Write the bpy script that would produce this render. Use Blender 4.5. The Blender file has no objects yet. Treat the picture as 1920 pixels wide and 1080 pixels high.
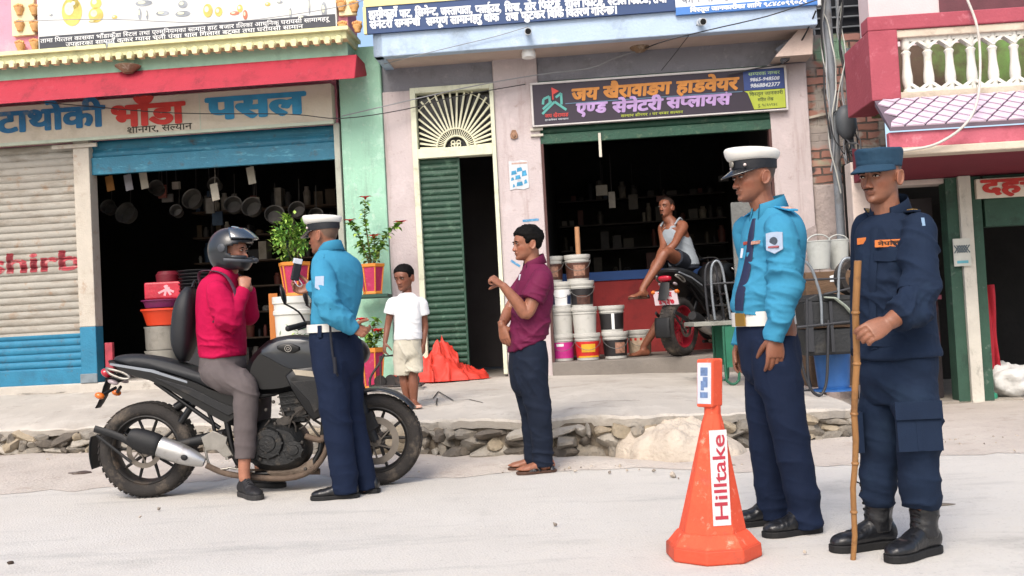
import bpy, bmesh, math, random
import numpy as np
from mathutils import Vector, Matrix
random.seed(7); np.random.seed(7)
SC = bpy.context.scene
COL = SC.collection
R = math.radians
# ------------------------------------------------------------------ camera, world, sun, exposure
FPX, ROLL, CAMH = 1900.0, R(3.0), 1.0
PITCH = math.atan(59.0 / FPX)
cR, sR = math.cos(ROLL), math.sin(ROLL)
FW = Vector((0, math.cos(PITCH), math.sin(PITCH)))
R0 = Vector((1, 0, 0)); U0 = Vector((0, -math.sin(PITCH), math.cos(PITCH)))
XC = R0 * cR - U0 * sR; YC = R0 * sR + U0 * cR
cam = bpy.data.objects.new('camera', bpy.data.cameras.new('camera')); COL.objects.link(cam)
cam.data.sensor_width = 36; cam.data.lens = 36 * FPX / 1920; cam.data.clip_end = 500; cam.data.clip_start = .05
M = Matrix((XC, YC, -FW)).transposed().to_4x4(); M.translation = (0, 0, CAMH)
cam.matrix_world = M; SC.camera = cam

w = bpy.data.worlds.new('World'); SC.world = w; w.use_nodes = True
nt = w.node_tree; sky = nt.nodes.new('ShaderNodeTexSky'); sky.sky_type = 'NISHITA'; sky.sun_disc = False
SUN_EL, SUN_AZ = R(46), R(198)          # azimuth: 0 = +Y, clockwise seen from above
sky.sun_elevation = SUN_EL; sky.sun_rotation = SUN_AZ; sky.air_density = 1.0; sky.dust_density = 4.0; sky.ozone_density = 1.0
nt.links.new(sky.outputs[0], nt.nodes['Background'].inputs[0]); nt.nodes['Background'].inputs[1].default_value = 0.15
sl = bpy.data.lights.new('sun', 'SUN'); sun = bpy.data.objects.new('sun', sl); COL.objects.link(sun)
sl.energy = 1.1; sl.angle = R(24); sl.color = (1, .96, .9)
sd = Vector((math.sin(SUN_AZ) * math.cos(SUN_EL), math.cos(SUN_AZ) * math.cos(SUN_EL), math.sin(SUN_EL)))
sun.rotation_euler = sd.to_track_quat('Z', 'Y').to_euler(); sun.location = sd * 30
SC.view_settings.view_transform = 'Standard'; SC.view_settings.look = 'None'
SC.view_settings.exposure = 0.88; SC.view_settings.gamma = 1.0
SC.cycles.max_bounces = 6; SC.cycles.diffuse_bounces = 3

# ------------------------------------------------------------------ measuring helpers (pixel of the 1920x1080 photo -> point in the street)
def ray(px, py):
    du, dv = px - 960, py - 540
    return FW * FPX + R0 * (du * cR - dv * sR) - U0 * (du * sR + dv * cR)
def P(px, py, Y):
    d = ray(px, py); return Vector((0, 0, CAMH)) + d * (Y / d.y)
def G(px, py, z=0.0):
    d = ray(px, py); return Vector((0, 0, CAMH)) + d * ((z - CAMH) / d.z)
class Frame:                       # a facade: local x along it, y into the building, z up
    def __init__(s, X, Y, ang):
        s.o = Vector((X, Y, 0)); s.ang = ang; s.ex = Vector((math.cos(ang), math.sin(ang), 0)); s.ey = Vector((-math.sin(ang), math.cos(ang), 0))
    def L(s, px, py, y=0.0):
        d = ray(px, py); c = Vector((0, 0, CAMH)); p0 = s.o + s.ey * y
        t = (p0 - c).dot(s.ey) / d.dot(s.ey); q = c + d * t - s.o
        return q.dot(s.ex), q.z
    def W(s, x, y, z): return s.o + s.ex * x + s.ey * y + Vector((0, 0, z))
# ------------------------------------------------------------------ objects
def lin(c):
    if isinstance(c, str): c = [int(c[i:i + 2], 16) / 255 for i in (1, 3, 5)]
    return tuple(x / 12.92 if x <= .04045 else ((x + .055) / 1.055) ** 2.4 for x in c[:3])
class MB:
    def __init__(s): s.v = []; s.f = []; s.m = []
    def add(s, V, F, m=0):
        k = len(s.v); s.v += [tuple(p) for p in V]; s.f += [tuple(i + k for i in f) for f in F]; s.m += [m] * len(F); return s
    def box(s, x0, x1, y0, y1, z0, z1, m=0):
        V = [(x, y, z) for x in (x0, x1) for y in (y0, y1) for z in (z0, z1)]
        return s.add(V, [(0, 1, 3, 2), (4, 6, 7, 5), (0, 4, 5, 1), (2, 3, 7, 6), (0, 2, 6, 4), (1, 5, 7, 3)], m)
    def obox(s, c, ax, ay, az, m=0):     # oriented box, half-axis vectors
        c, ax, ay, az = Vector(c), Vector(ax), Vector(ay), Vector(az)
        V = [c + ax * i + ay * j + az * k for i in (-1, 1) for j in (-1, 1) for k in (-1, 1)]
        return s.add(V, [(0, 1, 3, 2), (4, 6, 7, 5), (0, 4, 5, 1), (2, 3, 7, 6), (0, 2, 6, 4), (1, 5, 7, 3)], m)
    def loft(s, rings, m=0, cap=True, close=False):
        n = len(rings[0]); V = [p for r in rings for p in r]; F = []
        for i in range(len(rings) - (0 if close else 1)):
            a, b = i * n, ((i + 1) % len(rings)) * n
            for j in range(n): F.append((a + j, a + (j + 1) % n, b + (j + 1) % n, b + j))
        if cap and not close: F += [tuple(range(n))[::-1], tuple((len(rings) - 1) * n + j for j in range(n))]
        return s.add(V, F, m)
    def tube(s, pts, rad, n=10, m=0, sub=1, ref=None, squash=1.0, cap=True, close=False, rnd=False):
        pts = [Vector(p) for p in pts]; rad = list(rad) if hasattr(rad, '__len__') else [rad] * len(pts)
        if sub > 1: pts, rad = smooth_path(pts, rad, sub, close)
        N = len(pts); rings = []; u = None
        for i in range(N):
            if close: t = pts[(i + 1) % N] - pts[i - 1]
            else: t = pts[min(i + 1, N - 1)] - pts[max(i - 1, 0)]
            t = t.normalized() if t.length > 1e-9 else Vector((0, 0, 1))
            if u is None:
                u = Vector(ref) if ref is not None else (Vector((0, 0, 1)) if abs(t.z) < .9 else Vector((1, 0, 0)))
            u = (u - t * u.dot(t));  u = u.normalized() if u.length > 1e-6 else t.orthogonal().normalized()
            b = t.cross(u); r = rad[i]; ra, rb = (r if hasattr(r, '__len__') else (r, r * squash))
            rings.append([pts[i] + u * (math.cos(a) * ra) + b * (math.sin(a) * rb) for a in [2 * math.pi * k / n for k in range(n)]])
        if rnd and not close:          # rounded ends
            def end(i, sgn):
                c = pts[i]; t = (pts[0] - pts[1]) if i == 0 else (pts[-1] - pts[-2]); t.normalize(); r = rad[i]; r = r[0] if hasattr(r, '__len__') else r
                return [[c + t * r * math.sin(q) * .9 + (p - c) * math.cos(q) for p in rings[i]] for q in (.5, 1.0, 1.4)]
            a, b = end(0, -1), end(-1 if N else 0, 1)
            rings = a[::-1] + rings + b
        return s.loft(rings, m, cap, close)
    def lathe(s, prof, n=24, c=(0, 0, 0), m=0, axis=(0, 0, 1), cap=True):
        ax = Vector(axis).normalized(); u = ax.orthogonal().normalized(); b = ax.cross(u); c = Vector(c)
        return s.loft([[c + ax * z + (u * math.cos(2 * math.pi * k / n) + b * math.sin(2 * math.pi * k / n)) * max(r, 1e-4) for k in range(n)] for r, z in prof], m, cap)
    def ell(s, c, ax, ay, az, n=16, k=10, m=0):
        c, ax, ay, az = Vector(c), Vector(ax), Vector(ay), Vector(az); rings = []
        for i in range(k + 1):
            a = -math.pi / 2 + math.pi * (i + .02 * (i == 0) - .02 * (i == k)) / k
            rings.append([c + az * math.sin(a) + (ax * math.cos(t) + ay * math.sin(t)) * math.cos(a) for t in [2 * math.pi * j / n for j in range(n)]])
        return s.loft(rings, m)
    def prism(s, poly, thick, to3=None, m=0):    # poly 2D list -> solid; to3(a,b,c) maps (a, b, depth c)
        to3 = to3 or (lambda a, b, c: (a, c, b)); n = len(poly)
        V = [to3(a, b, 0) for a, b in poly] + [to3(a, b, thick) for a, b in poly]
        return s.add(V, [tuple(range(n)), tuple(range(2 * n - 1, n - 1, -1))] + [(i, i + n, (i + 1) % n + n, (i + 1) % n) for i in range(n)], m)
def smooth_path(pts, rad, sub, close=False):
    N = len(pts); op, orr = [], []
    rr = [np.array(r if hasattr(r, '__len__') else (r, r), float) for r in rad]
    seg = N if close else N - 1
    for i in range(seg):
        g = (lambda k: k % N) if close else (lambda k: min(max(k, 0), N - 1))
        p0, p1, p2, p3 = (pts[g(i + k)] for k in (-1, 0, 1, 2)); q0, q1, q2, q3 = (rr[g(i + k)] for k in (-1, 0, 1, 2))
        for j in range(sub):
            t = j / sub
            f = lambda a, b, c, d: .5 * ((2 * b) + (c - a) * t + (2 * a - 5 * b + 4 * c - d) * t * t + (3 * b - a - 3 * c + d) * t ** 3)
            op.append(f(p0, p1, p2, p3)); orr.append(tuple(np.maximum(f(q0, q1, q2, q3), 1e-4)))
    if not close: op.append(pts[-1]); orr.append(tuple(rr[-1]))
    return op, orr
def prop(o, label=None, cat=None, group=None, kind=None):
    for k, v in (('label', label), ('category', cat), ('group', group), ('kind', kind)):
        if v: o[k] = v
    return o
def thing(name, label, cat, loc=(0, 0, 0), rz=0.0, group=None):
    o = bpy.data.objects.new(name, None); COL.objects.link(o); o.location = loc; o.rotation_euler = (0, 0, rz); o.empty_display_size = .1
    return prop(o, label, cat, group)
def obj(name, mb, mats, parent=None, smooth=None, bevel=0, org=None, seg=2):
    """one mesh object; org: world point subtracted from the coordinates (coordinates given in world space)"""
    me = bpy.data.meshes.new(name); V = mb.v
    if org is not None: V = [(x - org[0], y - org[1], z - org[2]) for x, y, z in V]
    me.from_pydata(V, [], mb.f); me.validate()
    mats = mats if isinstance(mats, (list, tuple)) else [mats]
    for m_ in mats: me.materials.append(m_)
    if len(mats) > 1 and len(me.polygons) == len(mb.m): me.polygons.foreach_set('material_index', mb.m)
    bm = bmesh.new(); bm.from_mesh(me); bmesh.ops.recalc_face_normals(bm, faces=bm.faces); bm.to_mesh(me); bm.free()
    if smooth is not None:
        me.polygons.foreach_set('use_smooth', [True] * len(me.polygons))
        if smooth < 180: me.set_sharp_from_angle(angle=R(smooth))
    o = bpy.data.objects.new(name, me); COL.objects.link(o)
    if parent is not None: o.parent = parent
    elif org is not None: o.location = org
    if bevel:
        b = o.modifiers.new('bevel', 'BEVEL'); b.width = bevel; b.segments = seg; b.limit_method = 'ANGLE'; b.angle_limit = R(40); b.harden_normals = False
    return o
def dup(root, loc=None, rz=None, label=None, group=None):
    r = root.copy(); COL.objects.link(r)
    if loc is not None: r.location = loc
    if rz is not None: r.rotation_euler = (0, 0, rz)
    prop(r, label, None, group)
    for ch in list(root.children):
        c = ch.copy(); COL.objects.link(c); c.parent = r
        for g in ch.children:
            d = g.copy(); COL.objects.link(d); d.parent = c
    return r
# ------------------------------------------------------------------ materials
def N_(nt, t, **k):
    n = nt.nodes.new(t)
    for a, b in k.items(): setattr(n, a, b)
    return n
_mats = {}
def mat(name, col, rough=.7, var=.12, scale=6.0, bump=.15, bscale=60.0, metal=0.0, dirt=None, spec=.4, coat=0.0, alpha=1.0, stretch=(1, 1, 1), attr=None, trans=0.0, fine=.0, sheen=0.0, emit=0.0):
    """procedural principled material; dirt=(colour, amount 0..1, scale); stretch scales the noise coordinates"""
    if name in _mats: return _mats[name]
    m = bpy.data.materials.new(name); m.use_nodes = True; nt = m.node_tree; b = nt.nodes['Principled BSDF']; L = nt.links.new
    c = lin(col)
    tc = N_(nt, 'ShaderNodeTexCoord'); mp = N_(nt, 'ShaderNodeMapping'); mp.inputs['Scale'].default_value = stretch; L(tc.outputs['Object'], mp.inputs[0])
    nz = N_(nt, 'ShaderNodeTexNoise'); nz.inputs['Scale'].default_value = scale; nz.inputs['Detail'].default_value = 6; nz.inputs['Roughness'].default_value = .62; L(mp.outputs[0], nz.inputs[0])
    rp = N_(nt, 'ShaderNodeValToRGB'); rp.color_ramp.elements[0].position = .3; rp.color_ramp.elements[1].position = .7
    lo = [max(0, x * (1 - var)) for x in c]; hi = [min(1, x * (1 + var)) for x in c]
    if attr:
        at = N_(nt, 'ShaderNodeAttribute'); at.attribute_name = attr
        rp.color_ramp.elements[0].color = (1 - var,) * 3 + (1,); rp.color_ramp.elements[1].color = (1 + var,) * 3 + (1,)
        mx = N_(nt, 'ShaderNodeMix', data_type='RGBA', blend_type='MULTIPLY'); mx.inputs[0].default_value = 1; L(at.outputs['Color'], mx.inputs[6]); L(rp.outputs[0], mx.inputs[7]); out = mx.outputs[2]
    else:
        rp.color_ramp.elements[0].color = (*lo, 1); rp.color_ramp.elements[1].color = (*hi, 1); out = rp.outputs[0]
    L(nz.outputs['Fac'], rp.inputs[0])
    for i, d in enumerate(dirt if isinstance(dirt, list) else [dirt] if dirt else []):
        n2 = N_(nt, 'ShaderNodeTexNoise'); n2.inputs['Scale'].default_value = d[2]; n2.inputs['Detail'].default_value = 8; n2.inputs['Roughness'].default_value = .7
        mp2 = N_(nt, 'ShaderNodeMapping'); mp2.inputs['Location'].default_value = (3.7 * i + 1.3, 2.1, .7); mp2.inputs['Scale'].default_value = d[3] if len(d) > 3 else (1, 1, 1); L(tc.outputs['Object'], mp2.inputs[0]); L(mp2.outputs[0], n2.inputs[0])
        r2 = N_(nt, 'ShaderNodeValToRGB'); r2.color_ramp.elements[0].position = .62 - .3 * d[1]; r2.color_ramp.elements[1].position = .82 - .25 * d[1]
        L(n2.outputs['Fac'], r2.inputs[0]); mx = N_(nt, 'ShaderNodeMix', data_type='RGBA'); L(r2.outputs[0], mx.inputs[0]); L(out, mx.inputs[6]); mx.inputs[7].default_value = (*lin(d[0]), 1); out = mx.outputs[2]
    L(out, b.inputs['Base Color'])
    b.inputs['Roughness'].default_value = rough; b.inputs['Metallic'].default_value = metal; b.inputs['Specular IOR Level'].default_value = spec
    if coat: b.inputs['Coat Weight'].default_value = coat; b.inputs['Coat Roughness'].default_value = .12
    if alpha < 1: b.inputs['Alpha'].default_value = alpha
    if trans: b.inputs['Transmission Weight'].default_value = trans
    if sheen: b.inputs['Sheen Weight'].default_value = sheen
    if emit: L(out, b.inputs['Emission Color']); b.inputs['Emission Strength'].default_value = emit
    if bump:
        n3 = N_(nt, 'ShaderNodeTexNoise'); n3.inputs['Scale'].default_value = bscale; n3.inputs['Detail'].default_value = 5; L(mp.outputs[0], n3.inputs[0])
        bp = N_(nt, 'ShaderNodeBump'); bp.inputs['Strength'].default_value = min(1, bump * 1.6); bp.inputs['Distance'].default_value = .12 / bscale * 4; L(n3.outputs['Fac'], bp.inputs['Height']); L(bp.outputs[0], b.inputs['Normal'])
    _mats[name] = m; return m
# ------------------------------------------------------------------ noise for shaping
def vnoise(p, seed=0):
    p = np.asarray(p, float); i = np.floor(p).astype(np.int64); f = p - i; f = f * f * (3 - 2 * f); out = 0
    for dx in (0, 1):
        for dy in (0, 1):
            for dz in (0, 1):
                h = ((i[:, 0] + dx) * 374761393 + (i[:, 1] + dy) * 668265263 + (i[:, 2] + dz) * 2147483647 + seed * 1274126177) & 0xffffffff
                h = ((h ^ (h >> 13)) * 1274126177) & 0xffffffff; h = (h ^ (h >> 16)) & 0xffff
                out = out + (h / 65535.0 * 2 - 1) * (f[:, 0] if dx else 1 - f[:, 0]) * (f[:, 1] if dy else 1 - f[:, 1]) * (f[:, 2] if dz else 1 - f[:, 2])
    return out
def fbm(p, seed=0, o=3):
    return sum(vnoise(np.asarray(p) * 2 ** k, seed + k) / 2 ** k for k in range(o))
# ------------------------------------------------------------------ lettering (each glyph its own flat mesh, laid side by side)
_gl = {}
def _flat(body, bold):
    cu = bpy.data.curves.new('g', 'FONT'); cu.body = body; cu.size = 1; cu.offset = bold; cu.resolution_u = 3
    o = bpy.data.objects.new('g', cu); COL.objects.link(o); dg = bpy.context.evaluated_depsgraph_get(); me = bpy.data.meshes.new_from_object(o.evaluated_get(dg))
    V = [tuple(v.co) for v in me.vertices]; F = [tuple(p.vertices) for p in me.polygons]
    bpy.data.objects.remove(o); bpy.data.curves.remove(cu); bpy.data.meshes.remove(me); return V, F
def glyph(ch, bold):
    k = (ch, bold)
    if k not in _gl:
        X = 'ट' if ord(ch) > 0x900 else 'H'
        wid = lambda b: (lambda V: max(v[0] for v in V))(_flat(b, 0)[0])
        adv = wid(X + ch + X) - wid(X + X)
        _gl[k] = (*(_flat(ch, bold) if ch != ' ' else ([], [])), adv)
    return _gl[k]
HALF = {'स': .70, 'प': .66, 'न': .62, 'ल': .66, 'म': .70, 'ण': .74, 'त': .62, 'ब': .66, 'ध': .66, 'थ': .66, 'ष': .66, 'श': .62, 'च': .66, 'व': .66, 'ज': .7, 'ग': .55, 'ख': .7, 'क': .72}
def cut(V, F, x):
    bm = bmesh.new(); vs = [bm.verts.new(v) for v in V]
    for f in F:
        try: bm.faces.new([vs[i] for i in f])
        except ValueError: pass
    bmesh.ops.bisect_plane(bm, geom=bm.verts[:] + bm.edges[:] + bm.faces[:], plane_co=(x, 0, 0), plane_no=(1, 0, 0), clear_outer=True)
    bm.verts.index_update(); r = [tuple(v.co) for v in bm.verts], [tuple(v.index for v in f.verts) for f in bm.faces]; bm.free(); return r
def text_mesh(s, bold=.0, mark=.05):
    """-> verts2d, faces, width (font size 1). Marks: '^' before a letter = ra hook above it; '~' after a letter = slanted ra stroke below it; virama gives the half form"""
    mb = MB(); x = 0; k = 0; i = 0; out = []; fat = max(0, bold - .012); bold = min(bold, .012)
    s2 = ''
    j = 0
    while j < len(s):             # short i goes before its consonant (cluster)
        if j + 1 < len(s) and s[j + 1] == 'ि': s2 += 'ि' + s[j]; j += 2
        elif j + 2 < len(s) and s[j + 1] == '~' and s[j + 2] == 'ि': s2 += 'ि' + s[j] + '~'; j += 3
        elif j + 3 < len(s) and s[j + 1] == '्' and s[j + 3] == 'ि': s2 += 'ि' + s[j] + s[j + 1] + s[j + 2]; j += 4
        else: s2 += s[j]; j += 1
    hook = False; last = 0
    for i, ch in enumerate(s2):
        k += 1; dz = (k % 3) * .0013
        if ch == '^': hook = True; continue
        if ch == '~':
            mb.add([(last + .36, .16, dz), (last + .44, .22, dz), (last + .20, -.02, dz), (last + .14, .03, dz)], [(0, 1, 2, 3)]); continue
        if ch == '्': continue
        V, F, adv = glyph(ch, bold)
        if i + 1 < len(s2) and s2[i + 1] == '्' and ch in HALF:
            V, F = cut(V, F, adv * HALF[ch]); a = adv * HALF[ch]
        else: a = adv
        for q, (sx_, sy_) in enumerate(((0, 0),) if not fat else ((0, 0), (fat, 0), (-fat, 0), (0, fat * .8), (0, -fat * .8), (fat * .7, fat * .6), (-fat * .7, fat * .6), (fat * .7, -fat * .6), (-fat * .7, -fat * .6))): mb.add([(v[0] + x + sx_, v[1] + sy_, dz + q * .00012) for v in V], F)
        if hook and adv > .2:
            c = x + adv * .62
            mb.add([(c - .02, .62, dz), (c + .05, .62, dz), (c + .1, .72, dz), (c + .04, .78, dz), (c - .03, .74, dz), (c, .7, dz), (c + .04, .71, dz)], [(0, 1, 2, 6), (2, 3, 4, 5), (2, 5, 6)]); hook = False
        last = x; x += a
    return mb.v, mb.f, x
def text(mb, s, x0, z0, x1, h, y, bold=.0, m=0, shear=0.0, slope=0.0, plane=None, hscale=None):
    """lay the words in local x/z on plane y (facing -y): from x0, baseline z0, fitted to reach x1, letter size h"""
    V, F, wd = text_mesh(s, bold); kx = (x1 - x0) / wd if x1 is not None else h
    f = plane or (lambda a, b, c: (a, y - c, b))
    mb.add([f(x0 + (v[0] + shear * v[1]) * kx, z0 + v[1] * h + slope * v[0] * kx, v[2]) for v in V], F, m); return mb
# ================================================================== the setting: road, verge, pavement
FB = Frame(0.341, 10.5, R(-4.6))
_c = P(1820, 752, 9.3); FC = Frame(_c.x, 9.3, R(-3.0))
ROADM = mat('road_dust', '#bcb8b1', .95, .06, .9, .8, 85, dirt=[('#c1beb8', .5, .5), ('#a5a29d', .27, 2.2, (.4, 1.8, 1)), ('#c0bbb2', .3, 16), ('#8d8a85', .14, 45), ('#96938e', .12, .8)], spec=.15)
DIRTM = mat('verge_dirt', '#b2a9a0', .97, .07, 2.2, .7, 45, dirt=[('#bbb4ab', .55, 1.0), ('#9a8e83', .2, 6), ('#8b8178', .12, 26)], spec=.1)
CONC = mat('pavement_concrete', '#aea89f', .93, .07, 1.6, .4, 55, dirt=[('#938b81', .3, 1.1), ('#bdb8af', .4, 2.3), ('#7d766d', .12, 6)], spec=.15)
def sheet(name, x0, x1, y0, y1, nx, ny, zf, m, kind='structure', keep=None):
    X, Y = np.meshgrid(np.linspace(x0, x1, nx), np.linspace(y0, y1, ny)); Z = zf(X, Y); mb = MB()
    mb.v = [(float(a), float(b), float(c)) for a, b, c in zip(X.ravel(), Y.ravel(), Z.ravel())]
    for j in range(ny - 1):
        for i in range(nx - 1):
            k = j * nx + i; mb.f.append((k, k + 1, k + nx + 1, k + nx)); mb.m.append(0)
    o = obj(name, mb, m, smooth=180); return prop(o, kind=kind)
def np3(X, Y, s): return np.stack([X.ravel() * s, Y.ravel() * s, 0 * X.ravel()], 1)
sheet('road', -60, 60, -40, 80, 2, 2, lambda X, Y: 0 * X, ROADM)
EDGE = [(-300, 815, 866), (0, 803, 858), (200, 797, 850), (500, 790, 856), (800, 783, 858), (1000, 780, 862), (1200, 775, 862), (1400, 768, 846), (1560, 764, 830), (1612, 762, 826)]
edge = []
for px, pt, pb in EDGE:
    g = G(px, pb); t = P(px, pt, g.y); edge.append((g.x, g.y, t.z))
ex_, ey_, ez_ = (np.array(c) for c in zip(*edge))
# dirt verge: a thin uneven sheet from the wall foot towards the road with a ragged edge
def verge(name, m):
    mb = MB(); xs = np.linspace(-9, 9, 160); rows = 14
    for x in xs:
        yb = np.interp(x, ex_, ey_) + .25 + (3.2 if x > ex_[-1] else 0)
        yf = np.interp(x, [-9, -5, -1, 1.5, 3, 9], [7.2, 7.0, 6.75, 6.3, 6.2, 6.4]) + .22 * float(fbm([[x * 1.1, 0, 0]], 3)[0]) + .05 * float(fbm([[x * 22, 3, 0]], 6)[0]) + .07 * float(fbm([[x * 8, 1, 0]], 5)[0])
        for k in range(rows):
            t = (k / (rows - 1)) ** 1.5; y = yf + (yb - yf) * t
            mb.v.append((x, y, .0025 + .012 * min(1, t * 4) + (.016 * float(fbm([[x * 3, y * 3, 0]], 9)[0]) + .012 if 0 < k else 0) * min(1, t * 3)))
    for i in range(len(xs) - 1):
        for k in range(rows - 1):
            a = i * rows + k; mb.f.append((a, a + rows, a + rows + 1, a + 1)); mb.m.append(0)
    return prop(obj(name, mb, m, smooth=180), kind='structure')
verge('dirt_verge', DIRTM)
# pavement slab: sloping up from the rubble wall to the shop fronts
def pavement():
    mb = MB(); xs = np.concatenate([np.linspace(-9, ex_[-1], 260)]); rows = 12; sec = []
    for x in xs:
        yf = np.interp(x, ex_, ey_) + .035 * float(fbm([[x * 5, 0, 0]], 21, 5)[0]); zf = np.interp(x, ex_, ez_) + .012 * float(fbm([[x * 7, 9, 0]], 22, 4)[0])
        loc = (x - FB.o.x) / FB.ex.x; yb = FB.W(loc, .25, 0).y; zb = np.interp(x, [-6, -4.2, -1.8, .3, 3.6], [.52, .50, .43, .41, .32])
        r = [(x, yf + .015, zf - .085), (x, yf - .01, zf - .03)]
        for k in range(rows):
            t = k / (rows - 1); r.append((x, yf + (yb - yf) * t, zf + (zb - zf) * t ** .9 + .006 * float(fbm([[x * 2, t * 6, 0]], 4)[0]) - (.012 if k == 0 else 0)))
        sec.append(r)
    n = len(sec[0]); mb.v = [p for r in sec for p in r]
    for i in range(len(sec) - 1):
        for k in range(n - 1): a = i * n + k; mb.f.append((a, a + n, a + n + 1, a + 1)); mb.m.append(0)
    # right-hand end face
    e = sec[-1]; k0 = len(mb.v); mb.v += [(p[0], p[1], -.05) for p in e]; b0 = (len(sec) - 1) * n
    for k in range(n - 1): mb.f.append((b0 + k, b0 + k + 1, k0 + k + 1, k0 + k)); mb.m.append(0)
    return prop(obj('pavement', mb, CONC, smooth=40), kind='structure')
pavement()
def pave_z(x, y):
    yf = np.interp(x, ex_, ey_); loc = (x - FB.o.x) / FB.ex.x; yb = FB.W(loc, .25, 0).y; zf = np.interp(x, ex_, ez_); zb = np.interp(x, [-6, -4.2, -1.8, .3, 3.6], [.52, .50, .43, .41, .32])
    return float(zf + (zb - zf) * max(0, min(1, (y - yf) / (yb - yf))) ** .9)
def pavp(px, py):          # pixel -> point on the pavement surface
    lo, hi = 6.0, 11.0
    for _ in range(40):
        y = (lo + hi) / 2; p = P(px, py, y)
        if p.z > pave_z(p.x, y): lo = y
        else: hi = y
    return p
# cracks in the pavement: thin dark ribbons sunk in the concrete
mb = MB()
for pts in ([(790, 752), (812, 748), (822, 735), (850, 752), (880, 750), (905, 756)], [(820, 748), (818, 760)], [(1090, 756), (1130, 753), (1200, 752)], [(250, 758), (330, 752), (352, 748)], [(0, 740), (90, 738), (160, 733)]):
    q = [pavp(*p) for p in pts]
    for a, b in zip(q[:-1], q[1:]):
        d = (b - a); s = Vector((-d.y, d.x, 0)).normalized() * .006
        mb.add([a - s + Vector((0, 0, .006)), a + s + Vector((0, 0, .006)), b + s + Vector((0, 0, .006)), b - s + Vector((0, 0, .006))], [(0, 1, 2, 3)])
prop(obj('pavement_cracks', mb, mat('crack', '#3c3833', .95, bump=0)), kind='structure')
# rubble retaining wall
STONEM = mat('rubble_stone', '#77726a', .93, .28, 5, .6, 40, dirt=[('#998f80', .45, 3), ('#4d4740', .3, 9)], spec=.2)
MORT = mat('rubble_mortar', '#5f574d', .97, .2, 6, .8, 30, dirt=[('#8d8375', .4, 3)], spec=.1)
def stone(mb, c, a, b, d, rot, seed, m=0, n=14, k=9):
    rs = np.random.RandomState(seed); cr, sr = math.cos(rot), math.sin(rot); V = []
    pl = [(v / np.linalg.norm(v), rs.uniform(.50, .80)) for v in rs.normal(size=(13, 3))]
    for i in range(k + 1):
        t = -math.pi / 2 + math.pi * (i + .05 * (i == 0) - .05 * (i == k)) / k
        for j in range(n):
            u = 2 * math.pi * j / n; p = np.array([math.cos(t) * math.cos(u), math.cos(t) * math.sin(u), math.sin(t)])
            for nn, dd in pl:
                q = p @ nn
                if q > dd: p = p - nn * (q - dd)
            p = p * np.array([a, d, b]) * 1.42; V.append((c[0] + p[0] * cr - p[2] * sr, c[1] + p[1], c[2] + p[0] * sr + p[2] * cr))
    F = [(i * n + j, i * n + (j + 1) % n, (i + 1) * n + (j + 1) % n, (i + 1) * n + j) for i in range(k) for j in range(n)]
    mb.add(V, F, m)
wallo = thing('stone_wall', 'low rubble stone retaining wall along the pavement edge', 'wall', (0, 7.4, 0))
mb = MB(); rs = np.random.RandomState(11)
for i in range(len(edge) - 1):
    (xa, ya, za), (xb, yb, zb) = edge[i], edge[i + 1]
    if i == 0: xa, ya = -9, ya + (xa + 9) * .2
    mb.add([(xa, ya + .03, -.05), (xb, yb + .03, -.05), (xb, yb + .04, zb - .06), (xa, ya + .04, za - .06)], [(0, 1, 2, 3)], 0)
obj('mortar_bed', mb, MORT, wallo, org=wallo.location)
mb = MB(); x = -6.5
for row, (fz, hh) in enumerate([(.14, .16), (.42, .15), (.70, .15)]):
    x = -6.5 + .07 * row
    while x < ex_[-1] - .02:
        zt = np.interp(x, ex_, ez_) - .05; wd = rs.choice([rs.uniform(.05, .10), rs.uniform(.1, .17), rs.uniform(.16, .27)]) * (1.1 if row == 0 else 1)
        z = zt * fz + rs.uniform(-.012, .012) + .01; h = zt * rs.uniform(.13, .235)
        if x > -2.9 and x < -.9 and row == 0: h *= 1.1
        stone(mb, (x + wd / 2, np.interp(x + wd / 2, ex_, ey_) + .035 + rs.uniform(-.02, .02), z), wd / 2, h, .055 + rs.uniform(0, .03), rs.uniform(-.45, .45), int(rs.randint(1e6)), int(rs.choice([0, 0, 1, 2, 3])))
        x += wd * rs.uniform(.84, .96)
obj('rubble_stone', mb, [STONEM, mat('rubble_tan', '#8f8472', .95, .25, 6, .6, 40, dirt=[('#a89a86', .4, 4)], spec=.15), mat('rubble_dark', '#5d5750', .95, .3, 6, .6, 40, dirt=[('#857a6c', .35, 4)], spec=.15), mat('rubble_pale', '#9a948a', .95, .2, 6, .6, 40, dirt=[('#7a7268', .3, 5)], spec=.15)], wallo, smooth=22, org=wallo.location)
# cement lump spilled against the wall
g = G(1295, 868); mb = MB(); n, k = 90, 40
def lump_h(u, v): return max(0, 1 - (u * u + v * v)) ** .45
V = []
for i in range(k + 1):
    for j in range(n):
        t = 2 * math.pi * j / n; r = i / k; u, v = r * math.cos(t), r * math.sin(t)
        rr = 1 + .16 * float(fbm([[math.cos(t) * 1.6 + 3, math.sin(t) * 1.6, 0]], 31)[0])
        p = [g.x + u * .43 * rr, g.y + .30 + v * .36 * rr, 0]; h = .27 * lump_h(u, v) * (1 - .35 * max(0, u)) * (1.1 if v > 0 else 1)
        p[2] = h * (1 + .22 * float(fbm([[p[0] * 5, p[1] * 5, 0]], 8, 5)[0]) - .25 * (1 - abs(float(vnoise(np.array([[p[0] * 6, p[1] * 6, 3.]]), 5)[0]))) ** 6) - .01; V.append(tuple(p))
mb.add(V, [(i * n + j, i * n + (j + 1) % n, (i + 1) * n + (j + 1) % n, (i + 1) * n + j) for i in range(k) for j in range(n)])
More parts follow.
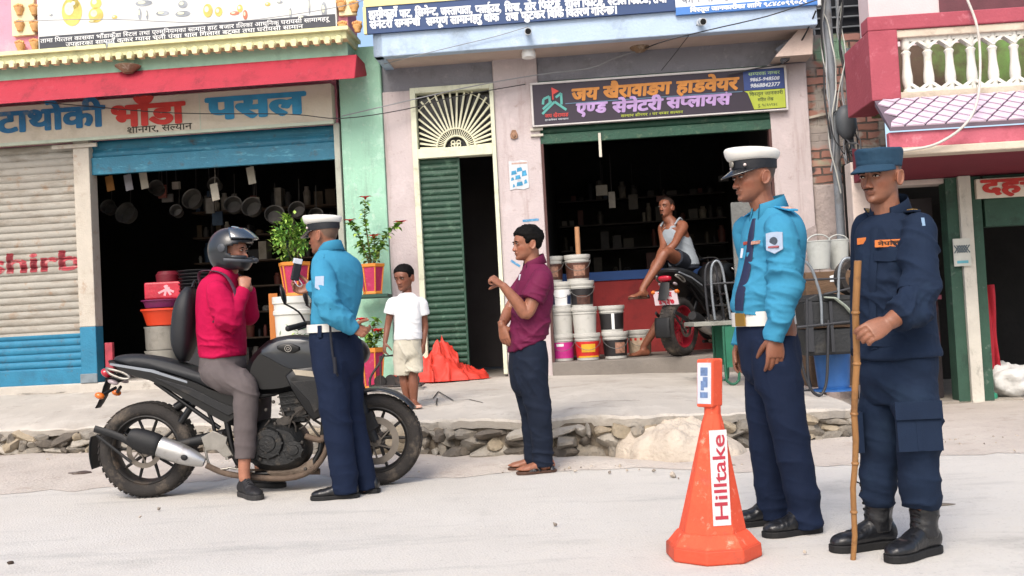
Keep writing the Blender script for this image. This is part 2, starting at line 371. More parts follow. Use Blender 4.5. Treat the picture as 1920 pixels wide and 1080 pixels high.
prop(obj('cement_mound', mb, mat('cement_lump', '#b5aa9c', .97, .12, 5, .9, 30, dirt=[('#92867a', .3, 4)], spec=.1), smooth=180, org=(g.x, g.y, 0)), 'pale lump of hardened cement against the rubble wall behind the orange road marker', 'mound')
# loose bits on the ground
def rubble(px, py, sx, sy, sz, rot, m, name, label, cat, seed=3):
    p = G(px, py); mb = MB(); stone(mb, (0, 0, 0), sx, sz, sy, 0, seed); o = obj(name, mb, m, smooth=35); o.location = (p.x, p.y, sz * .7); o.rotation_euler = (0, 0, rot); prop(o, label, cat)
rubble(148, 892, .075, .045, .022, .15, mat('broken_brick', '#4b3f3a', .9, .2, 9, dirt=[('#8d8780', .4, 12)]), 'broken_brick', 'dark broken brick lying on the dirt left of the motorcycle', 'brick', 5)
rubble(903, 857, .10, .03, .012, -.1, mat('driftwood', '#7d7264', .9, .2, 9), 'wood_scrap', 'flat grey scrap of wood on the dirt by the rubble wall', 'scrap', 8)
rubble(19, 1058, .012, .01, .009, 0, mat('pebble', '#3a2f28', .9), 'pebble', 'tiny dark pebble on the road at the bottom left', 'pebble', 2)
rubble(1762, 948, .06, .012, .006, .05, mat('twig', '#6f675d', .9), 'twig', 'thin dark twig lying on the road beside the boots', 'twig', 4)
mb = MB(); rs = np.random.RandomState(9)
for k in range(420):
    x = rs.uniform(-5.5, 6); y = np.interp(x, ex_, ey_) - abs(rs.normal()) * .45 - .02 if k < 400 else rs.uniform(3.2, 7); s_ = rs.uniform(.004, .013) * (1.6 if k < 60 else 1)
    stone(mb, (x, y, .012 + s_ * .3), s_, s_ * .7, s_ * .8, rs.uniform(0, 3), int(rs.randint(1e6)), int(rs.randint(2)), 6, 4)
prop(obj('gravel', mb, [mat('gravel_grey', '#857d73', .95, .3, 30, 0), mat('gravel_pale', '#a59b8e', .95, .3, 30, 0)], smooth=30), 'loose gravel scattered along the foot of the rubble wall', 'gravel', kind='stuff')
# low weeds at the wall foot
LEAF = [mat('leaf_mid', '#5f8a34', .55, .3, 12, 0, spec=.3), mat('leaf_light', '#9cba58', .55, .25, 12, 0, spec=.3), mat('leaf_dark', '#3d6629', .55, .3, 12, 0, spec=.3)]
def leaf(mb, p, d, up, L, W, m=0, bend=.25):
    d = Vector(d).normalized(); s = d.cross(Vector(up)); s = s.normalized() if s.length > 1e-4 else d.orthogonal().normalized(); n = s.cross(d); p = Vector(p)
    a, b, c = p + d * L * .35 - n * L * bend * .1, p + d * L * .7 - n * L * bend * .4, p + d * L - n * L * bend
    mb.add([p, a - s * W * .5 + n * W * .12, a, a + s * W * .5 + n * W * .12, b - s * W * .38 + n * W * .08, b, b + s * W * .38 + n * W * .08, c], [(0, 2, 1), (0, 3, 2), (1, 2, 5, 4), (2, 3, 6, 5), (4, 5, 7), (5, 6, 7)], m)
def weed(px, py, lab, n=26, L=.06, z=None, Y=None):
    p = G(px, py) if Y is None else Y; rs = np.random.RandomState(int(px)); mb = MB()
    for i in range(n):
        a = rs.uniform(0, 6.28); e = rs.uniform(.3, 1.2); leaf(mb, (rs.uniform(-.03, .03), rs.uniform(-.02, .02), .005), (math.cos(a) * math.cos(e), math.sin(a) * math.cos(e), math.sin(e)), (0, 0, 1), L * rs.uniform(.5, 1.2), .012, int(rs.randint(3)), .4)
    o = obj('weed', mb, LEAF); o.location = p; prop(o, lab, 'plant')
weed(75, 850, 'green weed at the foot of the rubble wall far left', 34, .07); weed(1143, 822, 'small green weed sprouting from the rubble wall behind the man in maroon', 16, .06, Y=P(1143, 824, 7.22))
weed(735, 738, 'small weed on the pavement by the boy in white', 22, .06, Y=pavp(735, 738))
# ================================================================== building A: pink and green shop house at the left
def LB(px, py, y=0.0): return FB.L(px, py, y)
def xB(px, py, y=0.0): return FB.L(px, py, y)[0]
def zB(px, py, y=0.0): return FB.L(px, py, y)[1]
PINK = mat('pink_plaster', '#d98fa0', .85, .06, 3, .25, 50, dirt=[('#b98088', .2, 4), ('#e6b9bf', .25, 1.5)])
GREENP = mat('mint_plaster', '#94bfa8', .85, .06, 3, .3, 45, dirt=[('#84ab98', .3, 2.5), ('#b7d6c6', .25, 6), ('#7d9486', .22, 7, (1, 1, .12)), ('#c9cfc4', .08, 18)])
GREENB = mat('mint_beam', '#94b7a2', .85, .08, 3, .3, 45, dirt=[('#768f80', .3, 3)])
REDC = mat('red_canopy_paint', '#9c2838', .75, .07, 4, .25, 60, dirt=[('#7d1f2c', .35, 3), ('#a04450', .12, 9), ('#5d1b25', .2, 5, (1, 1, .3))])
CREAM = mat('cream_trim', '#d3d2a4', .8, .08, 8, .3, 60, dirt=[('#a8a684', .3, 6)])
OFFW = mat('offwhite_frame', '#b0a99d', .8, .08, 6, .3, 60, dirt=[('#9a8f80', .3, 5), ('#8c6a4e', .18, 6)])
SHUT = mat('shutter_grey', '#98948b', .7, .1, 2, .25, 40, dirt=[('#7f776b', .42, 3, (1, 1, 4)), ('#8a6a4c', .16, 7), ('#6b655c', .2, 9, (.3, 1, 2))], metal=.1)
BLUEP = mat('blue_paint', '#24708f', .6, .14, 5, .25, 50, dirt=[('#22607d', .35, 6), ('#4a4a48', .14, 11)])
BLUES = mat('blue_shutter_paint', '#1f647c', .55, .16, 4, .25, 50, dirt=[('#1e5b72', .4, 3, (1, 1, 3)), ('#3d3a38', .22, 8), ('#5fa0b2', .2, 5, (1, 1, 5))])
DARKIN = mat('dark_interior', '#191715', .9, .3, 3, .2, 20)  # near-black walls: the shade inside the rooms is put into the colour
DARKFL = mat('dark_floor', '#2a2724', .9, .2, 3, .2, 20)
A = thing('shop_building', 'pink and mint green shop house with a red canopy at the left', 'building', FB.o, FB.ang)
zA = zB(80, 722); xL, xR = xB(-520, 450), xB(640, 400)
xp0, xp1 = xB(147, 450), xB(177, 450); xo1 = xB(636, 400)
ztop = zB(300, -160)
zsb = zB(300, 252, -.1); zs1 = (zB(5, 197, -.1) + zB(630, 161, -.1)) / 2; zs0 = (zB(5, 269, -.1) + zB(630, 232, -.1)) / 2
# carcass: rooms behind the openings
mb = MB()
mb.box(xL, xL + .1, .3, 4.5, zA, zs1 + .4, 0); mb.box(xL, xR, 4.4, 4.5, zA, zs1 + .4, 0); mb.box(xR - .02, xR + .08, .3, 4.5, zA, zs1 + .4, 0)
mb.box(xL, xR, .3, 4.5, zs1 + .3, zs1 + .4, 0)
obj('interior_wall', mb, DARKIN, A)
mb = MB(); mb.box(xL, xR + .02, -.06, 4.5, .1, zA - .0, 0); obj('plinth', mb, [CONC], A, bevel=.012)
mb = MB(); mb.box(xL, xR, .05, .3, zs0 - .02, zs1 + .25); mb.box(xL, xR, .0, .3, zs1 + .25, ztop); obj('wall', mb, PINK, A)
xg0, xg1 = xB(643, 300), xB(722, 300)
mb = MB(); mb.box(xg0, xg1, -.03, .6, .2, zB(690, 88), 0); obj('pillar', mb, GREENP, A, bevel=.012)
# red canopy: a sloping concrete hood
yf, yb_ = -.62, -.38
zc0, zc1 = zB(330, 171, yf), zB(330, 127, yb_); xc1 = xB(665, 150, yf); zcb = zB(330, 168, .02)
mb = MB(); mb.add([(xL, yf, zc0), (xc1, yf, zc0), (xc1 - .02, yb_, zc1), (xL, yb_, zc1), (xL, .02, zcb), (xc1, .02, zcb), (xc1 - .02, .02, zc1), (xL, .02, zc1)],
    [(0, 1, 2, 3), (0, 4, 5, 1), (3, 2, 6, 7), (1, 5, 6, 2), (0, 3, 7, 4)]); obj('canopy', mb, REDC, A, bevel=.01)
zg1 = zB(330, 103, -.36)
mb = MB(); mb.box(xL, xB(652, 100, -.36), -.36, .02, zc1 - .002, zg1); obj('beam', mb, GREENB, A)
# scalloped cornice
yc = -.5; zk0, zk1 = zB(330, 101, yc), zB(330, 86, yc); xk1 = xB(650, 80, yc); mb = MB()
mb.box(xL, xk1, yc, .02, zk0 + .03, zk1 + .02); mb.box(xL, xk1 + .03, yc - .05, .02, zk1 + .021, zk1 + .06)
k = 0; x = xL
while x < xk1 - .02:
    mb.lathe([(.045, 0), (.043, .02), (.03, .035)], 12, (x + .05, yc + .02, zk0 + .03), axis=(0, -1, 0)); mb.box(x + .025, x + .075, yc - .02, yc + .05, zk0 - .015, zk0 + .03)
    x += .115
obj('cornice', mb, CREAM, A, smooth=40)
mb = MB()
yp = -.40; zp0, zp1 = zk1 + .06, zB(300, -40, yp)
mb.box(xL, xk1, yp, .0, zp0, zp1); obj('balcony_front', mb, PINK, A)
# cream pilasters with stacked flower-pot reliefs
ORN = mat('ochre_relief', '#c99a62', .7, .15, 20, .2, 60, dirt=[('#b6483d', .25, 18)])
for (pa, pb_, top, bot) in ((22, 64, -60, 66), (636, 668, -60, 28)):
    mb = MB(); xa, xb = xB(pa, 30, yp - .05), xB(pb_, 30, yp - .05); zb_ = zB((pa + pb_) / 2, bot, yp - .05); mb.box(xa, xb, yp - .05, yp - .001, zb_, zp1); obj('pilaster', mb, mat('cream_pilaster', '#dccfa6', .8, .06, 5), A)
for px, py in ((36, 18), (64, 18), (37, 48), (65, 48), (38, 86), (65, 83), (640, 10), (664, 12), (643, 50), (670, 50)):
    x, z = LB(px, py, yp - .06); mb = MB()
    mb.lathe([(.012, -.06), (.03, -.055), (.035, -.03), (.05, .0), (.048, .02), (.02, .03)], 12, (x, yp - .055, z))
    for i in range(5): mb.ell((x + .02 * (i - 2), yp - .075, z + .045 - .006 * abs(i - 2)), (.014, 0, 0), (0, .014, 0), (0, 0, .018), 8, 5)
    obj('flower_relief', mb, ORN, A, smooth=60)
# posts and shutter frame
mb = MB(); zpt = zB(160, 283, -.03); zbl = zB(178, 612, -.03)
mb.box(xp0, xp1, -.05, .12, zA, zbl, 1); mb.box(xp0, xp1, -.05, .12, zbl, zs0, 0); mb.box(xp0 - .005, xp1 + .005, -.07, -.05, zA, zA + .1, 2)
obj('post', mb, [OFFW, BLUEP, mat('foot_plate', '#6f7a80', .8, .2, 9)], A, bevel=.008)
mb = MB(); mb.box(xp0 - .22, xp1 + .1, -.075, -.05, zB(150, 279), zB(150, 272)); obj('bracket', mb, OFFW, A)
mb = MB(); mb.box(xo1 - .005, xo1 + .055, -.06, .12, zA, zs0, 0); obj('door_frame', mb, mat('pillar_frame', '#9fa296', .8, .12, 6, dirt=[('#7a7468', .3, 5)]), A, bevel=.005)
def slats(mb, x0, x1, z0, z1, y, per, amp, mf=lambda z: 0, flat=None, n=8):
    k = int((z1 - z0) / per * n); V = []
    for i in range(k + 1):
        z = z0 + (z1 - z0) * i / k; yy = slat_y(z - z0, y, per, amp) if not (flat and flat[0] < z < flat[1]) else y
        V += [(x0, yy, z), (x1, yy, z)]
    b = len(mb.v); mb.v += V
    for i in range(k): mb.f.append((b + 2 * i, b + 2 * i + 1, b + 2 * i + 3, b + 2 * i + 2)); mb.m.append(mf(z0 + (z1 - z0) * (i + .5) / k))
def slat_y(z, y, per, amp): return y - amp * abs(math.sin(math.pi * z / per)) ** .55
# closed shutter with faded red lettering
z0, z1, per, amp = zA + .02, zs0 - .01, .078, .02; zblue = zB(90, 628); zbar = zB(90, 694)
s = thing('shutter', None, None); s.parent = A; s.pop('label', None)
mb = MB(); slats(mb, xL, xp0, z0, z1, .03, per, amp, lambda z: 1 if z < zblue else 0); mb.box(xL, xp0, -.0, .028, zA, zbar, 1)
slatso = obj('slat_curtain', mb, [SHUT, BLUEP], A, smooth=50)
bpy.data.objects.remove(s)
V, F, wd = text_mesh('ashirb', .03); bm = bmesh.new(); vs = [bm.verts.new(v) for v in V]
for f in F:
    try: bm.faces.new([vs[i] for i in f])
    except ValueError: pass
x0t, zt0 = LB(-62, 517); x1t = xB(150, 480); kx = (x1t - x0t) / wd; kz = .30; sl = -.012
for v in bm.verts: v.co = (x0t + v.co.x * kx, v.co.y * kz, 0)
for i in range(-2, 30): bmesh.ops.bisect_plane(bm, geom=bm.verts[:] + bm.edges[:] + bm.faces[:], plane_co=(0, i * per / 8, 0), plane_no=(0, 1, 0))
zt0 = z0 + round((zt0 - z0) / (per / 8)) * per / 8
for v in bm.verts: z = zt0 + v.co.y; v.co = (v.co.x, slat_y(z - z0, .03, per, amp) - .004, z)
bm.verts.index_update(); mb = MB(); mb.add([tuple(v.co) for v in bm.verts], [tuple(v.index for v in f.verts) for f in bm.faces]); bm.free()
obj('painted_lettering', mb, mat('faded_red_paint', '#a8434c', .8, .2, 9, .0, dirt=[('#b3ada2', .3, 14)]), slatso)
# half-rolled blue shutter
zrb = (zB(180, 326) + zB(630, 300)) / 2
mb = MB(); slats(mb, xp1, xo1, zrb + .17, zs0 + .02, .06, .105, .03); mb.box(xp1, xo1, .0, .05, zrb, zrb + .185); obj('rolled_shutter', mb, BLUES, A, smooth=45, bevel=.004)
# name board
sg = thing('sign_board', 'cream shop sign with blue and red hand-painted letters under the red canopy', 'sign', FB.W((xL + xo1) / 2, -.1, zs0), FB.ang)
ox = (xL + xo1) / 2
mb = MB(); mb.box(xL - ox, xo1 + .01 - ox, -.03, .12, 0, zs1 - zs0); obj('board', mb, mat('sign_cream', '#b9b2a1', .8, .07, 2, .2, 40, dirt=[('#a39a88', .3, 2), ('#b9b29c', .4, 5)]), sg, bevel=.006)
mb = MB(); mb.box(xL - ox, xo1 + .02 - ox, -.045, -.03, -.02, .012); mb.box(xB(382, 200) - ox, xB(384, 200) - ox, -.0325, -.03, .012, zs1 - zs0 - .01); obj('edge_strip', mb, mat('sign_edge', '#a9b3a2', .8), sg)
def signtext(s, pxa, pya, pxb, h, m, name, bold=.035, yy=-.135, root=sg, z_=zs0):
    x0, z0 = LB(pxa, pya, yy); x1 = LB(pxb, pya, yy)[0]; mb = MB(); text(mb, s, x0 - ox, z0 - z_, x1 - ox, h, -.034, bold); return obj(name, mb, m, root)
LBLUE = mat('sign_blue', '#22638c', .7, .25, 6, 0, dirt=[('#7d8078', .22, 7)]); LRED = mat('sign_red', '#b3352f', .7, .15, 8, 0)
signtext('टाथोकी', -4, 249, 195, .335, LBLUE, 'lettering', .045); signtext('भाँडा', 209, 238, 345, .335, LRED, 'lettering', .05); signtext('पसल', 390, 224, 570, .345, mat('sign_blue2', '#2b7fa6', .7, .2, 6, 0), 'lettering', .055)
signtext('श~ीनगर, सल्यान', 238, 250, 360, .10, mat('sign_black', '#3a372f', .8), 'lettering', .01)
# big picture board above, with utensils and a dark strip of small print
ub = thing('picture_board', 'white advertising board with pictures of kitchen utensils over a dark strip of small print', 'sign', FB.W(xB(350, 30, yp - .06), yp - .06, zB(350, 62, yp - .06)), FB.ang)
bx0, bx1 = xB(71, 60, yp - .08), xB(632, 45, yp - .08); bz0 = (zB(71, 77, yp - .08) + zB(632, 72 - 0, yp - .08)) / 2; bz0 = zB(350, 75, yp - .08); bzm = zB(350, 48, yp - .08); bz1 = zB(350, -60, yp - .08); ub.location = FB.W((bx0 + bx1) / 2, yp, bz0); hx = (bx1 - bx0) / 2
mb = MB(); mb.box(-hx, hx, -.08, -.001, 0, bz1 - bz0); obj('board', mb, mat('board_white', '#c6c8c5', .5, .03, 2, 0), ub, bevel=.006)
mb = MB(); mb.box(-hx + .015, hx - .015, -.086, -.08, .012, bzm - bz0); obj('print_strip', mb, mat('strip_dark', '#3e4047', .6, .08, 3, 0), ub)
mb = MB(); hh = (bzm - bz0)
text(mb, 'तामा पित्तल कासका भाँडाकुँडा स्टिल तथा एल्मुनियमका सामान हाट बजार र्‍ालिका आधुनिक घरायसी सामानहरू'.replace('र्‍', ''), -hx + .03, hh * .56, hx - .08, .062, -.089, .012); text(mb, 'उपहारका सामान कुकर ग्यास चुलो पंखा थाल गिलास बटुका तथा घरायसी सामान', -hx + .3, hh * .18, hx - .35, .062, -.089, .012)
obj('small_print', mb, mat('print_white', '#d5d6d6', .6, bump=0), ub)
BR, ST, RD = mat('brass_print', '#c7b25c', .5, .3, 9, 0), mat('steel_print', '#8b9096', .5, .4, 9, 0), mat('red_print', '#b76a50', .5, .3, 9, 0)
rs = np.random.RandomState(5); pic = MB()
def disc(mb, x, z, a, b, m, t=0, n=20, y=-.0835, s=0): mb.add([(x + a * math.cos(q), y - s, z + b * math.sin(q)) for q in [2 * math.pi * i / n for i in range(n)]], [tuple(range(n))], m)
uy = yp - .08
def up(px, py): x, z = LB(px, py, uy); return x - (bx0 + bx1) / 2, z - bz0
for px, py, a, b, m in ((135, 22, .11, .15, 0), (180, 28, .08, .08, 0), (180, 6, .06, .06, 0), (215, 32, .03, .02, 0), (270, 6, .09, .03, 1), (262, 26, .02, .06, 1), (276, 28, .012, .05, 1), (305, 25, .07, .025, 1), (343, 26, .08, .03, 1), (343, 8, .05, .04, 1), (390, 20, .05, .07, 0), (410, 22, .04, .05, 0), (450, 16, .03, .04, 0), (460, 28, .025, .05, 2), (440, 25, .05, .02, 2), (502, 8, .03, .02, 0), (545, 26, .015, .06, 1), (567, 32, .06, .02, 1), (580, 12, .01, .09, 1), (608, 20, .03, .09, 1), (96, 28, .02, .012, 1), (525, 4, .03, .015, 1), (600, 36, .03, .012, 2), (140, 8, .05, .05, 0), (175, 40, .05, .012, 0)):
    x, z = up(px, py); disc(pic, x, z, a, b, m, s=.0004)
    disc(pic, x - a * .25, z + b * .2, a * .45, b * .45, 3, s=.003); obj('utensil_picture', pic, [BR, ST, RD, mat('print_pale', '#cfcfb4', .5, .2, 12, 0)], ub); pic = MB()
# ================================================================== building B: lilac shop house with the hardware shop
LILAC = mat('lilac_plaster', '#b4a9a9', .88, .05, 2.5, .3, 45, dirt=[('#a89a99', .28, 2.2), ('#c5b8b8', .25, 5), ('#8f7f78', .14, 9), ('#9a8a86', .25, 8, (1, 1, .1))])
GREYB = mat('grey_beam', '#7f7f86', .88, .07, 3, .3, 45, dirt=[('#6b6b70', .3, 4), ('#98979b', .15, 12)])
SKYB = mat('pale_blue_fascia', '#a5b8cd', .85, .05, 2, .25, 45, dirt=[('#7f8b98', .3, 2.2), ('#bcc9d8', .25, 6)])
SOFF = mat('beige_soffit', '#b8a69c', .9, .08, 4, .3, 45)
GREENS = mat('green_shutter_paint', '#1f4636', .6, .16, 4, .3, 40, dirt=[('#1d3f30', .35, 5, (1, 1, 3)), ('#6a7a60', .16, 9), ('#243028', .2, 14)])
GREEND = mat('green_door_paint', '#1f4031', .55, .15, 4, .25, 40, dirt=[('#16301f', .35, 4, (1, 1, 3)), ('#52705c', .2, 9)])
CRFR = mat('cream_frame', '#c9cbb4', .75, .08, 6, .2, 60, dirt=[('#9c9c86', .25, 7)])
B = thing('shop_building', 'lilac plastered shop house with pale blue balcony fascia and a sunburst transom', 'building', FB.o, FB.ang)
zf = 0.44
w0, w1 = xg1 + .002, xB(782, 400)           # plaster strip right of the green pillar
d0, d1 = xB(788, 400), xB(935, 400)         # doorway
p0, p1 = xB(937, 400), xB(1021, 400)        # pillar
s0, s1 = xB(1021, 400), xB(1451, 330)       # hardware shop opening
q0, q1 = s1, xB(1524, 330)                  # right pillar
zbb = zB(830, 165); zbt = zB(830, 118); zpt = zB(960, 92)
yf = -.5
zs_ = (zB(750, 98, yf) + zB(1500, 50, yf)) / 2; zft = zB(1100, 40, yf); xf0, xf1 = xB(700, 95, yf), xB(1533, 40, yf)
zB_top = zB(1000, -170)
for a_, b_, c_, d_ in ((w0, w1, .25, zbb), (p0, p1, .25, zpt + .05), (q0, q1, .1, zbb)): mb = MB(); mb.box(a_, b_, 0, .25, c_, d_); obj('wall', mb, LILAC, B, bevel=.01)
mb = MB(); zst = zB(1490, 445); mb.prism([(q0 + .001, .1), (q1 + .002, .1), (q1 + .002, zst + .12), (q0 + (q1 - q0) * .7, zst + .06), (q0 + (q1 - q0) * .45, zst - .02), (q0 + .001, zst - .16)], .004, lambda a, b, c: (a, -.0005 - c, b)); obj('cement_patch', mb, mat('soot_plaster', '#8f8583', .9, .12, 3, .4, 35, dirt=[('#6f6868', .4, 2.5), ('#b3a6a5', .25, 5)]), B)
mb = MB(); mb.box(w0, p0 - .001, .04, .25, zbb + .002, zs_ + .05); mb.box(p1 + .001, q1 + .0, .04, .25, zbb + .002, zs_ + .05); obj('beam', mb, GREYB, B, bevel=.006)
mb = MB(); mb.box(xf0 + .03, xf1 - .03, yf + .03, .4, zs_, zs_ + .02); obj('soffit', mb, SOFF, B)
mb = MB(); mb.box(xf0, xf1, yf, yf + .12, zs_ - .012, zB_top); mb.box(xf0, xf0 + .1, yf, .4, zs_ - .012, zB_top); obj('fascia', mb, SKYB, B, bevel=.01)
# brace at right end of soffit: sloping lilac bracket with dark box
mb = MB(); xbr = xB(1500, 150); mb.prism([(q0 + .02, zbb), (q1, zbb), (q1 + .02, zs_ - .002), (q1 - .12, zs_ - .002)], .3, lambda a, b, c: (a, -.02 - c, b)); obj('bracket', mb, SOFF, B)
# rooms
mb = MB(); D = 4.2
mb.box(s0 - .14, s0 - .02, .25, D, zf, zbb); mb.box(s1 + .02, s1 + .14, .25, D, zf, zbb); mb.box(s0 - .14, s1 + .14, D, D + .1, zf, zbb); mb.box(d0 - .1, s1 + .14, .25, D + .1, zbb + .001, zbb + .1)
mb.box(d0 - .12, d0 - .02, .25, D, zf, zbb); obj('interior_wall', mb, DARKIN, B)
mb = MB(); mb.box(d1 + .01, d1 + .04, .27, D, zf, zbb); mb.box(d0 - .02, d1 + .0, 1.6, 1.7, zf, zbb); obj('hall_wall', mb, mat('hall_wall_grey', '#3c3839', .9, .15, 3), B)
mb = MB(); mb.box(s0 - .0, s1 + .0, -.06, D, .1, zf + .095, 0); mb.box(w0, d1 + .1, .0, D, .1, zf - .02, 0); obj('floor', mb, mat('shop_floor', '#77716a', .9, .15, 3, .3, 40), B, bevel=.01)
# doorway: frame, transom grille, half-open corrugated leaf
ztr0, ztr1 = zB(855, 294), zB(855, 276); zdt = zB(855, 171)
mb = MB(); mb.box(d0 - .045, d0 + .012, -.03, .1, zf, zdt + .06); mb.box(d1 - .03, d1 + .012, -.03, .1, zf, zdt + .06); mb.box(d0 + .012, d1 - .03, -.03, .1, ztr0, ztr1); mb.box(d0 + .012, d1 - .03, -.03, .1, zdt, zdt + .06)
obj('door_frame', mb, CRFR, B, bevel=.005)
xl1 = xB(868, 500, .05); mb = MB(); slats(mb, d0 + .012, xl1, zf + .12, ztr0, .05, .066, .022); mb.box(xl1 - .0, xl1 + .02, .03, .09, zf, ztr0); mb.box(d0 + .012, xl1, .02, .05, zf, zf + .12); obj('door_leaf', mb, GREEND, B, smooth=50)
mb = MB(); cx, cz = (d0 + d1) / 2 - .005, ztr1; rr = .20; wd2 = (d1 - d0) / 2 - .03; hh = zdt - ztr1
for i in range(24):
    a = R(3) + R(174) * i / 23; c, s = math.cos(a), math.sin(a); ro = min(wd2 / max(abs(c), 1e-3), hh / max(s, 1e-3), .62)
    mb.obox((cx + c * (rr + ro) / 2, .05, cz + s * (rr + ro) / 2), (c * (ro - rr) / 2, 0, s * (ro - rr) / 2), (0, .012, 0), (-s * .0095, 0, c * .0095))
for r_ in (.125, .205):
    arc = [(cx + math.cos(a) * r_, .05, cz + .004 + math.sin(a) * r_) for a in np.linspace(0, math.pi, 26)]; mb.tube(arc, .011, 6)
for r_ in (.615,):
    arc = [(cx + math.cos(a) * r_ * .86, .055, cz + .004 + math.sin(a) * r_ * .97) for a in np.linspace(.15, math.pi - .15, 26)]; mb.tube(arc, .004, 5)
for a in np.linspace(.1, math.pi - .1, 26): mb.obox((cx + math.cos(a) * .165, .05, cz + math.sin(a) * .165), (math.cos(a) * .035, 0, math.sin(a) * .035), (0, .006, 0), (-math.sin(a) * .004, 0, math.cos(a) * .004))
for dx, dz in ((-.03, .06), (.03, .06), (0, .03), (-.03, .03), (.03, .03)):
    mb.tube([(cx + dx + math.cos(a) * .02, .05, cz + dz + math.sin(a) * .02) for a in np.linspace(0, 6.28, 13)[:-1]], .006, 5, close=True)
obj('sunburst_grille', mb, mat('grille_paint', '#cfcdb2', .6, .1, 12), B)
mb = MB(); mb.box(d0, d1, .12, .13, ztr1, zdt); obj('transom_glass', mb, mat('transom_glass', '#11100f', .25, bump=0, spec=.4), B)
# hardware shop: half-rolled green shutter, frame strip
zgs = (zB(1020, 271) + zB(1445, 241)) / 2; zgt = (zB(1000, 236, -.05) + zB(1470, 204, -.05)) / 2
mb = MB(); slats(mb, s0, s1, zgs + .1, zbb, .05, .085, .025); mb.box(s0, s1, .0, .06, zgs, zgs + .1); obj('rolled_shutter', mb, GREENS, B, smooth=45, bevel=.003)
mb = MB()
for z in (zB(1010, 243), zB(1010, 254)): mb.box(s0 - .1, s0 + .03, -.03, -.001, z - .012, z + .012); obj('bolt', mb, mat('latch_white', '#b8b3a6', .6, .1), B); mb = MB()
mb.box(xB(1122, 262, -.03), xB(1127, 262, -.03), -.03, -.004, zB(1124, 295), zB(1124, 250)); obj('latch', mb, mat('latch_white', '#b8b3a6', .6, .1), B)
for a_ in (s0, s1 - .025): mb = MB(); mb.box(a_, a_ + .025, -.006, .1, zf + .03, zgs); obj('shutter_guide', mb, mat('guide_dark', '#4a2f2c', .7, .2), B)
# blue paint swipes on the pillar
def swipe(name, pts, wd, m, y=-.004):
    mb = MB(); q = [FB.L(*p) for p in pts]
    for (a, b), (c, d) in zip(q[:-1], q[1:]):
        L = math.hypot(c - a, d - b); nx, nz = -(d - b) / L * wd, (c - a) / L * wd; mb.add([(a - nx, y, b - nz), (c - nx, y, d - nz), (c + nx * .7, y, d + nz * .7), (a + nx * .7, y, b + nz * .7)], [(0, 1, 2, 3)])
    return obj(name, mb, m, B)
SW = mat('blue_swipe', '#4a86ad', .8, .2, 30, 0, dirt=[('#c2b3b4', .3, 40)])
swipe('paint_swipe', [(980, 414), (1010, 411)], .014, SW); swipe('paint_swipe', [(958, 488), (975, 499)], .014, SW); swipe('paint_swipe', [(1006, 432), (1012, 429)], .03, SW); swipe('paint_swipe', [(1010, 492), (1016, 490)], .03, SW)
# torn poster and small plaque on the pillar
po = thing('poster', 'torn blue and white paper poster pasted on the lilac pillar', 'poster', FB.W(xB(973, 328), -.004, zB(973, 328)), FB.ang)
mb = MB(); a, b = .10, .155; mb.prism([(-a, -b), (-a * .5, -b * .93), (a * .4, -b), (a, -b * .9), (a * .95, b * .9), (a * .3, b), (-a * .3, b * .92), (-a, b * .95)], .003, lambda x, z, c: (x, -c, z)); obj('paper', mb, mat('poster_paper', '#bdc0c4', .8, .08, 20, 0, dirt=[('#9a9aa0', .3, 12)]), po)
mb = MB()
for i, (x0, z0, x1, z1) in enumerate(((-.08, .0, -.02, .05), (-.02, .03, .04, .08), (.03, -.02, .085, .045), (-.085, -.06, -.05, -.02), (-.03, -.12, .04, -.07), (.05, -.1, .085, -.05), (-.04, -.05, .02, .0), (-.07, -.13, -.045, -.09))): mb.add([(x0, -.0045 - .0002 * i, z0), (x1, -.0045 - .0002 * i, z0 + .01), (x1 - .01, -.0045 - .0002 * i, z1), (x0 + .005, -.0045 - .0002 * i, z1 - .008)], [(0, 1, 2, 3)])
obj('printed_picture', mb, mat('poster_blue', '#3f87ab', .8, .4, 25, 0), po)
mb = MB(); mb.box(-.07, .09, -.0045, -.004, .112, .13); obj('printed_heading', mb, mat('poster_head', '#a98f84', .8, .3, 30, 0), po)
mb = MB(); mb.prism([(-.02, .05), (.02, .05), (.04, .0), (.036, -.035), (0, -.05), (-.036, -.035), (-.04, 0)], .02, lambda x, z, c: (x, -c, z)); mb.ell((0, -.02, -.005), (.02, 0, 0), (0, .014, 0), (0, 0, .03), 10, 6)
o = obj('wall_ornament', mb, mat('clay_ornament', '#8c6d58', .85, .25, 20), smooth=40, bevel=.005); o.location = FB.W(xB(964, 253), -.001, zB(964, 253)); o.rotation_euler = (0, 0, FB.ang); prop(o, 'small brown clay ornament fixed on the lilac pillar above the poster', 'ornament')
# ------------------------------------------------------------------ hardware shop sign
ys = -.06; hz0 = zgt; hz1 = (zB(1000, 160, ys) + zB(1470, 126, ys)) / 2; hx0, hx1 = xB(1000, 198, ys), xB(1472, 165, ys); hc = (hx0 + hx1) / 2; H = hz1 - hz0; W2 = (hx1 - hx0) / 2
hs = thing('sign_board', 'dark purple hardware shop sign with orange and violet lettering and a house logo', 'sign', FB.W(hc, ys, hz0), FB.ang)
mb = MB(); mb.box(-W2, W2, 0, .05, 0, H); obj('board', mb, mat('sign_purple', '#241a2a', .5, .12, 3, 0, dirt=[('#2e2236', .3, 3)]), hs)
mb = MB(); t = .022
mb.box(-W2 - t, W2 + t, -.012, .05, H, H + t); mb.box(-W2 - t, W2 + t, -.012, .05, -t * .7, 0); mb.box(-W2 - t, -W2, -.012, .05, 0, H); mb.box(W2, W2 + t, -.012, .05, 0, H); obj('frame', mb, mat('sign_frame_white', '#b9b5b3', .5, .1), hs, bevel=.004)
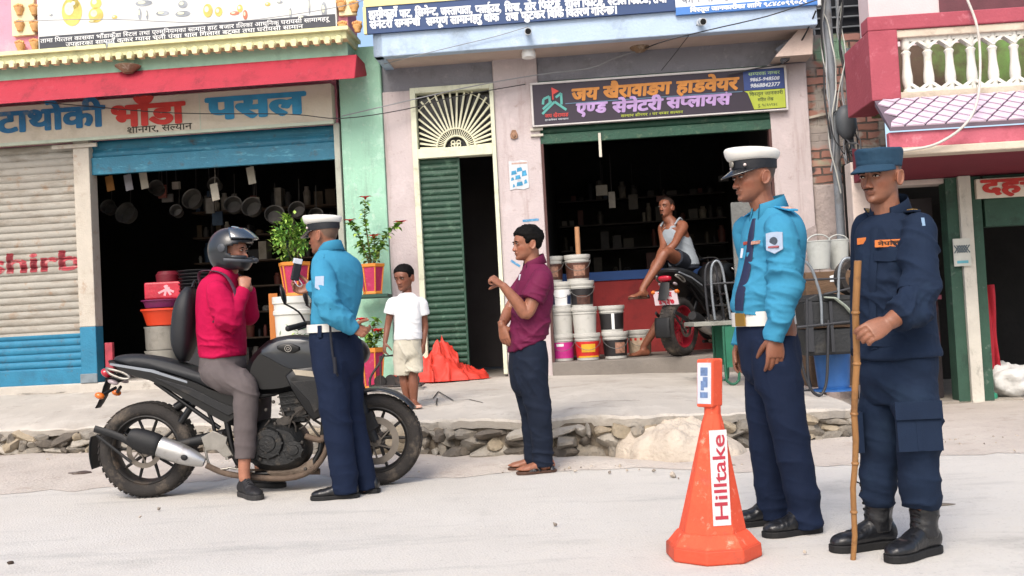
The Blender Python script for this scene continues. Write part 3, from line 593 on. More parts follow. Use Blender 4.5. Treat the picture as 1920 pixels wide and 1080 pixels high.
def hp(px, py): x, z = FB.L(px, py, ys); return x - hc, z - hz0
OR = mat('sign_orange', '#b3742c', .5, .18, 9, 0); VI = mat('sign_violet', '#a184b3', .5, .25, 9, 0); YE = mat('sign_yellow', '#9aa634', .5, .1, 5, 0); BL = mat('sign_navy', '#23396f', .5, .15, 4, 0); WH = mat('sign_text_pale', '#c3c9cf', .5, bump=0); TE = mat('sign_teal', '#4f9a93', .5, .1, bump=0); REDT = mat('sign_logo_red', '#c03a34', .5, bump=0)
def htext(s, a, b, h, m, bold=.03, yy=-.004, shear=.12):
    x0, z0 = hp(*a); x1, z1 = hp(*b); mb = MB(); text(mb, s, x0, z0, x1, h, yy, bold, shear=shear); return obj('lettering', mb, m, hs)
htext('जय', (1072, 189), (1120, 187), .185, OR, .05); htext('खैरावाङग', (1131, 184), (1256, 176), .185, OR, .05); htext('हाडवेयर', (1268, 175), (1382, 166), .185, OR, .05)
htext('एण्ड', (1080, 214), (1136, 211), .165, VI, .05); htext('सेनेटरी', (1148, 211), (1240, 204), .165, VI, .05); htext('सप्लाय^र्स'.replace('र्', ''), (1250, 203), (1368, 194), .165, VI, .05)
htext('सल्यान श~ीनगर । घर नम्बर सल्यान', (1164, 220), (1280, 213), .04, YE, .01)
x0, z0 = hp(1060, 195); x1, z1 = hp(1392, 171); mb = MB(); mb.box(x0, x1, -.004, -.0005, (z0 + z1) / 2 - .004, (z0 + z1) / 2 + .004); obj('divider_line', mb, mat('sign_line', '#4d6b84', .5, bump=0), hs)
x0 = hp(1394, 150)[0]; xs_ = W2 - .004; mb = MB(); mb.box(x0, xs_, -.005, -.0005, H * .50, H - .004); obj('navy_panel', mb, BL, hs)
mb = MB(); mb.prism([(x0 + .0, H * .485), (x0 + .035, .18), (x0 + .09, .012), (xs_, .012), (xs_, H * .485)], .0045, lambda a, b, c: (a, -.0005 - c, b)); obj('yellow_panel', mb, YE, hs)
mb = MB(); text(mb, 'सम्पर्क नम्बर', x0 + .05, H * .85, xs_ - .04, .05, -.006, .01); obj('lettering', mb, mat('sign_green_text', '#8fae7a', .5, bump=0), hs)
mb = MB(); text(mb, '9865-948508', x0 + .06, H * .71, xs_ - .05, .05, -.006, .02, shear=.2); text(mb, '9868842377', x0 + .06, H * .56, xs_ - .05, .055, -.006, .02, shear=.2); obj('lettering', mb, WH, hs)
mb = MB(); text(mb, 'विस्तृत जानकारी', x0 + .05, H * .36, xs_ - .02, .05, -.0062, .012); text(mb, 'सहित लेख', x0 + .13, H * .22, xs_ - .12, .045, -.0062, .012); text(mb, 'रु. ९८६५९४८', x0 + .13, H * .09, xs_ - .08, .04, -.0062, .01); obj('lettering', mb, mat('sign_dark_green', '#33421c', .5, bump=0), hs)
# logo: house outline and red flag
def lg(px, py): return hp(px, py)
mb = MB()
def bar(mb, a, b, wd, y=-.004):
    (ax, az), (bx, bz) = lg(*a), lg(*b); L = math.hypot(bx - ax, bz - az); mb.obox(((ax + bx) / 2, y, (az + bz) / 2), ((bx - ax) / 2, 0, (bz - az) / 2), (0, .0015, 0), (-(bz - az) / L * wd, 0, (bx - ax) / L * wd))
for a, b in (((1017, 214), (1040, 191)), ((1040, 191), (1062, 206)), ((1018, 196), (1019, 186)), ((1019, 186), (1030, 181)), ((1030, 181), (1031, 192)), ((1042, 183), (1052, 175)), ((1052, 175), (1053, 196)), ((1018, 205), (1034, 190))): bar(mb, a, b, .012)
obj('logo_house', mb, TE, hs)
mb = MB(); a, b, c, d = lg(1034, 164), lg(1048, 171), lg(1036, 178), lg(1037, 190); mb.add([(a[0], -.0055, a[1]), (b[0], -.0055, b[1]), (c[0], -.0055, c[1])], [(0, 1, 2)]); bar(mb, (1035, 165), (1037, 187), .006, -.0058)
x0, z0 = lg(1022, 221); text(mb, 'जय खैरावाङ', x0, z0, lg(1066, 218)[0], .055, -.005, .012); obj('logo_flag', mb, REDT, hs)
mb = MB(); x0, z0 = lg(1022, 227); text(mb, 'हार्डवेयर सल्यान'.replace('र्', '^'), x0, z0, lg(1066, 224)[0], .025, -.005, .0); obj('lettering', mb, WH, hs)
# ------------------------------------------------------------------ long blue board on the balcony fascia
yl = yf - .02; lx0, lx1 = xB(688, 40, yl), xB(1266, 20, yl); lz0 = (zB(690, 60, yl) + zB(1260, 26, yl)) / 2; lzt = (zB(690, 13, yl) + zB(920, -2, yl)) / 2
ls = thing('sign_board', 'long navy board with two lines of white lettering on the pale blue balcony', 'sign', FB.W(lx0, yl, lz0), FB.ang)
mb = MB(); mb.box(0, lx1 - lx0, -.02, .018, 0, lzt - lz0); obj('board', mb, mat('board_navy', '#263f69', .5, .06, 2, 0, dirt=[('#2f4b78', .3, 3)]), ls)
mb = MB(); mb.box(-.02, lx1 - lx0, -.03, .018, lzt - lz0, lzt - lz0 + .45); mb.box(-.03, 0, -.03, .018, 0, lzt - lz0); obj('cream_panel', mb, mat('board_cream', '#d6c98f', .6, .08, 4, 0), ls)
def lt(s, a, b, h, bold=.055):
    x0, z0 = FB.L(*a, yl - .02); x1 = FB.L(*b, yl - .02)[0]; mb = MB(); text(mb, s, x0 - lx0, z0 - lz0, x1 - lx0, h, -.024, bold); obj('lettering', mb, WH2, ls)
WH2 = mat('board_lettering_white', '#d6dade', .5, bump=0)
wA = [('हामीकहाँ', 692, 34, 745), ('पाट,', 750, 32, 773), ('सिमेन्ट,', 779, 30, 822), ('जस्तापाता,', 827, 28, 886), ('प्लाईउड,', 892, 24, 940), ('सिख,', 947, 21, 978), ('डोर', 984, 19, 1005), ('फिटिङ,', 1011, 17, 1054), ('ग~ील', 1060, 14, 1088), ('फिटिङ,', 1092, 12, 1134), ('स्टील', 1140, 9, 1175), ('फिटिङ,', 1178, 7, 1220), ('तथा', 1225, 5, 1250)]
wB = [('सेनेटरी', 694, 53, 736), ('सम्बन्धी', 741, 50, 788), ('सम्पू^र्ण'.replace('र्', ''), 800, 47, 840), ('सामानहरु', 845, 44, 903), ('थोक', 908, 40, 936), ('तथा', 949, 38, 972), ('फुटकर', 978, 36, 1022), ('बिक~ि', 1027, 33, 1057), ('वितरण', 1062, 31, 1105), ('गरिन्छ।', 1109, 28, 1158)]
for s, xa, y, xb in wA: lt(s, (xa, y + 1), (xb, y - 1), .115)
for s, xa, y, xb in wB: lt(s, (xa, y + 1), (xb, y - 1), .115)
# second board at the right end
rx0, rx1 = xB(1266, 20, yl), xB(1532, 8, yl); rz0 = (zB(1268, 27, yl) + zB(1530, 12, yl)) / 2; rzm = zB(1400, 5, yl)
r_ = thing('sign_board', 'white and blue notice board at the right end of the pale blue balcony', 'sign', FB.W(rx0, yl, rz0), FB.ang)
mb = MB(); mb.box(.004, rx1 - rx0, -.022, .018, 0, rzm - rz0); obj('blue_band', mb, mat('band_blue', '#3f74b8', .5, .1, 3, 0), r_)
mb = MB(); mb.box(.004, rx1 - rx0, -.022, .018, rzm - rz0, rzm - rz0 + .5); obj('board', mb, mat('notice_white', '#d2d6dc', .5, .03, 3, 0), r_)
mb = MB(); hb = rzm - rz0; text(mb, 'विस्तृत जानकारीका लागि ९८४८०९९०८९', .14, hb * .22, rx1 - rx0 - .1, hb * .8, -.026, .05, shear=.1); obj('lettering', mb, WH2, r_)
mb = MB(); text(mb, 'फोन नं. ०८८-५२०१२३', .06, hb + .03, (rx1 - rx0) * .75, .14, -.026, .0); obj('lettering', mb, mat('notice_dark', '#5a6270', .5, bump=0), r_)
mb = MB(); mb.box(rx1 - rx0, rx1 - rx0 + .03, -.03, .02, -.01, rzm - rz0 + .5); obj('edge_strip', mb, mat('strip_white', '#c4c6c8', .6), r_)
# ------------------------------------------------------------------ lamps, cameras and cables on the fronts
def cctv(px, py, y, lab, dirx=.1, dirz=-.35, L=.11):
    x, z = FB.L(px, py, y - .16); t = thing('security_camera', lab, 'camera', FB.W(x, y, z), FB.ang); W_ = mat('cctv_white', '#b9bec2', .45, .05)
    d = Vector((dirx, -1, dirz)).normalized(); mb = MB(); mb.lathe([(.03, 0), (.035, .012), (.012, .02), (.012, .06)], 14, (0, 0, 0.0), axis=(0, -1, 0)); obj('mount', mb, W_, t, smooth=40)
    c = Vector((0, -.06, 0)); mb = MB(); mb.lathe([(.02, -.02), (.03, -.012), (.032, .09), (.036, .095), (.036, L)], 18, c, axis=d); obj('housing', mb, W_, t, smooth=40)
    mb = MB(); mb.lathe([(.0, L + .001), (.029, L + .0015), (.029, L - .004)], 18, c, axis=d); obj('lens', mb, mat('lens_black', '#0c0d0f', .15, bump=0), t, smooth=40); return t
cctv(988, 52, yf - .0, 'white security camera under the blue board above the bulb'); cctv(1316, 34, yf, 'white security camera on the fascia near the notice board')
cctv(208, 80, yp, 'white security camera on the pink balcony of the left building', -.9, -.2)
x, z = FB.L(991, 100, -.3); t = thing('bulb_lamp', 'white bulb with a bell shaped shade hanging below the fascia', 'lamp', FB.W(x, -.3, z), FB.ang)
mb = MB(); mb.lathe([(.018, .17), (.02, .10), (.03, .085), (.03, .07)], 14); obj('socket', mb, mat('socket_dark', '#50555a', .6), t, smooth=40); mb = MB(); mb.lathe([(.03, .07), (.06, .045), (.072, .0), (.07, -.045), (.05, -.05), (.0, -.045)], 20); obj('shade', mb, mat('bulb_white', '#e6e6e4', .4, bump=0), t, smooth=50)
mb = MB(); mb.tube([(0, 0, .165), (.002, -.05, .25), (0, -.19, .33)], .004, 6); obj('cord', mb, mat('cord_dark', '#2c2c2e', .7), t)
for px, py, y, lab, fl in ((1199, 94, -.06, 'rusty round ceiling lamp base on the grey beam over the purple sign', 0), (240, 129, -.44, 'brown saucer shaped lamp under the scalloped cornice', 1)):
    x, z = FB.L(px, py, y); mb = MB(); mb.lathe([(.1, .025), (.1, .012), (.075, -.01), (.04, -.03), (.0, -.032)] if not fl else [(.13, .03), (.128, .022), (.06, -.03), (.05, -.045), (0, -.046)], 20)
    o = obj('lamp_base', mb, mat('rusty_lamp', '#7d6650', .8, .3, 12, dirt=[('#c9c4b8', .3, 9)]), smooth=40); o.location = FB.W(x, y - (.04 if not fl else 0), z); prop(o, lab, 'lamp')
CABLE = mat('cable_black', '#2b2b2d', .6, bump=0); CABG = mat('cable_grey', '#85878a', .6, bump=0)
def cable(lab, pts, r, m, ylist, sag=0.0, name='cable'):
    q = []
    for (px, py), y in zip(pts, ylist): x, z = FB.L(px, py, y); q.append(FB.W(x, y, z))
    if sag:
        a, b = q[0], q[-1]; q = [a.lerp(b, k / 12) - Vector((0, 0, sag * 4 * (k / 12) * (1 - k / 12))) for k in range(13)]
    mb = MB(); mb.tube(q, r, 6, sub=4 if not sag else 1); return prop(obj(name, mb, m, org=q[0]), lab, 'cable')
cable('thin black cable slanting over the pale blue fascia to the lamp base', [(1548, -6), (1440, 30), (1330, 56), (1250, 76), (1206, 92)], .006, CABLE, (-.6, -.6, -.55, -.55, -.1))
cable('thin black cable hanging from the right fascia camera to the purple sign', [(1312, 40), (1285, 75), (1262, 105), (1240, 132)], .004, CABLE, (-.52, -.4, -.1, -.06))
cable('grey cable sagging from the lamp base along the grey beam', [(1196, 95), (1150, 110), (1105, 128), (1010, 140), (870, 165), (640, 218)], .006, CABG, (-.1, -.1, -.1, -.1, -.15, -.2))
cable('dark cable crossing the green pillar to the left name board', [(985, 158), (860, 180), (760, 205), (640, 222), (540, 214), (330, 212), (150, 198), (-20, 182)], .005, CABLE, (-.06, -.1, -.12, -.2, -.25, -.25, -.25, -.25))
cable('faint cable running along the pale blue fascia to the bulb', [(990, 50), (930, 68), (860, 85), (790, 102), (720, 120)], .004, CABG, (-.55, -.53, -.53, -.53, -.3))
cable('black wire drooping along the top of the purple sign', [(1365, 140), (1420, 128), (1470, 118), (1490, 96), (1512, 60), (1530, 20)], .008, CABLE, (-.1, -.1, -.15, -.2, -.4, -.55))
cable('pale wire across the picture board on the pink building', [(30, 40), (200, 36), (420, 42), (640, 12), (700, -10)], .004, CABG, (-.7, -.75, -.75, -.75, -.75))
# torn wire box hanging on the bracket
t = thing('junction_box', 'grey torn junction box with a coiled cable at the right end of the beam', 'box', FB.W(xB(1480, 92, -.2), -.2, zB(1480, 92, -.2)), FB.ang)
mb = MB(); mb.obox((0, 0, 0), (.11, 0, .07), (0, .05, 0), (-.04, 0, .07)); obj('case', mb, mat('box_grey', '#5d6068', .7, .2, 9, dirt=[('#8a6a3c', .25, 14)]), t, bevel=.01); mb = MB(); mb.tube([(.07 + math.cos(a) * .05, -.06, .05 + math.sin(a) * .09) for a in np.linspace(0, 6.28, 15)[:-1]], .006, 6, close=True); obj('coil', mb, CABG, t)
# ================================================================== alley wall, pole and building C at the right
def brickmat(name):
    m = bpy.data.materials.new(name); m.use_nodes = True; nt = m.node_tree; b = nt.nodes['Principled BSDF']; L = nt.links.new
    tc = N_(nt, 'ShaderNodeTexCoord'); mp = N_(nt, 'ShaderNodeMapping'); mp.inputs['Rotation'].default_value = (R(90), 0, 0); L(tc.outputs['Object'], mp.inputs[0])
    nz = N_(nt, 'ShaderNodeTexNoise'); nz.inputs['Scale'].default_value = 7; nz.inputs['Detail'].default_value = 7; L(tc.outputs['Object'], nz.inputs[0])
    ad = N_(nt, 'ShaderNodeMixRGB'); ad.inputs[0].default_value = .035; L(mp.outputs[0], ad.inputs[1]); L(nz.outputs['Color'], ad.inputs[2])
    br = N_(nt, 'ShaderNodeTexBrick'); L(ad.outputs[0], br.inputs[0]); br.inputs['Scale'].default_value = 1; br.inputs['Brick Width'].default_value = .23; br.inputs['Row Height'].default_value = .082; br.inputs['Mortar Size'].default_value = .011; br.inputs['Mortar Smooth'].default_value = .3
    br.inputs['Color1'].default_value = (*lin('#8f6657'), 1); br.inputs['Color2'].default_value = (*lin('#b9877a'), 1); br.inputs['Mortar'].default_value = (*lin('#5d524c'), 1)
    out = br.outputs['Color']
    for i, (c, a, s) in enumerate((('#a9a096', .52, 3.4), ('#8db094', .50, 1.6), ('#9c928c', .42, 2.6), ('#4f4a4a', .28, 5))):
        n2 = N_(nt, 'ShaderNodeTexNoise'); n2.inputs['Scale'].default_value = s; n2.inputs['Detail'].default_value = 8; m2 = N_(nt, 'ShaderNodeMapping'); m2.inputs['Location'].default_value = (i * 5.1 + 2, 1, 4); L(tc.outputs['Object'], m2.inputs[0]); L(m2.outputs[0], n2.inputs[0])
        r2 = N_(nt, 'ShaderNodeValToRGB'); r2.color_ramp.elements[0].position = .66 - .2 * a; r2.color_ramp.elements[1].position = .72 - .2 * a; L(n2.outputs['Fac'], r2.inputs[0]); mx = N_(nt, 'ShaderNodeMix', data_type='RGBA'); L(r2.outputs[0], mx.inputs[0]); L(out, mx.inputs[6]); mx.inputs[7].default_value = (*lin(c), 1); out = mx.outputs[2]
    L(out, b.inputs['Base Color']); b.inputs['Roughness'].default_value = .92
    bp = N_(nt, 'ShaderNodeBump'); bp.inputs['Strength'].default_value = .9; bp.inputs['Distance'].default_value = .02; iv = N_(nt, 'ShaderNodeMath', operation='MULTIPLY_ADD'); L(br.outputs['Fac'], iv.inputs[0]); iv.inputs[1].default_value = -1; L(nz.outputs['Fac'], iv.inputs[2]); L(iv.outputs[0], bp.inputs['Height']); L(bp.outputs[0], b.inputs['Normal']); return m
BRICK = brickmat('worn_brick')
wx0, wx1 = xB(1524, 350, .1), xB(1660, 250, .1); wzb, wzm, wzt = .0, zB(1570, 350, .1), zB(1580, 62, .1)
wl = thing('brick_wall', 'worn red brick wall with peeling green paint between the lilac and the maroon building', 'wall', FB.W(wx0, .1, 0), FB.ang)
mb = MB(); mb.box(0, wx1 - wx0, 0, .3, wzm, wzt); obj('brickwork', mb, BRICK, wl)
mb = MB(); mb.box(0, wx1 - wx0, -.02, .3, wzb, wzm + .03); obj('plaster_base', mb, mat('alley_plaster', '#a89c98', .92, .12, 2, .5, 25, dirt=[('#5d5a5b', .42, 1.6), ('#c0adad', .3, 3), ('#3c3a3b', .15, 5)]), wl, bevel=.02)
mb = MB(); mb.obox((.35, -.035, wzm + .78), (.36, 0, .06), (0, .012, 0), (0, 0, .012)); obj('mortar_ledge', mb, mat('ledge_pale', '#b7ae9f', .9, .2, 9), wl)
# window above the alley
ax0, ax1 = xB(1558, 40, .6), xB(1640, 40, .6); t = thing('window', 'dark barred window high in the alley above the brick wall', 'window', FB.W((ax0 + ax1) / 2, .6, wzt - .35), FB.ang)
mb = MB(); hw = (ax1 - ax0) / 2 + .3; mb.box(-hw, hw, 0, .05, 0, 1.6); obj('pane', mb, mat('window_dark', '#232427', .3, .2), t)
mb = MB()
for i in range(6): mb.box(-hw, hw, -.04, -.02, .2 + i * .11, .215 + i * .11)
for i in range(5): mb.box(-hw + .1 + i * .25, -hw + .12 + i * .25, -.045, -.018, .0, 1.6)
obj('bar_grille', mb, mat('bar_grey', '#84888a', .6, .1), t)
# ---- utility pole with a tangle of cables
POLE = mat('pole_grey', '#70757b', .6, .15, 6, .2, 50, dirt=[('#55504b', .3, 5)])
px_ = xB(1562, 200, -.35); pole = thing('utility_pole', 'grey steel utility pole wrapped in tangled cables in front of the brick wall', 'pole', FB.W(px_, -.35, .28), FB.ang)
mb = MB(); mb.tube([(0, 0, 0), (0, 0, 5.2)], .042, 14); obj('shaft', mb, POLE, pole, smooth=60)
rs = np.random.RandomState(4)
for k in range(9):
    r0, ph = rs.uniform(.04, .1), rs.uniform(0, 6.28); zt, zb_ = rs.uniform(3.6, 5), rs.uniform(1.6, 2.6); n = 14; pts = []
    for i in range(n):
        t_ = i / (n - 1); a = ph + .9 * math.sin(t_ * 5 + k); rr = r0 + .05 * math.sin(t_ * 9 + k * 2) ** 2; pts.append((math.cos(a) * rr + .03, -abs(math.sin(a)) * rr - .02, zt + (zb_ - zt) * t_))
    mb = MB(); mb.tube(pts, rs.uniform(.005, .011), 6, sub=3); obj('cable', mb, [CABLE, CABG, mat('cable_pale', '#a9aaa4', .6, bump=0)][k % 3], pole, smooth=60)
for k in range(7):
    c = (rs.uniform(0, .16), -.07 - .03 * k % 3 * .1, rs.uniform(2.0, 2.45)); r1, r2 = rs.uniform(.05, .11), rs.uniform(.08, .2); tl = rs.uniform(-.5, .5); pts = [(c[0] + math.cos(a) * r1 + tl * math.sin(a) * r2 * .5, c[1] - .02 * math.sin(2 * a), c[2] + math.sin(a) * r2) for a in np.linspace(0, 6.28, 15)[:-1]]
    mb = MB(); mb.tube(pts, .006, 6, close=True, sub=2); obj('cable_loop', mb, [CABLE, CABG][k % 2], pole, smooth=60)
zz = zB(1577, 232, -.4); mb = MB(); mb.ell((.09, -.1, zz - .28 + .0), (.10, 0, .02), (0, .08, 0), (-.02, 0, .17), 18, 12); obj('meter_case', mb, mat('case_dark', '#484c50', .5, .15, 6), pole, smooth=60)
mb = MB(); mb.tube([(.25, -.02, 0.1), (.2, -.02, 1.5), (.14, -.05, 2.4), (.16, -.04, 3.2)], .022, 10, sub=3); obj('conduit', mb, mat('conduit', '#5f666e', .6, .1), pole, smooth=60)
# ---- building C: maroon and pink house
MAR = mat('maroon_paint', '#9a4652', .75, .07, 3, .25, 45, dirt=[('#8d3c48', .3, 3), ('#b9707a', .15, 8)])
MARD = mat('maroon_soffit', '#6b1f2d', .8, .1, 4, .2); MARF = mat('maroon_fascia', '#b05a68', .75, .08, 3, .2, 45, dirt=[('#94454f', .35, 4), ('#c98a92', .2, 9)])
WHT = mat('white_balustrade', '#d0cfc6', .75, .05, 5, .2, 50, dirt=[('#a9a697', .25, 6)]); BEI = mat('beige_ledge', '#bdb09f', .9, .1, 5, .3, 45, dirt=[('#948777', .3, 5)])
PALEW = mat('pale_pink_wall', '#cbb9ba', .9, .05, 3, .2)
C_ = thing('shop_building', 'maroon painted house with a white balustrade and pink tiled awning at the right', 'building', FC.o, FC.ang)
def xc(px, py, y=0.0): return FC.L(px, py, y)[0]
def zc_(px, py, y=0.0): return FC.L(px, py, y)[1]
XR = xc(2400, 300)
ya = -.75                       # balcony front plane
bx0_, bx1_ = xc(1630, 100, ya), xc(1685, 100, ya); zr1, zr0 = zc_(1800, 20, ya), zc_(1800, 47, ya)
zpb = zc_(1660, 188, ya)
mb = MB(); mb.box(bx0_, bx1_, ya, .0, zpb, zr0); mb.box(bx0_, XR, ya, ya + .2, zr0, zr1); obj('balcony_frame', mb, MAR, C_, bevel=.01)
zt1, zt0 = zc_(1800, 62, ya), zc_(1800, 165, ya)
mb = MB(); mb.box(bx1_ - .03, XR, ya + .02, ya + .16, zt1, zr0 - .002); mb.box(bx1_ - .0, XR, ya + .02, ya + .16, zt0 - .09, zt0); obj('rail', mb, BEI, C_, bevel=.008)
xb = bx1_ + .05; pitch = xc(1830, 110, ya) - xc(1789, 110, ya); k = 0; Hb = zt1 - zt0; yb_ = ya + .09
mbt = [MB(), MB()]
while xb < xc(1960, 110, ya):
    mb = MB(); r = .036
    mb.lathe([(r * 1.1, 0), (r * 1.1, .05 * Hb), (r * .8, .08 * Hb), (r * 1.25, .2 * Hb), (r * 1.25, .3 * Hb), (r * .95, .5 * Hb), (r * .9, .68 * Hb), (r * 1.2, .74 * Hb), (r * .7, .78 * Hb), (r * 1.1, .83 * Hb), (r * 1.1, Hb)], 14, (xb + .04, yb_, zt0)); obj('baluster', mb, WHT, C_, smooth=40)
    for zz, sg in ((zt1, -1), (zt0, 1)):   # pointed arches with drilled gaps between the balusters
        xm = xb + .04; hgt = .2 * Hb
        for a_, b_ in ((0, .5), (1, .5)):
            x0, x1 = xm + a_ * pitch, xm + b_ * pitch
            mbt[sg > 0].obox(((x0 + x1) / 2, yb_, zz + sg * (hgt * .55)), ((x1 - x0) / 2, 0, -sg * hgt * .36), (0, .035, 0), (0, 0, .016))
        mbt[sg > 0].box(xm - .02, xm + pitch + .02, yb_ - .036, yb_ + .036, zz - .012 if sg > 0 else zz - .03, zz + .03 if sg > 0 else zz + .012)
    xb += pitch; k += 1
for q in mbt: obj('arch_trim', q, WHT, C_)
mb = MB(); mb.box(bx1_, XR, -.02, .1, zpb, zt1 + .1); obj('balcony_back_wall', mb, mat('balcony_back', '#5a4a3e', .9, .3, 2, dirt=[('#6f9a50', .4, 1.2)]), C_)
mb = MB(); mb.box(xc(1628, 10), XR, .0, .3, zr1 - .3, zr1 + 2); obj('wall', mb, PALEW, C_)
mb = MB(); mb.box(xc(1762, 8, -.02), XR, -.02, -.001, zr1 + .06, zr1 + 1); obj('window', mb, mat('window_maroon', '#5b2f36', .5, .2), C_)
# tiled awning
yt, yo = ya - .02, ya - .55; zw1 = (zc_(1645, 192, yt) + zc_(1900, 170, yt)) / 2; zw0 = zc_(1800, 231, yo); xa0, xa1 = xc(1640, 192, yt), xc(1668, 237, yo)
TILE = mat('pink_tile', '#c9b4c2', .7, .06, 6, .15, 50, dirt=[('#b39fae', .3, 5)])
mb = MB(); mb.add([(xa0, yt, zw1), (XR, yt, zw1), (XR, yo, zw0), (xa1, yo, zw0), (xa0, yt, zw1 - .05), (XR, yt, zw1 - .05), (XR, yo, zw0 - .03), (xa1, yo, zw0 - .03)], [(0, 1, 2, 3), (4, 7, 6, 5), (0, 3, 7, 4), (3, 2, 6, 7)]); obj('awning_slab', mb, mat('groove_shade', '#5f525c', .85, .1), C_)  # dark slab colour stands in for shadow in the grooves between tiles
mb = MB(); rows, pw = 6, .16
nrm = Vector((0, -(zw1 - zw0), -(yo - yt) * -1)).normalized(); nrm = Vector((0, -(zw1 - zw0), (yt - yo))).normalized()
def awp(x, t): return Vector((x, yt + (yo - yt) * t, zw1 + (zw0 - zw1) * t))
for r in range(rows + 1):
    t0 = (r - .5) / rows; x = xa0 - .1 + (r % 2) * pw / 2
    while x < XR:
        cx_ = x + pw / 2; left = xa0 + (xa1 - xa0) * max(0, min(1, (t0 + .5 / rows))) + .01
        if cx_ - pw * .46 > left - pw * .3 and cx_ < XR:
            g_ = .455
            pts = [(cx_, t0 - .4 / rows + .0), (max(left, cx_ - pw * g_), t0 + .5 / rows), (cx_, min(1.02, t0 + 1.42 / rows)), (cx_ + pw * g_, t0 + .5 / rows)]
            top = [awp(a, min(1, max(0, b))) + nrm * (.006 + .014 * max(0, min(1, (b - t0 + .4 / rows) * rows / 1.8))) for a, b in pts]; bot = [p - nrm * .012 for p in top]
            mb.add(top + bot, [(0, 1, 2, 3), (0, 4, 5, 1), (1, 5, 6, 2), (2, 6, 7, 3), (3, 7, 4, 0)])
        x += pw
obj('roof_tile', mb, TILE, C_)
zf0 = zc_(1780, 272, yo + .03)
mb = MB(); mb.box(xa1 + .0, XR, yo + .03, yo + .1, zf0, zw0 - .035); obj('fascia', mb, MARF, C_, bevel=.006)
zl0 = zc_(1780, 293, yo - .0)
mb = MB(); mb.box(xa1 + .06, XR, yo, yo + .3, zl0 + .03, zf0 - .001); obj('ledge', mb, BEI, C_, bevel=.01)
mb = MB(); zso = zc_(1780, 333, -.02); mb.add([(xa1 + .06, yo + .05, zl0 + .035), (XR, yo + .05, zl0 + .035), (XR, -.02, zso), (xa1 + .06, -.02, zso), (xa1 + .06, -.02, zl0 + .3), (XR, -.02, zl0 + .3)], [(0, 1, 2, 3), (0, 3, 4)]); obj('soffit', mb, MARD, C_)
# brick bracket poking out at the left of the awning
mb = MB(); mb.box(xc(1640, 295, -.5), xc(1712, 295, -.5), -.55, .0, zc_(1690, 302, -.5), zc_(1690, 290, -.5)); obj('bracket', mb, mat('bracket_brick', '#8c4a43', .9, .3, 8), C_)
# shop fronts below
zh1, zh0 = zso, zc_(1740, 346)
o0, o1, o2 = xc(1685, 600), xc(1784, 600), xc(1838, 600)
mb = MB(); mb.box(xc(1600, 400), o0, -.0, .2, 0, zh1 + .2); mb.box(o0 + .002, o1 + .12, -.03, .2, zh0, zh1 - .002); obj('shop_wall', mb, mat('pale_wall', '#c0b2aa', .9, .1, 3, .3, dirt=[('#8b7f78', .3, 3)]), C_, bevel=.01)
mb = MB(); pxa, pxb = xc(1806, 600), xc(1829, 600); mb.box(pxa, pxb, -.1, .1, 0, zh1); obj('post', mb, mat('post_white', '#bdb9ae', .8, .1, 4, .3, 40, dirt=[('#6b6a62', .2, 8, (1, 1, .4))]), C_, bevel=.006)
GRB = mat('green_board', '#2c4a3c', .7, .2, 4, .2, 40, dirt=[('#1d2a25', .3, 4), ('#6c7a70', .1, 12)])
mb = MB(); mb.box(o1, pxa - .003, -.06, .1, 0, zh1 - .01); mb.box(pxb + .003, xc(1850, 600), -.06, .1, 0, zh1 - .01); mb.box(xc(1850, 380) - .04, XR, -.05, .1, zc_(1880, 424), zh1 - .01); obj('door_frame', mb, GRB, C_)
mb = MB(); mb.box(xc(1810, 345, -.02), XR, -.02, .05, zh1 - .02, zh1 + .3); obj('header', mb, mat('header_dark', '#30332c', .85, .2), C_)
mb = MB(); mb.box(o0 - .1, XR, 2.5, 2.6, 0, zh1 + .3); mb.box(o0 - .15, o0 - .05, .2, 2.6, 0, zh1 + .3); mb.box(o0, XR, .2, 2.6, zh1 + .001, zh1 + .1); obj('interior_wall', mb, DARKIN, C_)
mb = MB(); mb.box(o0 - .05, XR, -.06, 2.6, -.05, .05); obj('floor', mb, mat('c_floor', '#8d867c', .9, .12, 3, .3, 40), C_, bevel=.008)
mb = MB(); mb.box(xc(1700, 500, .25), o1 - .02, .25, .28, .06, zh0 - .1); obj('dark_panel', mb, mat('dark_panel', '#231d20', .6, .4, 3, dirt=[('#5b2a34', .22, 4)]), C_)
for zq in (.75, 1.2, 1.55): pass
mb = MB(); mb.box(xc(1700, 500, .2), o1 - .02, .15, .26, .98, 1.02); obj('shelf', mb, mat('shelf_maroon', '#6b3644', .7, .3), C_)
# red and white sign
sx0 = xc(1829, 350, -.09); sz0, sz1 = zc_(1870, 371, -.09), zc_(1870, 334, -.09); t = thing('sign_board', 'white sign with big red lettering over the dark doorway at the right edge', 'sign', FC.W(sx0, -.09, sz0), FC.ang)
mb = MB(); mb.box(0, 1.2, -.02, .03, 0, sz1 - sz0); obj('board', mb, mat('board_cream2', '#cfc5b5', .7, .08, 4, .1, 40, dirt=[('#b4a68f', .3, 5)]), t, bevel=.006)
mb = MB(); text(mb, 'दहचोक', .05, (sz1 - sz0) * .22, .92, .195, -.024, .05); obj('lettering', mb, LRED, t)
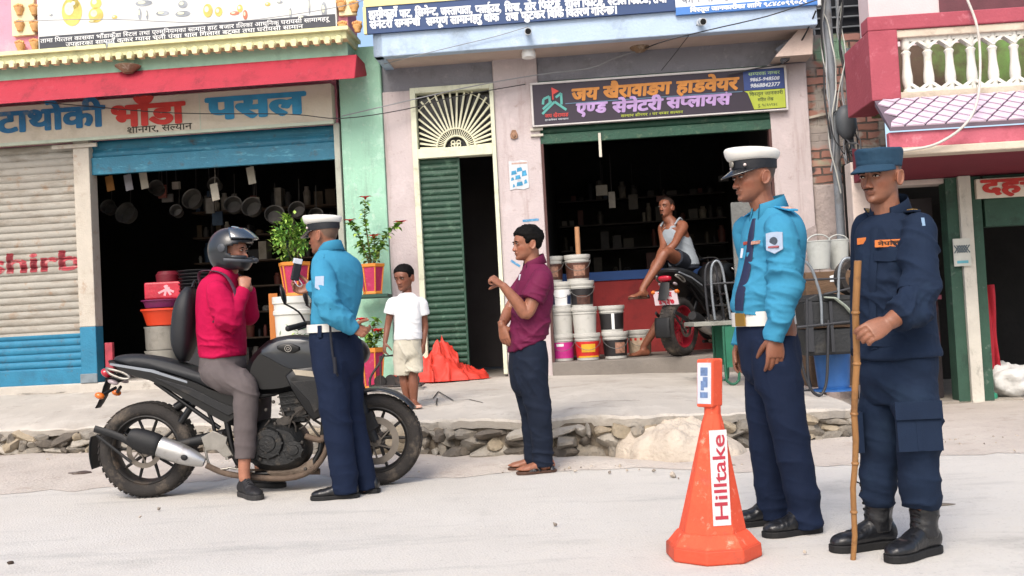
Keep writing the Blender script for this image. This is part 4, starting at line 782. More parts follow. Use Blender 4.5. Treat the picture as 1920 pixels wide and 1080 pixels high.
# small lattice plate on the post
x, z = FC.L(1804, 473, -.13); t = thing('notice_plate', 'white plate with a blue knot pattern nailed to the white post', 'notice', FC.W(x, -.13, z), FC.ang); hw, hh = .075, .125
mb = MB(); mb.box(-hw, hw, 0, .012, -hh, hh); obj('plate', mb, mat('plate_white', '#b9bbb2', .7, .1, 9), t); mb = MB()
for i in range(-2, 3):
    for sg in (1, -1): mb.obox((i * .022, -.003, .03), (.035 * .7, 0, .035 * sg), (0, .0015 + .0006 * (sg > 0), 0), (-.0035 * sg, 0, .003))
obj('knot_pattern', mb, mat('knot_ink', '#46565e', .7, bump=0), t); mb = MB(); mb.box(-.05, .05, -.003, -.0005, -.1, -.075); obj('pattern_band', mb, mat('knot_blue', '#5fa0ae', .7), t)
# hanging red cloth, white sack, green jar, brown pot
mb = MB(); V = []; n = 14
for i in range(16):
    t_ = i / 15
    for j in range(n):
        u = j / (n - 1); V.append((u * .13 - .02 + .06 * t_ * math.sin(3 * u), .02 * math.sin(u * 12 + t_) + .02 * math.sin(t_ * 7 + u * 4), -t_ * (1.0 if u < .75 else .8) * 1.0))
mb.add(V, [(i * n + j, i * n + j + 1, (i + 1) * n + j + 1, (i + 1) * n + j) for i in range(15) for j in range(n - 1)]); x, z = FC.L(1836, 535, .15)
o = obj('red_cloth', mb, mat('red_fabric', '#9c1f2d', .85, .12, 9), smooth=180); o.location = FC.W(x, .12, z); o.modifiers.new('thick', 'SOLIDIFY').thickness = .008; prop(o, 'bright red cloth hanging beside the green door frame at the right', 'cloth')
def blob(name, label, cat, p, r, m, seed, amp=.2, f=3, n=28, k=18, tie=False, group=None):
    mb = MB(); mb.ell((0, 0, r[2]), (r[0], 0, 0), (0, r[1], 0), (0, 0, r[2]), n, k); V = np.array(mb.v); c = np.array([0, 0, r[2]]); d = (V - c); q = fbm(V * f / max(r) * .5, seed, 4); V = c + d * (1 + amp * q)[:, None]; V[:, 2] = np.maximum(V[:, 2], 0); mb.v = [tuple(v) for v in V]
    o = obj(name, mb, m, smooth=180); o.location = p; return prop(o, label, cat, group)
SACK = mat('white_sack', '#c9c9c6', .75, .06, 9, .3, 40)
p = FC.W(xc(1898, 750, .1), .15, .05); blob('white_sack', 'bulging white plastic sack on the floor at the right edge', 'sack', p, (.22, .2, .155), SACK, 4, .3, 5)
p = FC.W(xc(1862, 750, -.02), .0, .05); mb = MB(); mb.lathe([(.045, 0), (.05, .02), (.045, .045), (.02, .06), (.02, .07)], 16); o = obj('plastic_jar', mb, mat('green_plastic', '#2b8064', .4, .1), smooth=40); o.location = p; prop(o, 'small green plastic jar beside the white sack', 'jar')
p = FC.W(xc(1855, 715, .3), .35, .05); blob('clay_pot', 'brown lump of clay ware in the dark doorway behind the white sack', 'pot', p, (.12, .1, .12), mat('brown_clay', '#4a3226', .8, .3, 9), 9, .25, 4)
# pale hose dropping from the balcony
q = [(1812, -5, ya), (1832, 50, ya - .05), (1838, 120, ya - .1), (1832, 190, yo), (1808, 235, yo - .05), (1760, 268, yo - .02), (1712, 280, yo), (1640, 288, yo)]
pts = []
for px, py, y in q: x, z = FC.L(px, py, y - .03); pts.append(FC.W(x, y - .03, z))
mb = MB(); mb.tube(pts, .011, 8, sub=5); prop(obj('hose', mb, mat('pale_hose', '#bcb6ae', .6, .15, 9), smooth=60, org=pts[0]), 'pale plastic hose looping down over the balustrade and the tiled awning', 'hose')
# ================================================================== people: building blocks
def V3(*a): return Vector(a)
UP = Vector((0, 0, 1))
def edges_of(F):
    e = set()
    for f in F:
        for i in range(len(f)):
            a, b = f[i], f[(i + 1) % len(f)]; e.add((a, b) if a < b else (b, a))
    return np.array(list(e))
def remesh(mb, voxel, it=2, fac=.5):
    """union of overlapping closed shapes as one continuous skin -> (V Nx3, F Mx4, normals)"""
    me = bpy.data.meshes.new('t'); me.from_pydata([tuple(v) for v in mb.v], [], mb.f)
    bm = bmesh.new(); bm.from_mesh(me); bmesh.ops.recalc_face_normals(bm, faces=bm.faces); bm.to_mesh(me); bm.free()
    o = bpy.data.objects.new('t', me); COL.objects.link(o); m = o.modifiers.new('r', 'REMESH'); m.mode = 'VOXEL'; m.voxel_size = voxel; m.adaptivity = 0
    dg = bpy.context.evaluated_depsgraph_get(); e = bpy.data.meshes.new_from_object(o.evaluated_get(dg)); bpy.data.objects.remove(o); bpy.data.meshes.remove(me)
    n = len(e.vertices); V = np.empty(n * 3); e.vertices.foreach_get('co', V); V = V.reshape(-1, 3)
    ed = np.empty(len(e.edges) * 2, int); e.edges.foreach_get('vertices', ed); ed = ed.reshape(-1, 2)
    F = np.empty(len(e.loops), int); e.loops.foreach_get('vertex_index', F); F = F.reshape(-1, 4)
    deg = np.bincount(ed.ravel(), minlength=n)[:, None]
    for _ in range(it):
        S = np.stack([np.bincount(ed[:, 0], V[ed[:, 1], k], n) + np.bincount(ed[:, 1], V[ed[:, 0], k], n) for k in range(3)], 1); V = V + (S / deg - V) * fac
    bpy.data.meshes.remove(e); return V, F, normals(V, F)
def normals(V, F):
    fn = np.cross(V[F[:, 2]] - V[F[:, 0]], V[F[:, 3]] - V[F[:, 1]]); N = np.zeros_like(V)
    for k in range(4):
        for c in range(3): N[:, c] += np.bincount(F[:, k], fn[:, c], len(V))
    return N / (np.linalg.norm(N, axis=1)[:, None] + 1e-12)
def mesh_obj(name, V, F, m, parent, org, col=None, mi=None):
    me = bpy.data.meshes.new(name); me.from_pydata((np.asarray(V) - np.array(org)).tolist(), [], np.asarray(F).tolist())
    for q in (m if isinstance(m, (list, tuple)) else [m]): me.materials.append(q)
    me.polygons.foreach_set('use_smooth', [True] * len(me.polygons))
    if mi is not None: me.polygons.foreach_set('material_index', list(map(int, mi)))
    if col is not None:
        a = me.color_attributes.new('col', 'FLOAT_COLOR', 'POINT'); a.data.foreach_set('color', np.concatenate([col, np.ones((len(col), 1))], 1).ravel())
    o = bpy.data.objects.new(name, me); COL.objects.link(o); o.parent = parent; return o
def folds(V, N, specs, base=.0025, bs=14, seed=0):
    """cloth folds: specs = (centre, radius, direction across the folds, wavelength, amplitude)"""
    d = base * (fbm(V * bs, seed, 3) + .35 * ((1 - np.abs(vnoise(V * bs * 1.6, seed + 50))) ** 6 - .15))
    for k, (c, r, dr, wl, am) in enumerate(specs):
        c = np.array(c); dr = np.array(dr, float); dr /= np.linalg.norm(dr); q = V - c; w_ = np.exp(-(q * q).sum(1) / (r * r))
        e1 = np.cross(dr, [.3, .9, .2]); e1 /= np.linalg.norm(e1); e2 = np.cross(dr, e1)
        wp = .35 * np.stack([vnoise(V * .5 / wl, seed + k * 7 + 1), vnoise(V * .5 / wl, seed + k * 7 + 2), 0 * V[:, 0]], 1)
        s = np.stack([V @ dr / wl * .95, V @ e1 / wl * .30, V @ e2 / wl * .30], 1) + wp + 17 * k
        d = d + am * w_ * (1.9 * ((1 - np.abs(vnoise(s, seed + k * 7 + 3))) ** 3 - .33) + .45 * ((1 - np.abs(vnoise(s * 1.9 + 5, seed + k * 7 + 4))) ** 5 - .2))
    return V + N * d[:, None]
def cloth(name, mb, m, parent, org, voxel=.007, specs=(), base=.0025, bs=14, seed=0, it=2, mi=None):
    V, F, N = remesh(mb, voxel, it); V = folds(V, N, specs, base, bs, seed)
    return mesh_obj(name, V, F, m, parent, org, mi=mi(V, F) if mi else None)
def ring(c, lat, fw, a, b, n=28, p=2.4):
    r = []
    for k in range(n):
        t = 2 * math.pi * k / n; x, y = math.cos(t), math.sin(t); x = math.copysign(abs(x) ** (2 / p), x); y = math.copysign(abs(y) ** (2 / p), y); r.append(Vector(c) + lat * (x * a) + fw * (y * b))
    return r
def torso(mb, rows, lat, fw, sub=4, p=2.3):
    """rows: (centre, half width, half depth)"""
    pts = [r[0] for r in rows]; rad = [(r[1], r[2]) for r in rows]; pts, rad = smooth_path([Vector(q) for q in pts], rad, sub)
    mb.loft([ring(c, lat, fw, a, b, 28, p) for c, (a, b) in zip(pts, rad)])
def limb(mb, pts, rad, n=16, sub=5): mb.tube(pts, rad, n, sub=sub, rnd=True)
# ---- head: profile loft with brow, nose, lips, ears (origin between the ears, chin at -0.11)
HZ = np.array([0, .008, .02, .035, .05, .065, .085, .105, .125, .145, .165, .185, .203, .216, .2235, .2255])
HF = np.array([.066, .080, .085, .081, .084, .083, .081, .080, .087, .087, .080, .067, .047, .026, .008, .0])
HB = np.array([.032, .008, -.025, -.045, -.056, -.064, -.077, -.090, -.099, -.104, -.103, -.095, -.078, -.055, -.033, -.02])
HW = np.array([.018, .031, .042, .0505, .0565, .061, .0665, .069, .072, .0745, .0735, .067, .053, .036, .018, .008])
class Head:
    def __init__(s, o, f, sc=1.0, roll=0.0, wid=1.0):
        s.o = Vector(o); s.f = Vector(f).normalized(); r = s.f.cross(UP).normalized(); u = r.cross(s.f).normalized()
        s.r = (r * math.cos(roll) + u * math.sin(roll)); s.u = (u * math.cos(roll) - r * math.sin(roll)); s.sc = sc; s.wid = wid
    def w(s, x, y, z): return s.o + (s.r * (x * s.wid) + s.f * y + s.u * (z - .11)) * s.sc
    def loc(s, V):
        q = (np.asarray(V) - np.array(s.o)) / s.sc; return np.stack([q @ np.array(s.r) / s.wid, q @ np.array(s.f), q @ np.array(s.u) + .11], 1)
    def skull(s, off=0.0, n=44, nz=46, mask=None):
        zs = np.concatenate([np.linspace(0, .03, 9)[:-1], np.linspace(.03, .2, 30)[:-1], np.linspace(.2, .2255, 9)]); rings = []
        for z in zs:
            f, b, w_ = (np.interp(z, HZ, a) for a in (HF, HB, HW)); yc = -.012 * min(1, z / .05) + .02 * max(0, 1 - z / .05); r = []
            for k in range(n):
                t = 2 * math.pi * k / n; c, sn = math.cos(t), math.sin(t); pw = 2 / (2.15 if sn > 0 else 2.25)
                x = math.copysign(abs(c) ** pw, c) * w_; y = yc + math.copysign(abs(sn) ** pw, sn) * ((f - yc) if sn > 0 else (yc - b))
                if sn > 0:       # eye sockets, cheeks
                    for sx in (-1, 1):
                        y -= .009 * math.exp(-((x - sx * .031) / .017) ** 2 - ((z - .112) / .010) ** 2)
                        y += .004 * math.exp(-((x - sx * .042) / .016) ** 2 - ((z - .085) / .014) ** 2)
                        y -= .004 * math.exp(-((x - sx * .045) / .014) ** 2 - ((z - .055) / .016) ** 2)
                if mask is not None:
                    o_ = mask(x, y, z); rr = math.hypot(x, y - yc) + 1e-6; x += x / rr * o_; y += (y - yc) / rr * o_
                r.append((x, y, z + (mask(x, y, z) * max(0, (z - .15) / .07) if mask is not None else 0)))
            rings.append([s.w(*p) for p in r])
        return rings
    def build(s, mb, mouth=0.0, nose=1.0):
        mb.loft(s.skull()); W = s.w; e = lambda c, a, b, d, k=12: mb.ell(W(*c), s.r * a * s.sc, s.f * b * s.sc, s.u * d * s.sc, k, 8)
        rg = []
        for z, y, a in ((.122, .088, .006), (.112, .0895, .0075), (.1, .095, .0085), (.088, .102, .0105), (.079, .108, .014), (.072, .1105, .0158), (.066, .106, .0145), (.062, .094, .010)):
            y = .075 + (y - .075) * nose; rg.append([W(a * math.cos(t), .07 + (y - .07) * max(0, math.sin(t)) ** .9 - .012 * max(0, -math.sin(t)), z) for t in [2 * math.pi * k / 14 for k in range(14)]])
        mb.loft(rg)
        for sx in (-1, 1):
            e((sx * .0125, .091, .0695), .0075, .011, .0075); e((sx * .031, .0725, .1115), .0145, .0125, .0115); e((sx * .029, .080, .1265), .021, .0095, .0055)
            # ear: rim and plate
            c = (sx * .0735, -.014, .098); rim = []
            for t in np.linspace(0, 2 * math.pi, 15)[:-1]: rim.append(W(c[0] + sx * (.006 + .006 * -math.cos(t) * -1 * .0 + .007 * (math.cos(t) < 0)), c[1] + .017 * math.cos(t) - .006 * math.sin(t), c[2] + .029 * math.sin(t)))
            mb.tube(rim, .0048 * s.sc, 8, close=True); mb.ell(W(c[0] + sx * .004, c[1], c[2]), s.r * .0075 * s.sc, (s.f * .015 - s.u * .003) * s.sc, (s.u * .026 - s.f * .004) * s.sc, 12, 8)
        e((0, .0835, .0505), .0225, .0085, .0055); e((0, .0825, .0415), .0195, .0085, .006); e((0, .0755, .017), .019, .013, .014)
    def colour(s, V, base, hair=(.012, .010, .009), stub=.0, fade=None, lips=(.62, .42, .40)):
        """colour per vertex: lips, painted shade of the mouth line, stubble and cropped hair"""
        q = s.loc(V); x, y, z = q.T; C = np.tile(np.array(lin(base)), (len(V), 1)); inh = (np.abs(x) < .1) & (y > -.13) & (y < .125) & (z > -.01) & (z < .25)
        def mixc(wt, c): nonlocal C; C = C * (1 - wt[:, None]) + np.array(c) * wt[:, None]
        flush = np.exp(-((np.abs(x) - .042) / .02) ** 2 - ((z - .078) / .02) ** 2) * (y > .03) + np.exp(-(x / .018) ** 2 - ((z - .072) / .014) ** 2) * (y > .08) + np.exp(-((np.abs(x) - .078) / .008) ** 2 - ((z - .098) / .03) ** 2); mixc(.55 * np.clip(flush, 0, 1) * inh, np.array(lin(base)) * np.array((1.12, .82, .74)))
        lipw = np.exp(-(x / .019) ** 4 - ((z - .046) / .0075) ** 4) * (y > .07) * inh; mixc(.75 * lipw, np.array(lin(base)) * np.array(lips))
        mixc(.7 * np.exp(-(x / .02) ** 4 - ((z - .0462) / .0018) ** 2) * (y > .07) * inh, np.array(lin(base)) * .25)  # dark line where the lips meet: crease shade painted into the skin colour
        if stub:
            jaw = np.clip(1 - np.abs(z - .03) / .032, 0, 1) * (y > -.02) * inh; jaw = jaw * np.clip((y + .03) / .03, 0, 1) * (1 - lipw); up_ = np.exp(-((z - .058) / .005) ** 2 - (x / .026) ** 4) * (y > .06) * inh; mixc(stub * np.clip(jaw + up_ * 1.2, 0, 1), np.array(lin(base)) * .3)
        if fade is not None:
            h = hairmask(y, z, fade) + .004 * vnoise(V * 150, 3); mixc(np.clip(h / .018, 0, 1) * .92 * inh * ((np.abs(x) < .0765) | (z > .13)), hair)
        return C
def hairmask(y, z, up_=0.0):
    ln = np.interp(y, [-.12, -.085, -.045, -.022, -.012, .008, .022, .04, .062, .085], [.03, .04, .07, .115, .125, .105, .1, .15, .158, .172]) + up_
    return z - ln
def hair(hd, m, parent, org, thick=.012, up_=0.0, rag=.006, seed=1, fringe=0.0):
    def mk(x, y, z):
        h = float(hairmask(np.array([y]), np.array([z]), up_ - fringe * max(0, y) / .08 * .02)[0]); t = max(0, min(1, h / .022)); t = t * t * (3 - 2 * t)
        return (thick + rag * float(fbm([[x * 60, y * 60, z * 60]], seed)[0])) * t - .006 * (1 - t)
    mb = MB(); mb.loft(hd.skull(mask=mk, n=52)); return obj('hair', mb, m, parent, smooth=180, org=org)
EYEW = mat('eye_white', '#b9b0a6', .25, .02, bump=0); IRIS = mat('iris_dark', '#140d0a', .15, bump=0); HAIRM = mat('black_hair', '#0b0908', .75, .4, 90, .9, 160, stretch=(1, 1, .3), spec=.12)
def eyes(hd, parent, org, look=0.0, brow=1.0, open_=1.0):
    for sx in (-1, 1):
        c = hd.w(sx * .031, .0795, .1105); mb = MB(); mb.ell(c, hd.r * .0125 * hd.sc, hd.f * .0062 * hd.sc, hd.u * .0042 * open_ * hd.sc, 14, 8)
        c2 = hd.w(sx * .031 + look, .0835, .1108); mb.ell(c2, hd.r * .0052 * hd.sc, hd.f * .003 * hd.sc, hd.u * .0042 * open_ * hd.sc, 10, 6, m=1); obj('eye', mb, [EYEW, IRIS], parent, smooth=180, org=org)
        mb = MB(); mb.tube([hd.w(sx * .013, .0880, .1262), hd.w(sx * .028, .0900, .1285), hd.w(sx * .041, .0850, .1262), hd.w(sx * .051, .0735, .1195)], [(.0026 * brow, .0028), (.0034 * brow, .0028), (.0028 * brow, .0024), (.001, .001)], 8, sub=3, ref=hd.u); obj('eyebrow', mb, HAIRM, parent, smooth=180, org=org)
        mb = MB(); mb.tube([hd.w(sx * .016, .0825, .1105), hd.w(sx * .024, .0865, .1148), hd.w(sx * .034, .0865, .1152), hd.w(sx * .046, .0775, .1105)], [.0014, .0018, .0018, .0012], 6, sub=3); obj('eyelash', mb, HAIRM, parent, smooth=180, org=org)
# ---- hand with five fingers
def hand(mb, W, d, n, s, sc=1.0, curl=(.25, .3, .35, .4), spread=.06, thumb=(.75, .55, .2), wrist=.024):
    """W wrist, d towards the knuckles, n out of the back of the hand, s towards the thumb"""
    W = Vector(W); d = Vector(d).normalized(); n = Vector(n); n = (n - d * n.dot(d)).normalized(); s = Vector(s); s = (s - d * s.dot(d) - n * s.dot(n)).normalized()
    mb.tube([W - d * .03 * sc, W, W + d * .03 * sc, W + d * .065 * sc, W + d * .092 * sc], [(.022 * sc, wrist * sc), (.020 * sc, .026 * sc), (.0175 * sc, .034 * sc), (.0155 * sc, .0405 * sc), (.0115 * sc, .039 * sc)], 16, sub=3, ref=n, rnd=False)
    for k, (off, L, r) in enumerate(((.0295, .070, .0088), (.0098, .078, .0091), (-.0098, .072, .0087), (-.0285, .056, .0077))):
        c = curl[k]; a1, a2, a3 = (c if hasattr(c, '__len__') else (c, c * 1.35, c * .8)); p = W + (d * .085 + s * off) * sc; sd = s * spread * (1.5 - k) / 1.5
        pts, th = [p - d * .02 * sc], 0
        pts.append(p)
        for seg, a in ((.46, a1), (.30, a2), (.24, a3)):
            th += a; dr = (d * math.cos(th) - n * math.sin(th) + sd * math.cos(th)).normalized(); p = p + dr * (L * seg * sc); pts.append(p)
        mb.tube(pts, [r * .95 * sc, r * 1.08 * sc, r * sc, r * .92 * sc, r * .74 * sc], 10, sub=2, rnd=True)
    a, b, c = thumb; p = W + (d * .022 + s * .022 - n * .006) * sc; pts = [p]
    for L, (u_, v_, w_) in ((.042, (a, .6, .25 + c)), (.031, (a * b, .8, .3 + c * 1.5)), (.025, (a * b * .6, .9, .35 + c * 2))):
        p = p + (s * u_ + d * v_ - n * w_).normalized() * (L * sc); pts.append(p)
    mb.tube(pts, [.0145 * sc, .0125 * sc, .0105 * sc, .008 * sc], 10, sub=2, rnd=True)
# ---- shoe
def shoe_rings(A, t, L, wd, ht, z0=0.0, n=18, low=False):
    A = Vector(A); t = Vector((t[0], t[1], 0)).normalized(); b = Vector((-t.y, t.x, 0)); R_ = []
    for s_, h, w_, zb in ((0, .45, .45, .25), (.03, .72, .68, .06), (.1, .9, .76, 0), (.22, 1.0, .76, 0), (.34, .98, .75, 0), (.46, .8, .8, 0), (.6, .6, .93, 0), (.72, .5, 1.0, 0), (.84, .45, .93, 0), (.93, .38, .72, .03), (.985, .27, .4, .08), (1.0, .2, .15, .12)):
        c = A + t * ((s_ - .24) * L); r = []
        for k in range(n):
            a = 2 * math.pi * k / n; x = math.copysign(abs(math.cos(a)) ** .75, math.cos(a)) * w_ * wd * (1 if math.sin(a) < 0.2 else 1 - .45 * (math.sin(a) - .2) * (1 if s_ < .55 else .6)); zz = .5 + .5 * math.copysign(abs(math.sin(a)) ** .75, math.sin(a))
            r.append(c + b * x + UP * (z0 + ht * (zb + (h - zb) * zz)))
        R_.append(r)
    return R_
def shoe(name, parent, org, A, t, L, m, msole, wd=.047, ht=.105, sole=.024, laces=None, heel=True, z0=0.0):
    mb = MB(); mb.loft(shoe_rings(A, t, L, wd, ht, z0 + sole * .6)); V, F, N = remesh(mb, .005, 2); V = folds(V, N, [(Vector(A) + Vector((t[0], t[1], 0)).normalized() * L * .38 + UP * .06, .05, (t[0], t[1], .2), .022, .004)], .001, 30); o = mesh_obj(name, V, F, m, parent, org)
    A = Vector((A[0], A[1], 0)); td = Vector((t[0], t[1], 0)).normalized(); b = Vector((-td.y, td.x, 0)); mb = MB()
    out = [(s_, w_) for s_, w_ in ((-.015, .3), (.02, .62), (.1, .8), (.25, .8), (.42, .8), (.58, .95), (.72, 1.06), (.84, 1.0), (.94, .78), (1.0, .45), (1.02, .12))]
    poly = [A + td * ((s_ - .24) * L) + b * w_ * wd for s_, w_ in out] + [A + td * ((s_ - .24) * L) - b * w_ * wd for s_, w_ in out[::-1]]
    mb.prism([(p.x, p.y) for p in poly], sole, lambda x, y, c: (x, y, z0 + .001 + c + (.004 if False else 0))); obj('sole', mb, msole, o, org=org, bevel=.004)
    if laces is not None:
        mb = MB()
        for k in range(4):
            s_ = .36 + .055 * k; zt = z0 + sole * .6 + ht * np.interp(s_, [.34, .46, .6], [1.0, .82, .63]); c = A + td * ((s_ - .24) * L)
            mb.tube([c - b * wd * .42 + UP * (zt - .008), c + UP * (zt + .001), c + b * wd * .42 + UP * (zt - .008)], .0028, 6, sub=3)
        obj('lace', mb, laces, o, org=org)
    return o
def skinmat(name, rough=.46, var=.16):
    m = mat(name, '#808080', rough, var, 32, .3, 260, attr='col', spec=.45); return m
SKIN = skinmat('skin')
def body(root, org, mb, voxel, colour, it=2):
    V, F, N = remesh(mb, voxel, it); return mesh_obj('body', V, F, SKIN, root, org, col=colour(V))
def person(label, base, cat='person', group=None): return thing('person', label, cat, base)
def sleeve(mb, nb, sh, el, wr, r=(.062, .072, .065, .061, .058, .050, .042), ext=.03, n=20):
    sh, el, wr = Vector(sh), Vector(el), Vector(wr); a = seg3(sh, nb, .42) - UP * .035
    mb.tube([a, seg3(sh, el, .02), seg3(sh, el, .3), seg3(sh, el, .75), el, seg3(el, wr, .35), seg3(el, wr, .8), wr + (wr - el).normalized() * ext], [r[0] * .8, r[0], r[1], r[2], r[3], r[4], r[5], r[6]], n, sub=5)
def seg3(a, b, t): return Vector(a).lerp(Vector(b), t)
def patch_on(name, c, nrm, upv, hw, hh, m, parent, org, th=.004, poly=None):
    n = Vector(nrm).normalized(); u = Vector(upv); u = (u - n * u.dot(n)).normalized(); r = u.cross(n); mb = MB(); c = Vector(c); P_ = poly or [(-1, -1), (1, -1), (1, 1), (-1, 1)]
    mb.prism([(a * hw, b * hh) for a, b in P_], th, lambda a, b, k: c + r * a + u * b + n * k); return obj(name, mb, m, parent, org=org, bevel=.001)
def snap(o_mesh, p, d):
    """first hit of the child mesh along d from p, in world space"""
    r = o_mesh.ray_cast(Vector(p) - (o_mesh.parent.location if o_mesh.parent else Vector()), Vector(d).normalized()); return (r[1] + o_mesh.parent.location, r[2]) if r[0] else (Vector(p), -Vector(d).normalized())
def camdir(px, py): return ray(px, py).normalized()
CAMP = Vector((0, 0, CAMH))
def pin(name, child, px, py, hw, hh, m, root, org, th=.004, upv=UP, poly=None, lift=.0, tilt=None):
    """sew a flat patch on a garment where the photo shows it"""
    bpy.context.view_layer.update(); h, n = snap(child, CAMP, camdir(px, py)); n = (n * .75 - camdir(px, py) * .25).normalized() if tilt is None else Vector(tilt); return patch_on(name, h - n * .002 + n * lift, n, upv, hw, hh, m, root, org, th, poly)
# ================================================================== the people
SHIRTB = mat('uniform_sky_blue', '#387e9d', .88, .06, 12, .25, 220, spec=.1); NAVY = mat('uniform_navy', '#141e33', .85, .10, 9, .25, 220, spec=.15); BLK = mat('black_leather', '#17181b', .32, .2, 14, .2, 120, spec=.5); SOLE = mat('black_sole', '#121213', .7, .2, 20); LACE = mat('black_lace', '#0e0e10', .8)
WCAP = mat('white_cap_cloth', '#cfcdc6', .7, .04, 9, .1, 150); BANDM = mat('cap_band_black', '#14161c', .6, .1, 12); VIS = mat('visor_black', '#16181d', .18, .1, 9, 0, coat=.6); BELT = mat('white_belt', '#c9c6bf', .5, .04, 12); TIE = mat('navy_tie', '#161d3c', .7, .1, 20); BRASS = mat('brass', '#b89048', .35, .1, 9, 0, metal=.8)
def peaked_cap(hd, root, org, tilt=-.1, sc=1.0):
    """white topped police cap: dark band, flared white crown, shiny peak"""
    cap = lambda a, y, z: hd.w(a, y, z)
    def rg(z, a, bf, bb, n=36, dz=0.0): return [cap(a * math.cos(t), -.008 + (bf if math.sin(t) > 0 else bb) * math.sin(t), z + dz * math.sin(t) + tilt * 0) for t in [2 * math.pi * k / n for k in range(n)]]
    mb = MB(); mb.loft([rg(.140, .080, .104, .104), rg(.150, .081, .105, .106), rg(.178, .084, .108, .108), rg(.186, .083, .107, .107)]); band = obj('cap_band', mb, BANDM, root, smooth=50, org=org)
    mb = MB(); mb.loft([rg(.182, .086, .110, .108, dz=.004), rg(.190, .094, .122, .115, dz=.006), rg(.204, .101, .130, .121, dz=.010), rg(.222, .104, .133, .123, dz=.014), rg(.230, .100, .128, .118, dz=.014), rg(.233, .08, .1, .092, dz=.010), rg(.234, .03, .04, .03, dz=.004)]); obj('cap_crown', mb, WCAP, root, smooth=70, org=org)
    mb = MB(); top, bot = [], []
    N = 20; V = []; rows = 5
    for i in range(rows + 1):
        q = i / rows
        for k in range(N + 1):
            t = R(18) + R(144) * k / N; rx = .082 + .012 * q; ry = .106 + (.062 * math.sin((t - R(18)) / R(144) * math.pi) ** .6) * q; z = .152 - .040 * q * math.sin((t - R(18)) / R(144) * math.pi) - .012 * math.cos(t) ** 2; V.append((rx * math.cos(t), -.008 + ry * math.sin(t), z))
    mb.add([cap(*p) for p in V], [(i * (N + 1) + k, i * (N + 1) + k + 1, (i + 1) * (N + 1) + k + 1, (i + 1) * (N + 1) + k) for i in range(rows) for k in range(N)]); o = obj('cap_visor', mb, VIS, root, smooth=180, org=org); o.modifiers.new('t', 'SOLIDIFY').thickness = .004
    for sx in (-1, 1): mb = MB(); mb.ell(hd.w(sx * .062, .072, .16), hd.r * .008, hd.f * .008, hd.u * .008, 10, 6); obj('cap_button', mb, mat('silver_button', '#c9b9b4', .3, metal=.5), root, smooth=180, org=org)
    mb = MB(); mb.ell(hd.w(0, .103, .172), hd.r * .018, hd.f * .006, hd.u * .017, 12, 8); obj('cap_badge', mb, mat('badge_silver', '#8f8a80', .4, metal=.6), root, smooth=180, org=org)
def collar(mb, c, fw, lat, a, b, h, open_=.02, tilt=.35):
    """turned-down collar: an open band around the neck, higher at the back"""
    n = 40; r0, r1, r2 = [], [], []
    for k in range(n + 1):
        t = R(90) + R(open_ * 600) + (2 * math.pi - 2 * R(open_ * 600)) * k / n; ca, sa = math.cos(t), math.sin(t); q = max(0, sa)
        r0.append(c + lat * ca * a + fw * sa * b + UP * (h * .15 - tilt * h * sa)); r1.append(c + lat * ca * a * .93 + fw * sa * b * .93 + UP * (h - tilt * h * 1.1 * sa)); r2.append(c + lat * ca * a * 1.16 + fw * sa * b * 1.2 + UP * (h * .1 - tilt * h * sa - .022 * q - .012))
    V = r0 + r1 + r2; m_ = n + 1; mb.add(V, [(i, i + 1, m_ + i + 1, m_ + i) for i in range(n)] + [(m_ + i, m_ + i + 1, 2 * m_ + i + 1, 2 * m_ + i) for i in range(n)])

